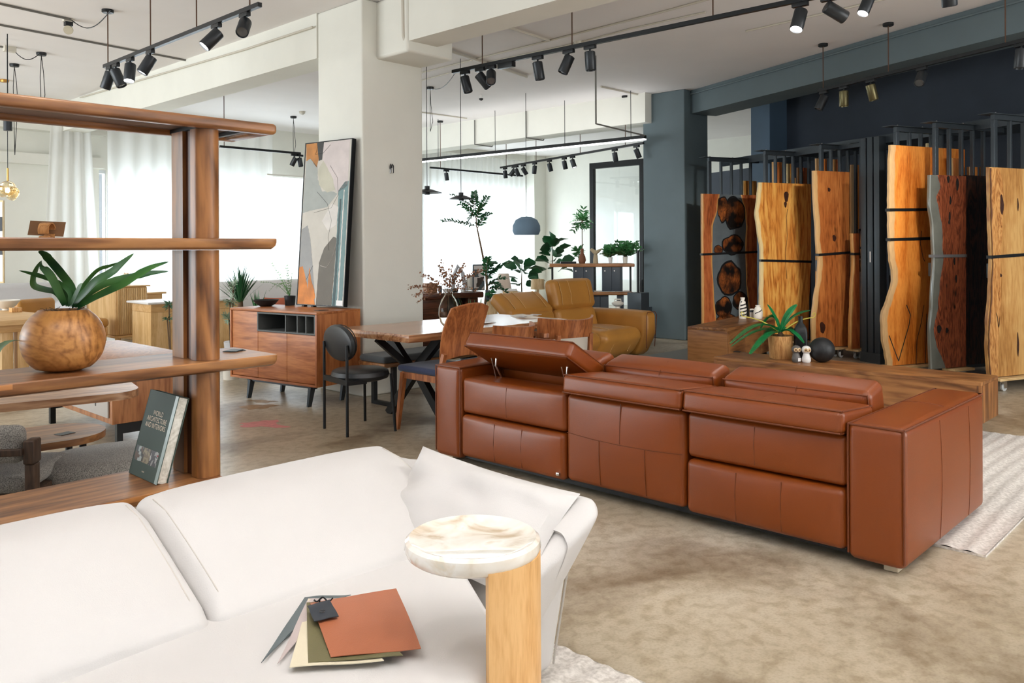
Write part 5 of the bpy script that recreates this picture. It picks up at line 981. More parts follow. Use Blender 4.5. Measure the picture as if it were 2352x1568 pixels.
def words_(txt, x, y, size, parent, M0, mat, flip=True, sx=1., name='lettering', ext=.0001):
    c = bpy.data.curves.new(name, 'FONT'); c.body = txt; c.size = size; c.align_x = 'CENTER'; c.extrude = ext; c.space_character = 1.05; c.materials.append(mat); o0 = bpy.data.objects.new('tmp', c); C.objects.link(o0); bpy.context.view_layer.update(); me = bpy.data.meshes.new_from_object(o0.evaluated_get(bpy.context.evaluated_depsgraph_get())); bpy.data.objects.remove(o0); o = bpy.data.objects.new(name, me); C.objects.link(o); o.parent = parent; o.matrix_local = M0 @ T(x, y, -.0008) @ Matrix.Scale(sx, 4, (1, 0, 0)) ; return o
MT = M_ @ T(0, 0, -.0002)
for txt, y in (('WORLD', .235), ('ARCHITECTURE', .211), ('AND INTERIORS', .187)): words_(txt, .122, y, .0265, cv, MT, m_ltr, sx=.86)
words_('nuuo', .118, .022, .010, cv, MT, m_ltr)
def photo_mat(nm, c1, c2, c3, sc):
    m, nt, b = nt_(nm); tc = N(nt, 'ShaderNodeTexCoord'); v = N(nt, 'ShaderNodeTexVoronoi'); v.distance = 'CHEBYCHEV'; v.inputs['Scale'].default_value = sc; L(nt, tc.outputs['Object'], v.inputs[0]); cr = N(nt, 'ShaderNodeValToRGB'); cr.color_ramp.interpolation = 'CONSTANT'; e = cr.color_ramp.elements; e[0].color = col(c1); e[1].position = .6; e[1].color = col(c3); k = e.new(.3); k.color = col(c2); L(nt, v.outputs[1], cr.inputs[0]); L(nt, cr.outputs[0], b.inputs['Base Color']); b.inputs['Roughness'].default_value = .4; return m
for i, (c1, c2, c3) in enumerate(((srgb(60, 66, 66), srgb(170, 180, 176), srgb(92, 70, 54)), (srgb(120, 104, 80), srgb(70, 58, 46), srgb(150, 136, 104)), (srgb(150, 148, 144), srgb(52, 48, 50), srgb(190, 188, 184)))):
    g = G(); g.box(.012 + i * .066, .076 + i * .066, .055, .110, -.0005, -.0001, m=M_); g.o('cover_photo', photo_mat('cover_photo_%d' % i, c1, c2, c3, 70), cv, smooth=False)
g = G(); g.box(.197, .210, .094, .1, -.0008, -.0005, m=M_); g.o('red_mark', plain('red_mark', srgb(150, 50, 50), .5), cv, smooth=False)
# ---------------------------------------------------------------- furniture seen through the shelf, near
p = PZ(330, 897, .74); th = thing('walnut_desk', 'walnut desk top with rounded corner seen under the shelf board', 'desk', p, R(-12)); g = G()
cr_ = .14; out = [(-2.2, 0), (-cr_, 0)] + [(-cr_ + cr_ * math.sin(R(a_)), cr_ - cr_ * math.cos(R(a_))) for a_ in range(10, 91, 10)] + [(0, .8), (-2.2, .8)]; g.prism(out, -.035, 0); g.o('top', wood('desk_walnut', srgb(112, 74, 48), srgb(186, 146, 110), srgb(150, 108, 76), 0, 1.5, .35), th)
G().box(-2.1, -.78, .1, .7, -.20, -.036).o('drawer_box', wood('dark_walnut', srgb(50, 30, 20), srgb(88, 56, 38), None, 0, 1.5, .4), th)
for x_ in (-.86, -2.0): g = G(); g.bar((x_, .15, -.2), (x_ + .25, .05, -.74), .05, .03).bar((x_, .6, -.2), (x_ + .25, .75, -.74), .05, .03); g.o('leg', m_black, th)
cn = PZ(258, 976, .2); th = thing('walnut_media_cabinet', 'walnut cabinet with pale grey door on a black base, behind the shelf unit', 'cabinet', (cn.x, cn.y, 0)); 
G().rb(0, .62, 0, 1.5, .2, .62, .004).o('body', wood('cab_walnut', srgb(126, 74, 42), srgb(176, 118, 74), None, 2, 1.6, .4), th); G().rb(-.012, -.0005, .05, 1.45, .24, .59, .003).o('door', plain('pale_grey_lacquer', srgb(178, 170, 162), .5), th); G().box(-.014, -.012, .26, .275, .3, .5).o('handle', m_black, th)
G().box(.05, .57, .05, .09, .12, .199).box(.05, .57, 1.4, 1.44, .12, .199).box(.05, .09, .05, .09, 0, .12).box(.53, .57, .05, .09, 0, .12).box(.05, .09, 1.4, 1.44, 0, .12).box(.53, .57, 1.4, 1.44, 0, .12).box(.29, .33, .0901, 1.3999, .14, .18).o('base', m_black, th)
p = PZ(180, 990, .44); th = thing('oval_coffee_table', 'walnut oval coffee table with a dark tag on top, beside the grey stool', 'coffee table', (p.x, p.y, 0), R(-4)); rr_ = .24
g = G(); out = [(.0 + rr_ * math.sin(R(a_)), -rr_ * math.cos(R(a_))) for a_ in range(0, 181, 12)] + [(-1.0, rr_), (-1.0, -rr_)]; out = [(x - .1, y + .05) for x, y in out]; g.prism(out, .405, .44); g.o('top', m_walnut, th); 
for q in ((.0, -.08), (.0, .18), (-.85, .0)): G().cyl((q[0], q[1], 0), .018, .404, 10).o('leg', m_black, th)
G().box(-.11, -.03, -.02, .04, .4405, .4425, m=Rz(R(20))).o('tag', m_black, th)
p = PZ(284, 1028, .43); th = thing('grey_stool', 'oval grey upholstered stool on black legs behind the leaning book', 'stool', (p.x, p.y, 0), R(-20))
def st(q): return Vector((q.x, q.y, q.z))
g = G(); pr = [(0, .27)] + [(.20 + .07 * math.sin(R(a_)), .345 - .075 * math.cos(R(a_))) for a_ in range(0, 181, 15)] + [(.0, .432)]; g.lathe(pr, 40, m=Matrix.Scale(1.5, 4, (1, 0, 0))); g.o('cushion', m_greyfab, th)
for a_ in (30, 150, 210, 330): G().rb(.26 * math.cos(R(a_)) - .014, .26 * math.cos(R(a_)) + .014, .15 * math.sin(R(a_)) - .014, .15 * math.sin(R(a_)) + .014, 0, .269, .006).o('leg', m_black, th)
p = PD(74, 1060, 3.5); ra = A_ - R(90) + R(8); pc = Vector((p.x, p.y, 0)) - Rz(ra) @ Vector((.28, -.27, 0)); th = thing('upholstered_chair', 'chair with grey boucle back and dark wooden arms at the left edge', 'chair', (pc.x, pc.y, 0), ra); mdw = wood('dark_ash', srgb(56, 42, 34), srgb(92, 70, 54), None, 2, 3, .5)
M_ = T(.0, 0, .0) @ Rz(0); g = G(); g.rb(-.25, .25, -.24, .24, .36, .43, .035, 4, (0, 0, .015), 6); g.o('seat', m_greyfab, th); g = G(); g.rb(-.25, .25, -.3, -.22, .50, .66, .038, 4, (0, .01, 0), 6); g.o('backrest', m_greyfab, th)
for sx in (-1, 1):
    G().rb(sx * .28 - .02, sx * .28 + .02, -.3, -.24, .0, .499, .006).o('leg', mdw, th); G().rb(sx * .25 - .018, sx * .25 + .018, .18, .22, .0, .32, .006).o('leg', mdw, th); G().rb(sx * .28 - .022, sx * .28 + .022, -.31, -.23, .50, .60, .008).o('arm_stub', mdw, th)
G().rb(-.26, .26, -.325, -.302, .54, .57, .006).o('back_rail', mdw, th); G().rb(-.26, .26, -.2, .2, .32, .355, .004).o('seat_frame', mdw, th)
# ---------------------------------------------------------------- sideboard with painting
ztS, zbS = .84, .185; cnS = PZ(727, 718, ztS); lfS = PZ(524.5, 706.6, ztS); rgS = PZ(827.7, 709, ztS); aS = math.atan2(rgS.y - cnS.y, rgS.x - cnS.x); LS = (lfS - cnS).length; DS = (rgS - cnS).length
th = thing('sideboard', 'reddish walnut sideboard with an open grey niche, three doors and black legs', 'sideboard', (cnS.x, cnS.y, 0), aS)      # x depth, y along the front
G().rb(0, DS, 0, LS, ztS - .02, ztS, .002).o('top', m_teak, th); G().rb(0, DS, 0, .02, zbS, ztS - .0205, .002).o('side_panel', m_teakz, th); G().rb(0, DS, LS - .02, LS, zbS, ztS - .0205, .002).o('side_panel', m_teakz, th); G().box(0, DS, .0205, LS - .0205, zbS, zbS + .02).o('bottom_panel', m_teak, th)
G().box(DS - .02, DS - .004, .021, LS - .021, zbS + .021, ztS - .021).o('back_panel', m_teak, th); s1, s2 = LS * .335, LS * .67
m_niche = plain('grey_niche_board', srgb(92, 94, 92), .6)
Z0, Zn = zbS + .024, ztS - .205
G().rb(.012, .03, s2 + .002, LS - .022, Z0, ztS - .024, .002).o('door', m_teak, th); G().rb(.012, .03, s1 + .002, s2 - .002, Z0, Zn, .002).o('door', m_teak, th); G().rb(.012, .03, .022, s1 - .002, Z0, Zn, .002).o('door', m_teak, th)
n0, n1, nz0, nz1 = .022, s2 - .002, Zn + .004, ztS - .024; g = G(); t = .014; g.box(.002, .34, n0, n1, nz0, nz0 + t).box(.002, .34, n0, n1, nz1 - t, nz1).box(.002, .34, n0, n0 + t, nz0 + t, nz1 - t).box(.002, .34, n1 - t, n1, nz0 + t, nz1 - t); g.o('niche_frame', m_niche, th); G().box(.335, .34, n0 + t, n1 - t, nz0 + t, nz1 - t).o('niche_back', m_black, th)
for f in (.155, .3, .5): y = n0 + (n1 - n0) * f; G().box(.004, .334, y - .006, y + .006, nz0 + t, nz1 - t).o('divider', m_niche, th)
for y in (.12, LS - .25):
    for x in (.05, DS - .09): g = G(); g.bar((x, y, zbS - .012), (x - .015, y + .02, 0), .055, .035, up=(0, 1, 0), w2=.04, h2=.02); g.o('leg', m_steel, th)
G().box(.04, .08, .08, LS - .2, zbS - .025, zbS - .001).o('base_rail', m_steel, th); G().box(DS - .1, DS - .06, .08, LS - .2, zbS - .025, zbS - .001).o('base_rail', m_steel, th)
MS = T(cnS.x, cnS.y, 0) @ Rz(aS)
# abstract canvas
bl, br = PZ(681, 703, ztS), PZ(790, 709, ztS); bl.z = br.z = 0; aP = math.atan2(br.y - bl.y, br.x - bl.x); up_ = Vector((math.cos(aP), math.sin(aP), 0))
wP = .70; hP = 1.47; ux = Vector((math.cos(aS), math.sin(aS), 0)); 
d_bl = bl.copy(); d_bl.z = ztS + .015; px1 = zat(d_bl, 0, 0)
# width from the far corner so that both lower corners fall on their sight lines
def solve_w():
    best = None
    for i in range(200):
        w_ = .3 + i * .005; q = d_bl + up_ * w_; v = q - Vector((0, 0, H_)); x = CX + F_ * v.dot(RT) / v.dot(FW); e = abs(x - 790)
        if best is None or e < best[0]: best = (e, w_)
    return best[1]
wP = solve_w(); pt = zat(d_bl, 697, 325); hP = pt - d_bl.z; ln = R(4.5)
th = thing('abstract_painting', 'large abstract canvas in grey cream orange and teal, black framed, leaning on the sideboard', 'painting', d_bl, aP); MP = Rx(R(90) - ln) ; MP = Rx(R(-4.5)) @ Matrix(((1, 0, 0, 0), (0, 0, -1, 0), (0, 1, 0, 0), (0, 0, 0, 1)))   # local x right, y up, z toward viewer(-y)
g = G(); g.m = MP; g.box(0, wP, 0, hP, -.045, -.004); g.o('stretcher', m_black, th, smooth=False)
g = G(); g.m = MP; e = .008; g.box(0, wP, 0, e, -.045, .004).box(0, wP, hP - e, hP, -.045, .004).box(0, e, e, hP - e, -.045, .004).box(wP - e, wP, e, hP - e, -.045, .004); g.o('frame', m_black, th, smooth=False)
def paint(nm, c, v=.06): return plain(nm, c, .55, bump=.5, bs=40, var=v, vs_=7)
g = G(); g.m = MP; g.box(e, wP - e, e, hP - e, -.004, -.001); cv = g.o('canvas', paint('paint_cream', srgb(206, 200, 188)), th, smooth=False)
def patch(pts, c, nm, lvl=0, v=.08):
    P_ = [((x - 0) / 110 * wP, (1 - y / 390) * hP) for x, y in pts]; fine = []
    for i, (x, y) in enumerate(P_):
        x2, y2 = P_[(i + 1) % len(P_)]; n_ = max(1, int(math.hypot(x2 - x, y2 - y) / .02))
        for j in range(n_):
            f = j / n_; q = (x + (x2 - x) * f, y + (y2 - y) * f); o_ = .006 * noise.noise(Vector((q[0] * 40, q[1] * 40, lvl))); fine.append((min(wP - e, max(e, q[0] + o_)), min(hP - e, max(e, q[1] + o_))))
    g = G(); n_ = len(fine); from mathutils.geometry import tessellate_polygon
    tri = tessellate_polygon([[Vector((x, y, 0)) for x, y in fine]]); g.m = MP; z = -.0008 + .0005 * lvl
    g.add([(x, y, z) for x, y in fine], [tuple(t_) for t_ in tri]); o = g.o('paint_patch', bpy.data.materials.get(nm) or paint(nm, c, v), cv, smooth=False); return o
patch([(2, 2), (30, 2), (34, 40), (30, 62), (22, 50), (14, 38), (4, 44)], srgb(196, 130, 60), 'paint_ochre', 1, .25)
patch([(28, 2), (44, 2), (42, 44), (34, 46)], srgb(54, 54, 52), 'paint_charcoal', 2, .15)
patch([(4, 44), (14, 38), (32, 60), (34, 90), (46, 120), (74, 122), (82, 128), (60, 158), (20, 165), (2, 170)], srgb(168, 172, 166), 'paint_pale_blue_grey', 1)
patch([(40, 4), (104, 2), (104, 110), (82, 126), (64, 90), (44, 50)], srgb(212, 200, 196), 'paint_blush', 1)
patch([(34, 66), (46, 46), (70, 92), (76, 118), (58, 124), (38, 104)], srgb(196, 192, 172), 'paint_sand', 2)
patch([(2, 210), (16, 200), (24, 230), (34, 300), (40, 350), (44, 388), (2, 388)], srgb(158, 158, 156), 'paint_grey', 1)
patch([(2, 300), (10, 298), (20, 330), (26, 356), (34, 340), (42, 380), (44, 388), (2, 388)], srgb(214, 130, 48), 'paint_orange', 2, .3)
patch([(26, 300), (32, 330), (40, 352), (44, 370), (36, 388), (24, 386)], srgb(222, 142, 62), 'paint_orange', 3, .3)
patch([(46, 388), (48, 290), (58, 255), (78, 228), (86, 232), (84, 300), (82, 388)], srgb(106, 100, 88), 'paint_taupe', 2)
patch([(50, 190), (70, 150), (86, 158), (84, 200), (64, 214)], srgb(220, 214, 206), 'paint_white', 3)
patch([(84, 120), (98, 100), (106, 100), (106, 388), (82, 388), (86, 300)], srgb(116, 146, 146), 'paint_teal', 1, .12)
patch([(88, 140), (92, 140), (90, 388), (84, 388)], srgb(62, 86, 88), 'paint_deep_teal', 2); patch([(96, 120), (98, 120), (97, 380), (94, 380)], srgb(190, 206, 204), 'paint_white', 2)
def pline(pts, w_=.0016):
    g = G(); g.m = MP; P_ = [Vector((x / 110 * wP, (1 - y / 390) * hP, .0012)) for x, y in pts]; g.tube(P_, w_, 4); return g.o('painted_line', m_black if w_ < .002 else bpy.data.materials['paint_white'], cv)
pline([(30, 10), (26, 30), (44, 28), (60, 10)], .0012); pline([(34, 120), (60, 150), (72, 190), (66, 230), (70, 260)], .001); pline([(62, 60), (80, 90), (84, 130), (70, 160), (30, 170)], .001); pline([(86, 240), (78, 280), (66, 300), (52, 296)], .0022); pline([(20, 330), (34, 296)], .001)
g = G(); g.m = MP; g.box(wP * .84, wP * .97, .012, .06, .0, .0015); g.o('label_card', m_white, th, smooth=False)
for x in (wP * .12, wP * .32): G().box(x, x + .03, .0, .04, -.0145, -.0005).o('felt_pad', m_black, th)
def onS(px, py): return PZ(px, py, ztS)
p = onS(611, 703); s = dep(p) / F_; r_ = 27 * s; th = thing('black_bowl', 'shallow matte black bowl on the left of the sideboard', 'bowl', p); G().lathe([(0, .001), (r_ * .42, .001), (r_ * .7, .02), (r_, .062), (r_ * .96, .064), (r_ * .66, .028), (0, .018)], 36, m=Matrix.Scale(1.12, 4, (1, 0, 0))).o('bowl_body', m_matb, th)
def spray(base, tip, n_, ll, mat, parent, sag=.03, lw=.3, name='foliage', twig=.002, tw=m_twig, g=None, gt=None, curl=0.):
    """a stem with alternate leaflets; added to g/gt when given"""
    own = g is None
    if own: g, gt = G(), G()
    pts = []; b_ = Vector(base); t_ = Vector(tip)
    for i in range(n_ + 1): f = i / n_; q = b_.lerp(t_, f); q.z += sag * math.sin(math.pi * f); pts.append(q)
    gt.tube(pts, [twig * (1 - .7 * i / n_) for i in range(n_ + 1)], 4); dr = (t_ - b_).normalized(); sd = dr.cross(Vector((random.uniform(-.5, .5), random.uniform(-.5, .5), 1))).normalized(); up = sd.cross(dr)
    for i in range(1, n_ + 1):
        for s2 in (-1, 1):
            v = (sd * s2 * random.uniform(.6, 1) + dr * random.uniform(.3, .8) + up * random.uniform(-.3, .5)).normalized() * ll * random.uniform(.7, 1.1) * (1 - .4 * i / n_); q = pts[i]
            g.leaf([q, q + v * .5 + up * ll * .06, q + v], [ll * .08, ll * lw, ll * .04], up + sd * random.uniform(-.5, .5), .2)
    if own: gt.o('stem', tw, parent); return g.o(name, mat, parent)
p = onS(666, 701); s = dep(p) / F_; th = thing('potted_fern', 'small fern in a black cylinder pot leaning against the painting on the sideboard', 'plant', p); G().lathe([(0, 0), (11 * s, 0), (13 * s, 22 * s), (12 * s, 22 * s), (11 * s, 18 * s), (0, 18 * s)], 24).o('pot', m_matb, th); G().lathe([(0, 19 * s), (11.5 * s, 18.5 * s)], 16, cap=False).o('soil', m_soil, th)
g, gt = G(), G(); b_ = Vector((0, 0, 20 * s)); random.seed(5)
for dx, dy, sg in ((-66, -32, .05), (-40, -75, .02), (-26, -20, .08), (-20, -58, .03), (-8, -70, 0), (10, -55, .02), (-36, -42, .05), (-50, -12, .1)): spray(b_, b_ + (RT * dx + Vector((0, 0, -dy))) * s + FW * random.uniform(-.08, .08) - ux * (.0 if dx < 0 else .02), 12, .035, m_leafm, th, sg, .28, g=g, gt=gt)
g.o('foliage', plain('fern_green', srgb(126, 168, 96), .5, var=.2, vs_=20), th); gt.o('stem', m_leafm, th)
p = onS(738, 713); ob = G().box(-.06, .06, -.03, .03, 0, .003).o('dark_card', m_black, loc=p, rz=aS); tag(ob, 'flat dark card on the right front of the sideboard', 'card')
# ---------------------------------------------------------------- dining group
TU0, TU1, TV0, TV1 = 3.92, 5.78, 4.78, 5.70; TZ = .75
th = thing('dining_table', 'live edge wooden dining table on crossed black legs beside the white column', 'table', (TU0, TV0, 0)); tw_, td_ = TU1 - TU0, TV1 - TV0
m_acw = wood('live_edge_top', srgb(110, 70, 46), srgb(196, 146, 104), srgb(160, 108, 72), 0, 1.1, .22, bands=9, coat=.3)
out = []; n_ = 40
for i in range(n_ + 1): x = tw_ * i / n_; out.append((x + .0, .03 * noise.noise(Vector((x * 2.6, 0, 1))) + .012 * noise.noise(Vector((x * 11, 2, 1)))))
for i in range(n_ + 1): x = tw_ * (1 - i / n_); out.append((x, td_ + .03 * noise.noise(Vector((x * 2.6, 7, 1))) + .012 * noise.noise(Vector((x * 11, 9, 1)))))
g = G(); c_ = (tw_ / 2, td_ / 2); lay = [(.985, TZ - .058), (1.0, TZ - .035), (.994, TZ - .012), (.982, TZ)]; vs = []; 
for f, z in lay: vs += [(c_[0] + (x - c_[0]) * (1 - (1 - f) * .5), c_[1] + (y - c_[1]) * f, z) for x, y in out]
K = len(out); fs = [(l * K + i, l * K + (i + 1) % K, (l + 1) * K + (i + 1) % K, (l + 1) * K + i) for l in range(3) for i in range(K)] + [tuple(reversed(range(K))), tuple(range(3 * K, 4 * K))]; g.add(vs, fs); g.o('tabletop', m_acw, th, ang=50)
for x in (.42, tw_ - .45):
    for s2 in (-1, 1): g = G(); g.bar((x - .04 * s2, td_ / 2 - .36, .0), (x - .04 * s2, td_ / 2 + .0, .40), .07, .055, up=(1, 0, 0)).bar((x, td_ / 2, .38), (x + .0, td_ / 2 + s2 * .34, TZ - .059), .07, .055, up=(1, 0, 0)) if s2 < 0 else g.bar((x + .04, td_ / 2 + .36, .0), (x + .04, td_ / 2, .40), .07, .055, up=(1, 0, 0)).bar((x, td_ / 2, .38), (x, td_ / 2 + .34, TZ - .059), .07, .055, up=(1, 0, 0)); g.o('leg', m_black, th)
g = G(); g.bar((.42, td_ / 2, .4), (tw_ - .45, td_ / 2, .4), .05, .06); g.bar((.1, td_ / 2 + .05, TZ - .07), (.42, td_ / 2, .4), .05, .05).bar((tw_ - .1, td_ / 2, TZ - .07), (tw_ - .45, td_ / 2, .4), .05, .05); g.o('cross_beam', m_black, th)
# bench behind
th = thing('dining_bench', 'walnut bench with grey cushion between the table and the column', 'bench', (4.42, 5.72, 0)); G().rb(0, 1.5, 0, .38, .36, .395, .008).o('seat_board', m_walnut, th); G().rb(.0, 1.5, .005, .375, .396, .455, .028, 4, (0, 0, .008), 6).o('cushion', fabric('charcoal_felt', srgb(78, 82, 84), var=.15), th)
for x in (.12, 1.3): G().box(x, x + .04, .03, .07, .035, .359).box(x, x + .04, .31, .35, .035, .359).box(x, x + .04, .03, .35, 0, .034).o('leg', m_black, th)
# black round-back chair
m_bl = leather('black_leather', srgb(34, 36, 38), .38, .1)
th = thing('round_back_chair', 'black leather chair with round back disc at the left end of the dining table', 'chair', (3.63, 5.30, 0), R(-8))
for sy in (-1, 1):
    G().tube([(0, sy * .19, 0), (0, sy * .19, .68)], .011, 10).o('back_post', m_black, th); G().tube([(.38, sy * .24, 0), (.36, sy * .21, .44)], .011, 10).o('leg', m_black, th)
    G().box(-.002, .16, sy * .19 - .01, sy * .19 + .01, .38, .41).o('side_rail', m_black, th)
G().box(-.01, .01, -.19, .19, .38, .42).o('rear_rail', m_black, th)
g = G(); g.lathe([(0, .385), (.17, .385), (.215, .4), (.225, .425), (.215, .455), (.19, .468), (0, .474)], 40, (.21, 0, 0)); g.o('seat', m_bl, th)
g = G(); g.lathe([(0, -.032), (.14, -.03), (.17, -.02), (.18, 0), (.17, .02), (.14, .03), (0, .036)], 40, m=T(.035, 0, .68) @ Ry(R(84)) @ Matrix.Scale(.78, 4, (1, 0, 0)) @ Matrix.Scale(1.36, 4, (0, 1, 0))); g.o('backrest', m_bl, th)
g = G(); g.tube([(.035 - .0 + .02 * math.copysign(1, 1), .24 * math.cos(R(a_)), .68 + .135 * math.sin(R(a_))) for a_ in range(0, 361, 15)], .004, 6); g.o('piping', m_black, th)
m_chw = wood('chair_walnut', srgb(110, 60, 30), srgb(178, 110, 62), srgb(146, 84, 44), 2, 2.2, .4, bands=6)
m_navy = fabric('navy_wool', srgb(42, 52, 82), var=.25)
# tall walnut chair: faces +V; origin at the middle of the back
th = thing('walnut_chair', 'tall walnut chair with curved solid back and navy seat pushed up to the table', 'chair', (4.24, 4.58, 0), 0)
def bk(a_, b_): x = (a_ - .5) * (.42 - .05 * b_ ** 3 - .03 * (1 - b_)); return (x, -.055 + .16 * (2 * abs(a_ - .5)) ** 2 * .35 - .12 * b_ + .03 * math.sin(3 * b_), .56 + .40 * b_ + (.035 * (1 - (2 * a_ - 1) ** 2)) * (b_ - .0) * b_ - .04 * (1 - (2 * a_ - 1) ** 2) * -(1 - b_))
G().grid(bk, 14, 12, th=-.018).o('backrest', m_chw, th)
for sx in (-1, 1):
    g = G(); g.bar((sx * .205, -.10, 0), (sx * .20, -.005, .46), .03, .04, up=(0, 1, 0)).bar((sx * .20, -.005, .455), (sx * .19, -.05, .62), .035, .03, up=(0, 1, 0)); g.o('leg', m_chw, th)
    g = G(); g.bar((sx * .215, .47, 0), (sx * .19, .42, .44), .028, .03, up=(0, 1, 0), w2=.04, h2=.04); g.o('leg', m_chw, th); g = G(); g.bar((sx * .195, .0, .425), (sx * .19, .43, .425), .025, .05); g.o('seat_rail', m_chw, th)
G().rb(-.22, .22, .0, .47, .452, .50, .022, 4, (0, 0, .012), 6).o('seat', m_navy, th)
def low_chair(u, v, rz, label, hh=.79, arc=.3, wd=.5, arm_=False, seat=True):
    th = thing('curved_back_chair', label, 'chair', (u, v, 0), rz)
    def f(a_, b_): an = (a_ - .5) * 2; return (an * wd / 2, -.06 + arc * an * an * .55 - .03 * b_, hh - .15 - .0 + .15 * b_ - .03 * an * an * (1 - b_) + .015 * an * an * b_)
    G().grid(f, 18, 6, th=-.02).o('backrest', m_chw, th)
    for sx in (-1, 1):
        g = G(); g.bar((sx * .21, -.08, 0), (sx * .18, .0, .46), .03, .035, up=(0, 1, 0)).bar((sx * .18, .0, .455), (sx * .17, -.045 + .02, hh - .13), .035, .03, up=(0, 1, 0)); g.o('leg', m_chw, th); g = G(); g.bar((sx * .21, .44, 0), (sx * .19, .40, .44), .028, .03, up=(0, 1, 0), w2=.035, h2=.035); g.o('leg', m_chw, th); g = G(); g.bar((sx * .185, .01, .42), (sx * .19, .41, .42), .025, .05); g.o('seat_rail', m_chw, th)
        if arm_ and sx < 0: g = G(); g.bar((sx * .26, .02, .66), (sx * .24, .28, .66), .05, .035).bar((sx * .25, .24, .655), (sx * .20, .36, .445), .035, .04, up=(0, 1, 0)); g.o('armrest', m_chw, th)
    G().rb(-.22, .22, .0, .45, .446, .49, .02, 4, (0, 0, .012), 6).o('seat', m_navy, th); return th
low_chair(4.84, 4.52, R(4), 'low backed walnut chair between the tall chair and the curved one', hh=.775, wd=.46)
low_chair(5.47, 4.48, R(-14), 'walnut chair with wide curved back rail near the right end of the table', hh=.79, wd=.56, arc=.36, arm_=True)
# tub chair
p = PD(1258, 750, 7.95); p.z = 0; th = thing('tub_chair', 'cream fabric tub chair between the dining table and the tan sofa', 'armchair', p, R(180)); m_crm = fabric('cream_fabric', srgb(216, 208, 194), var=.06)
def tb_(a_, b_): an = R(-130 + 260 * a_); rr_ = .36 + .03 * b_; return (rr_ * math.cos(an), rr_ * math.sin(an), .12 + (.62 - .10 * abs(a_ - .5) * 2) * b_)
G().grid(tb_, 28, 5, th=.08).o('shell', m_crm, th); g = G(); g.tube([(Vector(tb_(k / 28, 1)) * 1.0 - Vector((.04 * math.cos(R(-130 + 260 * k / 28)), .04 * math.sin(R(-130 + 260 * k / 28)), 0))) for k in range(29)], .042, 10); g.o('rim', m_crm, th); G().lathe([(0, .2), (.28, .2), (.3, .25), (.3, .4), (.27, .44), (0, .45)], 28).o('seat', m_crm, th); G().cyl((0, 0, .0), .2, .12, 24).o('base', m_black, th)
# on the table
p = PZ(1031, 749, TZ + .001); s = dep(p) / F_; th = thing('glass_vase', 'clear amber tinted glass vase of dried brown sprigs on the dining table', 'vase', p); hv = 78 * s; rv = 24 * s
pr = [(0, .0), (rv * .5, .0), (rv * .8, hv * .1), (rv, hv * .35), (rv * .97, hv * .55), (rv * .72, hv * .78), (rv * .4, hv * .92), (rv * .42, hv), (rv * .38, hv), (rv * .36, hv * .92), (rv * .68, hv * .77), (rv * .93, hv * .55), (rv * .96, hv * .35), (rv * .76, hv * .11), (rv * .45, .006), (0, .006)]
G().lathe(pr, 40).o('glass_body', glassy('amber_glass', (.98, .96, .9), .01, 1.15), th)
m_dry = plain('dried_brown', srgb(140, 100, 74), .8, var=.25, vs_=30); g, gt = G(), G(); random.seed(8); b_ = Vector((0, 0, hv * .3)); nk = Vector((0, 0, hv * .98))
for dx, dy, n2 in ((-92, -12, 26), (-82, 8, 22), (-62, -40, 20), (-26, -62, 18), (-16, -78, 16), (8, -60, 16), (36, -68, 20), (62, -42, 18), (80, -52, 20), (40, -22, 12), (70, -2, 14), (-40, -22, 16), (10, -40, 14), (22, -50, 14), (-8, -48, 14), (-74, 22, 14)):
    tip = nk + (RT * dx + Vector((0, 0, -dy))) * s + FW * random.uniform(-.1, .1); sg = .04 if abs(dx) > 50 else .01; gt.tube([b_, nk.lerp(b_, .1), nk.lerp(tip, .5) + Vector((0, 0, sg * .7)), tip], .0016, 4)
    for k in range(n2 * 2): f = .25 + .75 * k / (n2 * 2); q = nk.lerp(tip, f) + Vector((0, 0, sg * math.sin(math.pi * f))) + Vector([random.gauss(0, .009) for _ in range(3)]); r0_ = random.uniform(.006, .012); v = Vector([random.gauss(0, 1) for _ in range(3)]).normalized(); g.leaf([q - v * r0_, q, q + v * r0_], [r0_ * .6, r0_ * 1.8, r0_ * .5], Vector((random.gauss(0, 1), random.gauss(0, 1), random.gauss(0, 1))), .3)
gt.o('stem', m_twig, th); ob = g.o('dried_buds', m_dry, th); ob['kind'] = 'stuff'
for (x, y), (w_, h_), rz, lab, m2 in (((1108, 742), (.26, .12), .2, 'flat white paper menu on the table behind the tall chair', m_white), ((1215, 727), (.28, .09), .1, 'crumpled white cloth on the right end of the dining table', None)):
    p = PZ(x, y, TZ + .002)
    if m2: ob = G().grid(lambda a_, b_: ((a_ - .5) * w_, (b_ - .5) * h_, .004 + .003 * math.sin(a_ * 5)), 8, 2, th=-.0015).o('paper', m2, loc=p, rz=rz)
    else: ob = G().grid(lambda a_, b_: ((a_ - .5) * w_, (b_ - .5) * h_, .010 + .008 * noise.noise(Vector((a_ * 6, b_ * 4, 0))) * min(1, 6 * a_, 6 * (1 - a_))), 24, 12, th=-.004).o('cloth', m_lightfab, loc=p, rz=rz)
    tag(ob, lab, 'paper' if m2 else 'cloth')
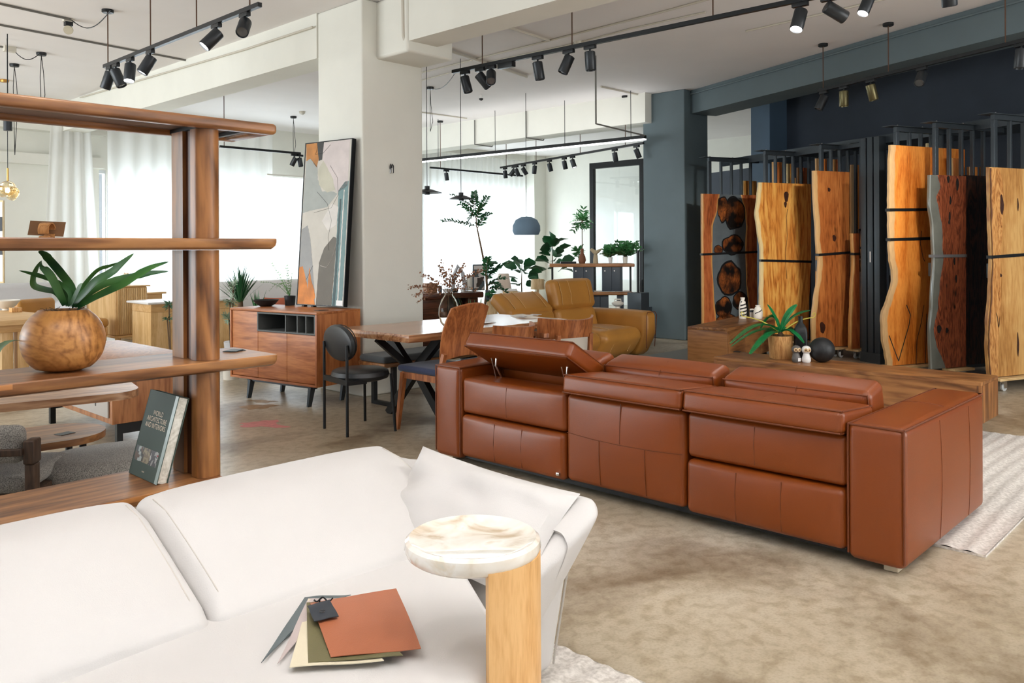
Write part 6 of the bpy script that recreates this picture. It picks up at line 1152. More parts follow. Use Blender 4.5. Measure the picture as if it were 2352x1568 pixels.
# ---------------------------------------------------------------- tan sofa
TX0, TX1, TV = 6.62, 8.42, 5.62
th = thing('tan_sofa', 'tan leather sofa with one headrest raised beyond the dining table', 'sofa', (TX0, TV, 0)); wT = TX1 - TX0
def seam_v(par, f, n_=10, r=.004): g = G(); g.tube([f(k / n_) for k in range(n_ + 1)], r, 4); return g.o('stitched_seam', m_tans, par)
for i in range(2):
    a_, b_ = .0 + i * .78, .775 + i * .78
    def fs_(q):
        q = q.copy(); q.y += .16 * max(0, (.34 - q.z) / .24) ** 1.2 * max(0, 1 - q.y / .6); return q
    s_ = G().rb(a_, b_, 0, .80, .10, .45, .09, 5, (0, .03, .03), 8, fn=fs_).o('seat', m_tan, th)
    for f in (.25, .7): x = a_ + (b_ - a_) * f; g = G(); g.tube([(x, .30, .478), (x, .08, .462), (x, .012, .40), (x, .0, .3), (x, .07, .18)], .004, 4); g.o('stitched_seam', m_tans, s_)
    bk_ = G(); M_ = T(0, .62, .40) @ Rx(R(-16)); bk_.rb(a_ + .01, b_ - .01, 0, .18, 0, .30, .07, 4, (0, .02, .01), 8, m=M_); bk_ = bk_.o('backrest', m_tan, th)
    if i == 0: M_ = T(0, .70, .66) @ Rx(R(-52))
    else: M_ = T(0, .70, .67) @ Rx(R(-14))
    hh_ = .36; h = G().rb(a_ + .0, b_ - .0, -.02, .13, 0, hh_, .06, 4, (0, .02, .01), 8, m=M_).o('headrest', m_tan, th)
    for f in (.14, .36, .82): x = a_ + (b_ - a_) * f; g = G(); g.tube([M_ @ Vector(q) for q in ((x, -.03, .04), (x, -.045, .18), (x, -.03, .32), (x, .03, hh_ + .004))], .0045, 4); g.o('stitched_seam', m_tans, h)
def fa_(q): q = q.copy(); q.y += .12 * max(0, (.34 - q.z) / .24) * max(0, 1 - q.y / .6); return q
ar = G().rb(1.565, wT, -.03, .98, .10, .63, .07, 5, (.01, .01, .01), 6, fn=fa_).o('armrest', m_tan, th); g = G(); g.tube([(1.575, -.03, .2), (1.575, -.035, .58), (1.60, -.03, .622), (wT - .05, -.03, .622), (wT - .01, -.03, .58), (wT - .01, -.0, .2)], .005, 5); g.o('piping', m_seam, ar)
G().rb(-.22, -.005, -.0, .98, .10, .60, .07, 5, 0, 4).o('armrest', m_tan, th); G().rb(.0, wT - .2, .78, 1.0, .12, .62, .05, 4, 0, 4).o('back_shell', m_tan, th)
for x in (.3, wT - .35): g = G(); g.bar((x, .1, .10), (x + .1, -.06, .008), .03, .015).bar((x, .1, .10), (x + .2, .1, .008), .03, .015).bar((x, .8, .1), (x + .05, .9, .008), .03, .015).bar((x, .1, .1), (x, .8, .1), .03, .015); g.o('leg', m_black, th)
rg_ = PZ(1545, 805, 0); ob = G().rb(0, 2.6, 0, 1.3, 0, .008, .003).o('rug', plain('grey_mat', srgb(142, 146, 142), .8), loc=(7.6, 4.75, 0)); tag(ob, 'dark grey mat on the floor before the tan sofa', 'rug')
# ---------------------------------------------------------------- display console by the slate column
dC = 12.6; a_ = PD(1262, 606, dC); b_ = PD(1458, 606, dC); zc = a_.z; L_ = (b_ - a_).length; org = Vector((a_.x, a_.y, 0)); an = math.atan2(b_.y - a_.y, b_.x - a_.x)
th = thing('display_console', 'two tier wooden display console with dark sample panels near the slate column', 'console', org, an)
m_con = wood('console_top', srgb(140, 90, 54), srgb(190, 136, 90), None, 0, 1.5, .4); m_pnl = plain('slate_sample_panel', srgb(62, 72, 82), .45, var=.1)
G().rb(0, L_, 0, .45, zc - .05, zc, .015, 3).o('top', m_con, th); z2 = zat(org + Vector((.4, 0, 0)), 1400, 668); G().rb(L_ * .50, L_ * .98, 0, .45, z2 - .05, z2, .015, 3).o('lower_shelf', m_walnut, th)
for x0_, x1_ in ((.28, .40), (.402, .52), (.62, .73), (.732, .86)):
    pn = G().rb(L_ * x0_, L_ * x1_, .03, .09, z2 + .01 if x0_ > .6 else .0, zc - .051, .003).o('sample_panel', m_pnl, th); G().lathe([(0, 0), (.012, 0), (.012, .006), (0, .006)], 8, m=T(L_ * x0_ + .04, .028, zc - .11) @ Rx(R(90))).o('panel_pin', m_white, pn)
for x0_, x1_ in ((.50, .60), (.602, .70), (.80, .88)): G().rb(L_ * x0_, L_ * x1_, .1, .16, 0, z2 - .051, .003).o('sample_panel', m_pnl, th)
for x_ in (.03, .96): G().box(L_ * x_, L_ * x_ + .03, .2, .23, 0, zc - .051).o('leg', m_black, th)
def onC(px): 
    r_ = ray(px, 600); t_ = (org + Vector((math.cos(an), math.sin(an), 0)) * 0); n_ = Vector((-math.sin(an), math.cos(an), 0)); o2 = org + n_ * .2; k = (o2.dot(n_)) / r_.dot(n_); p = O_(k, r_); p.z = zc + .001; return p
p = onC(1337); s = dep(p) / F_; r_ = 9 * s; h = 34 * s; ob = G().lathe([(0, 0), (r_ * .7, 0), (r_, h * .22), (r_ * .85, h * .45), (r_ * .4, h * .7), (r_ * .42, h), (r_ * .3, h), (0, h * .9)], 24).o('clay_bottle', plain('brown_clay', srgb(128, 84, 58), .8), loc=p); tag(ob, 'brown clay bottle on the display console', 'vase')
p = onC(1368); m_tanc = plain('tan_clay', srgb(186, 168, 138), .8); th = thing('bird_vase', 'tan stoneware vase with a forked horn top on the display console', 'vase', p); G().lathe([(0, 0), (6 * s, 0), (5.5 * s, 10 * s), (4 * s, 22 * s), (0, 26 * s)], 20).o('body', m_tanc, th); g = G(); g.tube([RT * -11 * s + Vector((0, 0, 33 * s)), RT * -6 * s + Vector((0, 0, 29 * s)), Vector((0, 0, 24 * s)), RT * 6 * s + Vector((0, 0, 28 * s)), RT * 15 * s + Vector((0, 0, 34 * s))], [3 * s, 4.5 * s, 6 * s, 4 * s, 1 * s], 10); g.o('horns', m_tanc, th)
p = onC(1305); ob = G().rb(-.12, .12, -.08, .08, 0, .03, .003).o('dark_book', m_black, loc=p, rz=an); tag(ob, 'flat black book at the left of the display console', 'book')
random.seed(11)
def bush(px, base_, w_, h_, label, mat, potm, n_=70, ll=.05, name='potted_shrub', pot=(6, 16), lw=.42):
    s = dep(base_) / F_; th = thing(name, label, 'plant', base_); G().lathe([(0, 0), (pot[0] * s * .8, 0), (pot[0] * s, pot[1] * s), (pot[0] * s * .85, pot[1] * s), (0, pot[1] * s * .9)], 20).o('pot', potm, th)
    g, gt = G(), G(); b0_ = Vector((0, 0, pot[1] * s * .9))
    for i in range(n_):
        a_ = random.random() * 6.283; el = random.random(); v = Vector((math.cos(a_), math.sin(a_), 0)) * w_ * s * (.35 + .65 * random.random()) * (1 - .4 * el) + Vector((0, 0, h_ * s * (.25 + .75 * el)))
        spray(b0_, b0_ + v, 4, ll, mat, th, .01, lw, g=g, gt=gt, twig=.003)
    o = g.o('foliage', mat, th); gt.o('stem', m_twig, th); return th
bush(0, onC(1402), 24, 26, 'leafy green shrub in a pale pot on the display console', m_leafm, m_white, 46, .11, pot=(5, 14)); bush(0, onC(1436), 50, 34, 'wide leafy shrub in a pale pot at the right of the console', m_leafm, m_greencer, 60, .11, pot=(6, 15))
p = PD(1419, 711, 11.6); s = dep(p) / F_; bz = p.z; th = thing('plinth', 'low dark plinth under the white urn', 'plinth', (p.x, p.y, 0)); G().rb(-.25, .25, -.2, .2, 0, bz - .001, .004).o('block', m_pnl, th)
th = thing('urn', 'white stoneware urn with a loop handle behind the tan sofa', 'urn', p); G().lathe([(0, 0), (7 * s, 0), (5 * s, 7 * s), (13 * s, 12 * s), (14 * s, 16 * s), (8 * s, 19 * s), (7 * s, 20 * s), (0, 19 * s)], 26).o('body', m_greencer, th); g = G(); g.tube([RT * -7 * s + Vector((0, 0, 19 * s)), RT * -7 * s + Vector((0, 0, 24 * s)), RT * 7 * s + Vector((0, 0, 24 * s)), RT * 7 * s + Vector((0, 0, 19 * s))], 1.6 * s, 8); g.o('handle', m_greencer, th)
# black framed glass partition
gu = 13.4; pA, pB = PU(1360, 760, gu), PU(1474, 760, gu); zt_ = PU(1360, 388, gu).z; d_ = struct('door_1', G().box(gu, gu + .08, pA.y - .05, pA.y + .05, 0, zt_).box(gu, gu + .08, pB.y - .04, pB.y + .04, 0, zt_).box(gu, gu + .08, pB.y - .04, pA.y + .05, zt_, zt_ + .12), m_black, 'tall black framed glass door behind the display console')
G().box(gu + .03, gu + .04, pB.y + .041, pA.y - .051, 0, zt_ - .001).o('pane', m_pane, d_); 
# things stacked at the slate column
for px, h, lab in ((1466, 1.35, 'dark steel stand against the slate column'), (1474, .9, 'lower dark steel stand behind the tan sofa arm')):
    p = PD(px, 700, 11.9 if px < 1470 else 12.5); th = thing('sample_stand', lab, 'stand', (p.x, p.y, 0)); G().bar((0, 0, 0), (0, 0, h), .03, .03).o('pole', m_black, th); G().rb(-.1, .1, -.12, .12, 0, h * .55, .004).o('rack_box', m_steel, th)
# ficus trees
def leafM(l, w_, mat): g = G(); g.leaf([(0, 0, 0), (l * .3, 0, .02 * l), (l * .65, 0, .0), (l, 0, -.12 * l)], [w_ * .3, w_ * .95, w_, w_ * .1], (0, 0, 1), .25); return g.mesh('leaf', mat, ang=80)
lm = leafM(.19, .13, m_leafd)
def ficus(p, z0_, z1, w_, n_, label, sc=1., pot=True):
    th = thing('fiddle_leaf_fig', label, 'plant', (p.x, p.y, 0)); G().lathe([(0, 0), (.13, 0), (.17, .28), (.155, .28), (0, .25)], 24).o('pot', m_lightfab, th); G().tube([(0, 0, .25), (.015, .01, (z0_ + .25) / 2), (-.01, 0, z0_), (.01, .01, z1)], [.014, .012, .011, .005], 8).o('trunk', m_twig, th)
    for i in range(n_):
        f = i / (n_ - 1); z = z0_ + (z1 - z0_) * f; a_ = i * 2.4 + random.random() * .5; el = R(5 + 45 * f); q = T(.01, 0, z) @ Rz(a_) @ T(w_ * (.25 + .55 * random.random()) * (1.1 - .75 * f), 0, random.uniform(-.03, .03)) @ Ry(-el + R(random.uniform(-15, 30))) @ Rx(R(random.uniform(-65, 65))) @ Matrix.Scale(1.2 * sc * random.uniform(.85, 1.15), 4)
        put(lm, 'leaf', th, q)
    return th
p = PD(1270, 700, 15.2); ficus(p, zat(p, 1270, 625), zat(p, 1270, 553), .30, 26, 'fiddle leaf fig tree left of the display console', 1.1)
p = PD(1199, 700, 14.6); ficus(p, zat(p, 1199, 655), zat(p, 1199, 606), .26, 18, 'shorter fiddle leaf fig between window and corner pillar', 1.05)
p = PD(1335, 600, 13.9); bush(0, Vector((p.x, p.y, 0)), 0, 0, 'rhapis palm seen beside the black glass frame', m_leafm, m_lightfab, 0) if False else None
def tallplant(px, d, tops, label, mat, ll, lw, n_=9, cat='plant', name='tall_plant', potr=.14):
    p = PD(px, 700, d); s = d / F_; th = thing(name, label, cat, (p.x, p.y, 0)); G().lathe([(0, 0), (potr * .8, 0), (potr, .3), (potr * .9, .3), (0, .27)], 20).o('pot', m_greencer, th); g, gt = G(), G()
    for x, y, rw, rh, k in tops:
        c = Vector((0, 0, zat(p, px, y))) + RT * (x - px) * s; gt.tube([(0, 0, .26), c * .5 + Vector((0, 0, .1)), c], .007, 5)
        for i in range(k): v = Vector((random.gauss(0, .5) * rw * s, random.gauss(0, .5) * rw * s, random.gauss(0, .5) * rh * s)); spray(c, c + v, n_, ll, mat, th, .01, lw, g=g, gt=gt, twig=.003)
    g.o('foliage', mat, th); gt.o('stem', m_twig, th); return th
tallplant(1338, 13.9, ((1338, 508, 18, 26, 16), (1330, 580, 16, 14, 8)), 'palm with fan leaves left of the black door frame', m_leafm, .16, .2, 4)
# branch arrangement in front of the far window
p = PD(1118, 700, 10.6); s = 10.6 / F_; th = thing('tall_branch_plant', 'very tall thin branch plant with small leaves and a black tag on its stem', 'plant', (p.x, p.y, 0)); G().lathe([(0, 0), (.14, 0), (.16, .34), (.14, .34), (0, .3)], 20).o('pot', m_steel, th); g, gt = G(), G()
def PP(x, y): return RT * (x - 1118) * s + Vector((0, 0, zat(p, x, y)))
gt.tube([(0, 0, .3), PP(1114, 700), PP(1119, 660), PP(1116, 620), PP(1104, 560), PP(1096, 520), PP(1092, 470)], [.02, .019, .018, .017, .013, .009, .005], 6)
for b_, e_, n2 in (((1097, 520), (1018, 508), 12), ((1094, 500), (1060, 470), 8), ((1092, 480), (1040, 448), 10), ((1092, 475), (1090, 442), 8), ((1095, 505), (1120, 455), 10), ((1094, 490), (1072, 515), 7), ((1092, 470), (1060, 452), 8), ((1097, 525), (1125, 490), 7), ((1094, 500), (1105, 470), 6), ((1092, 480), (1012, 450), 0)):
    for _q in range(2 if n2 else 0): spray(PP(*b_), PP(*e_) + FW * random.uniform(-.15, .15) + RT * random.uniform(-.04, .04) * _q, n2, .085, m_leafd, th, .02, .35, g=g, gt=gt, twig=.004)
for b_, e_, n2 in (((1116, 640), (1170, 605), 12), ((1116, 640), (1122, 592), 10), ((1118, 660), (1160, 640), 10), ((1118, 655), (1150, 660), 9), ((1119, 665), (1165, 672), 8), ((1118, 645), (1150, 615), 10), ((1118, 680), (1150, 712), 10), ((1118, 670), (1140, 690), 8), ((1116, 630), (1135, 605), 8)):
  for _q in range(2): spray(PP(*b_), PP(*e_) + FW * random.uniform(-.15, .15), n2, .1, m_leafd, th, .04, .34, g=g, gt=gt, twig=.004)
g.o('foliage', m_leafd, th); gt.o('stem', m_twig, th); c = PP(1120, 677); g = G(); g.box(-5 * s, 5 * s, -.006, .006, -11 * s, 11 * s, m=T(*(c - FW * .03)) @ Rz(A_ - R(90))); g.o('tag', m_pnl, th)
# far dark desk with clutter
p0 = PZ(962, 672, .78); dd_ = 10.9; a_ = PD(968, 690, dd_); b_ = PD(1112, 690, dd_ + .5); an = math.atan2(b_.y - a_.y, b_.x - a_.x); L_ = (b_ - a_).length; zd = zat(a_, 968, 675)
m_dkw = wood('dark_rosewood', srgb(44, 20, 16), srgb(104, 56, 40), None, 0, 1.5, .25, coat=.4)
th = thing('dark_desk', 'dark glossy wooden desk in front of the far window, crowded with small objects', 'desk', (a_.x, a_.y, 0), an); G().rb(-.5, L_, 0, .85, zd - .08, zd, .02, 3).o('top', m_dkw, th); G().rb(-.45, L_ * .45, .1, .75, 0, zd - .081, .01).o('pedestal', m_dkw, th); G().rb(L_ * .80, L_ * .96, .1, .75, 0, zd - .081, .01).o('pedestal', m_dkw, th); G().box(L_ * .46, L_ * .79, .4, .44, .1, zd - .081).o('modesty_panel', plain('dark_void', srgb(22, 18, 18), .5), th)
MD = T(a_.x, a_.y, 0) @ Rz(an)
def onD(px, dy=.3):
    n_ = MD.to_3x3() @ Vector((0, 1, 0)); o2 = MD @ Vector((0, dy, 0)); r_ = ray(px, 660); p = O_((o2 - Vector((0, 0, H_))).dot(n_) / r_.dot(n_), r_); p.z = zd + .001; return p
def small(px, w_, h_, lab, mat, cat, nm, dy=.3, shape='box', d=.06):
    p = onD(px, dy); s = dep(p) / F_; g = G()
    if shape == 'box': g.rb(-w_ * s / 2, w_ * s / 2, -d / 2, d / 2, 0, h_ * s, .004)
    elif shape == 'cyl': g.lathe([(0, 0), (w_ * s * .45, 0), (w_ * s * .5, h_ * s * .3), (w_ * s * .42, h_ * s), (w_ * s * .3, h_ * s), (0, h_ * s * .9)], 20)
    elif shape == 'arch': g.tube([RT * -w_ * s / 2, RT * -w_ * s * .42 + Vector((0, 0, h_ * s * .6)), RT * -w_ * s * .1 + Vector((0, 0, h_ * s)), RT * w_ * s * .25 + Vector((0, 0, h_ * s * .7)), RT * w_ * s * .5], w_ * s * .16, 8)
    ob = g.o(nm, mat, loc=p, rz=an if shape == 'box' else 0); return tag(ob, lab, cat)
small(987, 26, 21, 'brown wooden box on the far dark desk beside the column', m_walnut, 'box', 'wooden_box', d=.15); small(1011, 9, 15, 'small dark figurine next to the brown box on the far desk', m_steel, 'figurine', 'small_figurine', .2, 'cyl'); small(1055, 30, 56, 'grey marble arch sculpture on the far dark desk', plain('grey_marble', srgb(176, 176, 178), .3, var=.12, vs_=20), 'sculpture', 'arch_sculpture', .5, 'arch')
small(1083, 26, 34, 'cream table lamp shade on the far dark desk', m_crm, 'lamp', 'shade_lamp', .45, 'cyl'); small(1027, 16, 8, 'little white box row on the far desk', m_white, 'box', 'white_box', .15); small(1044, 14, 8, 'little dark glass box on the far desk', m_black, 'box', 'dark_box', .15); small(1063, 10, 9, 'white cup near the marble arch', m_white, 'cup', 'white_cup', .12, 'cyl')
p = onD(1100, .3); s = dep(p) / F_; th = thing('framed_poster', 'dark framed collage poster standing on the far desk', 'picture', p, an); G().box(-15 * s, 15 * s, 0, .02, 0, 60 * s).o('frame', m_steel, th); G().box(-13 * s, 13 * s, -.003, -.0005, 2 * s, 57 * s).o('print', photo_mat('collage_print', srgb(70, 84, 88), srgb(214, 210, 206), srgb(60, 50, 44), 9), th)
# lamp shades, stools beyond
m_ltw = wood('light_ash', srgb(196, 158, 108), srgb(232, 206, 160), None, 2, 3, .5)
def lshade(px, py0, py1, wt, wb, d, lab, mat, shelf=True):
    p = PD(px, py1, d); s = d / F_; th = thing('table_lamp', lab, 'lamp', p); g = G(); h = (py1 - py0) * s; g.lathe([(wb * s, 0), (wt * s, h), (wt * s * .97, h), (wb * s * .97, 0)], 30, cap=False); g.o('lamp_shade', mat, th); G().cyl((0, 0, -.25), .02, .3, 10).o('stem', mat, th); G().cyl((0, 0, -.27), .08, .02, 16).o('base', mat, th)
    if shelf: q = thing('side_stand', 'small stand under the ' + lab.split(' beside')[0].split(' on ')[0], 'stand', (p.x, p.y, 0)); G().rb(-.2, .2, -.2, .2, p.z - .30, p.z - .271, .005).o('top', m_dkw, q); [G().cyl((x, y, 0), .015, p.z - .301, 8).o('leg', m_black, q) for x in (-.16, .16) for y in (-.16, .16)]
    return th
lshade(1157, 628, 664, 12, 18, 12.2, 'cream conical lamp shade beside the leafy branches', plain('lamp_cream', srgb(238, 222, 206), .8)); lshade(1235, 641, 664, 15, 16, 12.8, 'wood veneer drum lamp shade beside the short fig', m_ltw)
for px, py0, py1, wd_, d, lab in ((1130, 680, 722, 12, 10.9, 'pale wood box stool under the branch foliage'), (1172, 668, 712, 17, 11.6, 'pale wood box stool left of the tan sofa')):
    p = PD(px, py0, d); s = d / F_; th = thing('box_stool', lab, 'stool', (p.x, p.y, 0), A_); G().rb(-wd_ * s, wd_ * s, -wd_ * s, wd_ * s, .02, p.z, .01).o('body', m_ltw, th); G().rb(-wd_ * s * .9, wd_ * s * .9, -wd_ * s * .9, wd_ * s * .9, p.z + .0005, p.z + .03, .01).o('pad', m_white, th)
p = PD(1192, 700, 14.4); th = thing('white_armchair', 'white scoop armchair between the lamps at the far window', 'armchair', (p.x, p.y, 0), R(150)); G().grid(lambda a_, b_: ((.38 + .06 * b_) * math.cos(R(-110 + 220 * a_)), (.38 + .06 * b_) * math.sin(R(-110 + 220 * a_)), .2 + (.62 - .5 * abs(a_ - .5)) * b_), 24, 5, th=.05).o('shell', m_white, th); G().lathe([(0, .25), (.34, .25), (.34, .42), (0, .45)], 24).o('seat', m_white, th); G().cyl((0, 0, 0), .25, .2, 20).o('base', m_white, th)
p = PD(1090, 720, 8.6); s = 8.6 / F_; th = thing('low_grass_plant', 'low bright green leafy plant under the far desk edge', 'plant', (p.x, p.y, 0)); G().lathe([(0, 0), (.14, 0), (.16, .3), (.14, .3), (0, .27)], 20).o('pot', m_steel, th); g = G()
for i in range(46): a_ = random.random() * 6.28; w_ = random.uniform(.05, .22); h = random.uniform(.35, .62); q = Vector((0, 0, .28)); e_ = Vector((w_ * math.cos(a_), w_ * math.sin(a_), .28 + h)); g.leaf([q, q.lerp(e_, .5) + Vector((0, 0, .06)), e_], [.012, .028, .003], (math.cos(a_), math.sin(a_), .6), .2)
g.o('foliage', m_leafm, th)
# pendants
def pend(px, py, d, lab, prof, mat, cord_top=None, name='pendant_lamp', r=.004):
    p = PD(px, py, d); th = thing(name, lab, 'pendant lamp', p); G().lathe(prof, 36).o('shade', mat, th); top = prof[-1][1]; G().cyl((0, 0, top), r, CZ - p.z - top, 6).o('cord', m_black, th); return th
dp = lambda r_: [(0, -.03), (.03, -.03), (.03, .005), (r_, -.012), (r_ * 1.0, -.006), (.06, .03), (.03, .035), (.03, .07), (0, .07)]
p976 = dep(PZ(976, 108, CZ)); pend(981, 441, p976, 'black disc pendant half hidden by the column', dp(34 * p976 / F_), m_black); pend(1059, 455, p976 + .6, 'black disc pendant lamp tangled with the branch leaves', dp(29 * p976 / F_), m_black)
s = 12.6 / F_; pend(1209, 522, 12.6, 'grey blue dome pendant lamp before the far corner', [(29 * s, -17 * s), (32.5 * s, -6 * s), (31 * s, 6 * s), (24 * s, 18 * s), (12 * s, 24 * s), (0, 25 * s)] if False else [(0, 18 * s), (20 * s, 14 * s), (26 * s, -12 * s), (28 * s, -17 * s), (32 * s, -8 * s), (31.5 * s, 4 * s), (25 * s, 17 * s), (12 * s, 24 * s), (0, 25 * s)], plain('blue_grey_plaster', srgb(112, 136, 156), .8))
p = PD(18, 436, 9.2); th = thing('glass_pendant', 'amber glass cluster pendant lamp at the left edge', 'pendant lamp', p); s = 9.2 / F_; mg = glassy('amber_bubble', (1., .86, .62), .03, 1.2); gl = G()
for x, y, z, r_ in ((0, 0, 4, 17), (12, 0, -6, 13), (-12, 0, -4, 13), (4, 8, -12, 12)): gl = G(); gl.lathe([(r_ * s * math.sin(R(a_)), -r_ * s * math.cos(R(a_))) for a_ in range(0, 181, 15)], 20, RT * x * s + FW * y * s + Vector((0, 0, z * s))); gl.o('glass_globe', mg, th)
G().cyl((0, 0, 20 * s), 2.2 * s, 30 * s, 10).o('stem', plain('brass_stem', srgb(222, 176, 96), .3, metal=.7), th); G().cyl((0, 0, 50 * s), .004, CZ - p.z - 50 * s, 6).o('cord', m_black, th); G().lathe([(0, -5 * s), (5 * s, -4 * s), (5 * s, 4 * s), (0, 5 * s)], 14).o('bulb', m_lens if False else plain('warm_bulb', (1, .9, .7), .4, emit=(1, .8, .5), es=6), th)
p = PD(18, 289, 9.0); th = thing('cylinder_lamp', 'dark cylinder ceiling lamp under the top shelf at the left edge', 'lamp', p); s = 9 / F_; G().lathe([(0, -11 * s), (9 * s, -11 * s), (9 * s, 11 * s), (0, 11 * s)], 24).o('housing', m_can, th); G().cyl((0, 0, 11 * s), .005, CZ - p.z - 11 * s, 6).o('cord', m_black, th)
# ---------------------------------------------------------------- far left group
p = PD(60, 735, 7.9); zt_ = zat(p, 60, 733); th = thing('oak_dining_table', 'pale oak dining table holding a white bowl, seen behind the globe planter', 'table', (p.x, p.y, 0), R(6)); G().rb(-1.5, .42, 0, 1.5, zt_ - .05, zt_, .004).o('tabletop', m_oakx, th)
for x, y in ((-.05, .06), (-.19, .06), (.25, 1.3), (-1.3, .06)): G().rb(x, x + .1, y, y + .1, 0, zt_ - .051, .004).o('leg', m_oak, th)
G().rb(-1.3, .3, .05, .09, zt_ - .12, zt_ - .051, .003).o('apron', m_oakx, th); MZ = T(p.x, p.y, 0) @ Rz(R(6)); q = PZ(14, 712, zt_ + .001); s = dep(q) / F_; ob = G().lathe([(0, 0), (8 * s, 0), (8 * s, 3 * s), (20 * s, 10 * s), (29 * s, 22 * s), (28 * s, 23 * s), (18 * s, 12 * s), (0, 6 * s)], 32).o('fruit_bowl', m_greencer, loc=q); tag(ob, 'wide cream footed bowl on the pale oak table', 'bowl')
q = PZ(36, 716, zt_ + .001); s = dep(q) / F_; ob = G().rb(-11 * s, 11 * s, -.05, .05, 0, 10 * s, .004).o('wooden_block', m_acacia, loc=q); tag(ob, 'small orange brown wooden block beside the cream bowl', 'block')
p = PD(55, 700, 12.0); th = thing('grey_sofa', 'pale grey sofa against the back wall at the far left', 'sofa', (p.x, p.y, 0), 0); zt2_ = zat(p, 55, 652); G().rb(-2.0, .5, .3, .55, .1, zt2_, .08, 4, 0, 4).o('backrest', m_lightfab, th); G().rb(-2.0, .5, -.4, .3, .1, .42, .08, 4, 0, 4).o('seat', m_lightfab, th); G().rb(.5, .72, -.4, .55, .1, .62, .08, 4, 0, 4).o('armrest', m_lightfab, th)
p = PD(122, 705, 10.4); th = thing('caramel_chair', 'caramel leather lounge chair behind the globe planter', 'armchair', (p.x, p.y, 0), R(30)); z1 = zat(p, 122, 686); G().rb(-.3, .3, -.28, .28, .3, .42, .05, 4, 0, 4).o('seat', m_tan, th); G().rb(-.3, .3, .22, .32, .4, z1, .05, 4, 0, 4).o('backrest', m_tan, th); [G().cyl((x, y, 0), .02, .3, 8).o('leg', m_oak, th) for x in (-.25, .25) for y in (-.22, .22)]
p = PZ(248, 808, 0); th = thing('orange_leather_chair', 'orange brown leather stool chair left of the oak cabinet', 'chair', (p.x, p.y, 0), R(0)); G().rb(-.45, .02, -.02, .45, .34, .46, .05, 4, 0, 4).o('cushion', m_tan, th); G().rb(-.44, .0, .0, .44, .22, .339, .01).o('frame', m_acacia, th); [G().rb(x, x + .05, y, y + .05, 0, .219, .004).o('leg', m_acacia, th) for x in (-.42, -.06) for y in (.02, .38)]
p = PZ(265, 802, 0); zo = zat(p, 262, 657); th = thing('oak_cabinet', 'oak cabinet with a reeded door on round legs, beyond the shelf', 'cabinet', (p.x, p.y, 0), R(0)); zb_ = zat(p, 262, 772); G().rb(.0, .45, .0, 1.1, zb_, zo - .02, .02).o('body', m_oak, th); G().rb(-.02, .49, -.02, 1.12, zo - .0195, zo, .008).o('top', m_oakx, th); G().rb(-.02, .50, -.03, 1.12, zb_ - .03, zb_ - .0005, .008).o('bottom_board', m_oakx, th)
for x, y in ((.04, .03), (.4, .03), (.04, 1.0), (.4, 1.0)): G().cyl((x + .02, y + .02, 0), .035, zb_ - .0305, 14).o('leg', m_oak, th)
for k in range(16): G().rb(.03 + k * .025, .052 + k * .025, -.012, .0, zb_ + .02, zo - .04, .006).o('slat', m_oak, th)
p = PZ(347, 818, 0); zk = zat(p, 345, 694); th = thing('oak_desk', 'oak desk with white top and solid side panel left of the shelf post', 'desk', (p.x, p.y, 0), 0); G().rb(0, 1.3, 0, .03, 0, zk - .14, .004).o('side_panel', m_oak, th); G().rb(0, .03, 0.031, .6, 0, zk - .14, .004).o('side_panel', m_oak, th); G().rb(-.0, 1.3, 0, .6, zk - .139, zk - .03, .004).o('drawer_box', m_oakx, th); G().rb(-.06, 1.36, -.05, .65, zk - .0295, zk, .012).o('top', plain('white_laminate', srgb(232, 228, 224), .3), th)
p = PD(332, 770, 12.9); th = thing('oak_side_desk', 'second oak desk further back between cabinet and white topped desk', 'desk', (p.x, p.y, 0), 0); zz = zat(p, 332, 672); G().rb(-.25, .35, 0, .6, zz - .03, zz, .006).o('top', m_oakx, th); G().rb(-.2, .3, .04, .56, zz - .3, zz - .031, .006).o('drawer_box', m_oakx, th); G().rb(-.2, -.16, .04, .5, 0, zz - .301, .004).o('side_panel', m_oak, th); G().rb(.26, .3, .04, .5, 0, zz - .301, .004).o('side_panel', m_oak, th)
p = PD(6, 600, 10.5); s = 10.5 / F_; th = thing('framed_artwork', 'black and white abstract art in a thin gold frame at the left edge', 'picture', (p.x, p.y, 0), A_ - R(90)); zb_, z1 = zat(p, 0, 650), zat(p, 0, 460); G().box(-100 * s, 2 * s, 0, .03, zb_, z1).o('frame', plain('gold_frame', srgb(214, 186, 130), .4), th); G().box(-100 * s, .2 * s, -.004, -.0005, zb_ + .02, z1 - .02).o('print', m_white, th); G().box(-60 * s, 0, -.008, -.0045, zb_ + .66, zb_ + .84).o('ink_shape', m_black, th); G().box(-60 * s, 0, -.008, -.0045, zb_ + .36, zb_ + .42).o('ink_shape', m_black, th); G().box(-90 * s, -80 * s, .0, .03, 0, zb_).o('easel_leg', m_black, th); G().box(-20 * s, -14 * s, .0, .03, 0, zb_).o('easel_leg', m_black, th)
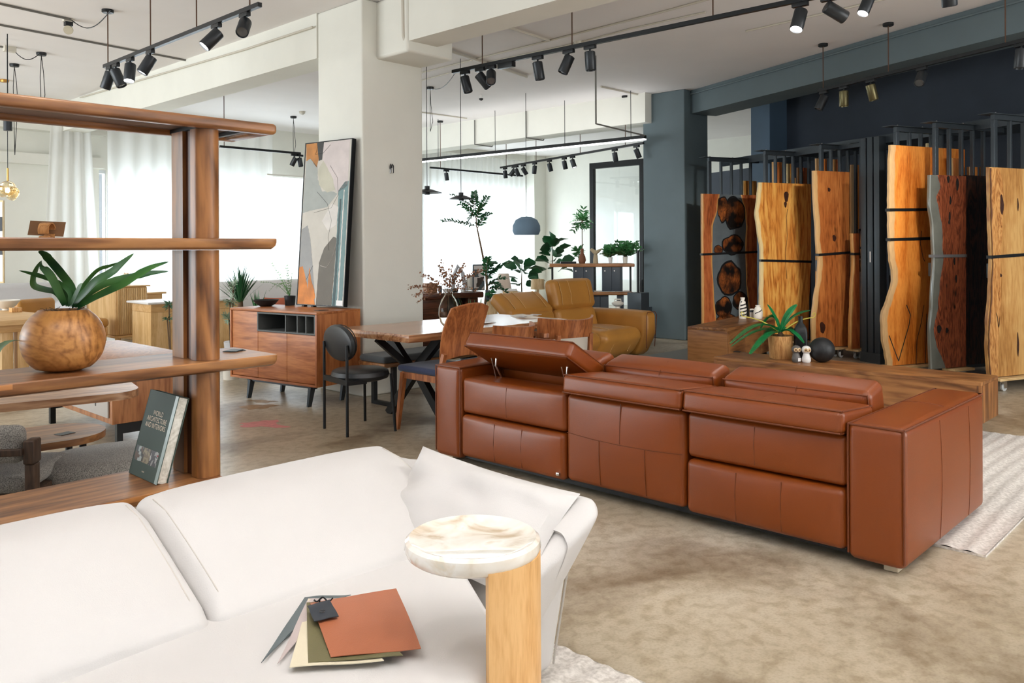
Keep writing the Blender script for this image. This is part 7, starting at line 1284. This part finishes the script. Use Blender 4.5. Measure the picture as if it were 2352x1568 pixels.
# group right of the shelf post
p = PD(552, 760, 9.4); s = 9.4 / F_; th = thing('yucca', 'spiky green yucca standing behind the sideboard', 'plant', (p.x, p.y, 0)); G().lathe([(0, 0), (.15, 0), (.18, .35), (.16, .35), (0, .32)], 24).o('pot', m_lightfab, th); z1 = zat(p, 552, 688); G().tube([(0, 0, .3), (.01, 0, z1 * .6), (0, 0, z1)], [.04, .036, .03], 10).o('trunk', m_twig, th); random.seed(21)
for i in range(60): a_ = random.random() * 6.283; sp = random.uniform(.1, .95); l_ = .40 * (1.02 - .45 * sp * sp) * random.uniform(.85, 1.08); c_ = Vector((0, 0, z1 - .08 + .08 * random.random())); e_ = c_ + Vector((math.cos(a_) * sp * .34, math.sin(a_) * sp * .34, l_)); md = c_.lerp(e_, .5) - Vector((0, 0, .0)) + Vector((math.cos(a_), math.sin(a_), 0)) * -.01; g = G(); g.leaf([c_, md, e_], [.02, .022, .002], (-math.cos(a_), -math.sin(a_), .8), .2); g.o('leaf', m_leafd, th)
p = PD(590, 760, 9.9); th = thing('small_yucca', 'small yucca tips peeking over the sideboard beside the tall yucca', 'plant', (p.x, p.y, 0)); G().lathe([(0, 0), (.12, 0), (.14, .5), (.12, .5), (0, .45)], 20).o('pot', m_lightfab, th); G().cyl((0, 0, .45), .025, .15, 8).o('trunk', m_twig, th)
for i in range(14): a_ = random.random() * 6.28; sp = random.random() * .14; g = G(); z1 = zat(p, 590, 665); g.leaf([(0, 0, .55), (sp * .5 * math.cos(a_), sp * .5 * math.sin(a_), .55 + (z1 - .55) * .5), (sp * math.cos(a_), sp * math.sin(a_), z1 * random.uniform(.88, 1))], [.02, .022, .002], (-math.cos(a_), -math.sin(a_), .8), .2); g.o('leaf', m_leafm, th)
tallplant(530, 8.9, ((536, 660, 12, 20, 5), (528, 690, 14, 20, 7), (526, 735, 10, 30, 7)), 'wispy grey green plant between shelf post and sideboard', plain('sage_leaf', srgb(150, 172, 146), .6), .07, .16, 6, potr=.1)
tallplant(392, 8.2, ((388, 700, 10, 6, 5), (384, 735, 8, 4, 3)), 'thin leafed plant just left of the shelf post', plain('sage_leaf_dark', srgb(96, 142, 112), .6), .08, .16, 5, potr=.1)
p = PD(625, 720, 12.2); s = 12.2 / F_; th = thing('white_sofa', 'white sofa by the left curtains behind the sideboard', 'sofa', (p.x, p.y, 0), 0); zt_ = zat(p, 640, 645); G().rb(-.7, 1.0, .35, .6, .1, zt_, .09, 4, 0, 4).o('backrest', m_white, th); G().rb(-.7, 1.0, -.4, .35, .1, .42, .08, 4, 0, 4).o('seat', m_white, th); G().rb(1.0, 1.25, -.4, .6, .1, .62, .08, 4, 0, 4).o('armrest', m_white, th)
q = PD(632, 690, 12.15); Mp = T(0, 0, .24) @ Rz(A_ - R(90) + .12) @ Rx(R(72)); ob = pillow(0, .17, .15, .06, Mp, leather('rust_leather', srgb(176, 92, 62), .6), 'rust_pillow', wr=.004); ob.location = (q.x, q.y, .43 - .13); tag(ob, 'square rust leather pillow on the white sofa', 'pillow')
for v_, lab in (((p.x - 1.6, p.y), 1),): pass
p = PD(225, 655, 12.6); th = thing('flower_stand', 'small glass vase with thin stems on the oak cabinet', 'vase', PZ(290, 655, zo + .001)); G().lathe([(0, 0), (.05, 0), (.06, .12), (.03, .18), (.04, .2), (.03, .2), (0, .1)], 20).o('glass_body', glassy('clear_glass', (1, 1, 1), .01, 1.2), th)
# socket on the column, floor stains
cw = PV(898, 388, 6.36); th = thing('wall_hook', 'small twin clip fitting on the white column', 'wall fitting', (cw.x, 6.36, cw.z))
g = G(); g.tube([(-.02, -.012, .0), (-.02, -.014, .03), (-.012, -.012, .046), (-.004, -.012, .03), (.0, -.014, .01)], .005, 6).tube([(.02, -.012, -.04), (.02, -.014, .03), (.012, -.012, .046), (.004, -.012, .03), (.0, -.014, .01)], .005, 6); g.o('clip', m_black, th); G().rb(-.02, -.003, -.01, -.001, -.045, .02, .003).o('plate', m_chrome, th); G().rb(.002, .016, -.01, -.001, -.038, .025, .003).o('plate', m_white, th)
fl = bpy.data.objects['floor']
def stain(pts, c, nm, seed): 
    P_ = [PZ(x, y, 0) for x, y in pts]; c0_ = sum(P_, Vector()) / len(P_); fine = []
    for i, a_ in enumerate(P_):
        b_ = P_[(i + 1) % len(P_)]
        for j in range(6): q = a_.lerp(b_, j / 6); n_ = noise.noise(q * 14 + Vector((seed, 0, 0))) * .05; q = q + (q - c0_).normalized() * n_; fine.append((q.x, q.y))
    from mathutils.geometry import tessellate_polygon
    g = G(); g.add([(x, y, .0008) for x, y in fine], [tuple(t_) for t_ in tessellate_polygon([[Vector((x, y, 0)) for x, y in fine]])]); return g.o('floor_stain', plain(nm, c, .5, var=.15, vs_=20) if nm not in bpy.data.materials else bpy.data.materials[nm], fl)
stain([(555, 972), (600, 966), (640, 964), (632, 974), (668, 980), (640, 984), (600, 979), (556, 982)], srgb(206, 130, 128), 'red_paint_stain', 1); stain([(545, 934), (590, 928), (640, 930), (610, 938), (570, 941)], srgb(158, 128, 92), 'rust_stain', 2); stain([(560, 920), (600, 917), (640, 922), (610, 925)], srgb(158, 128, 92), 'rust_stain', 3)
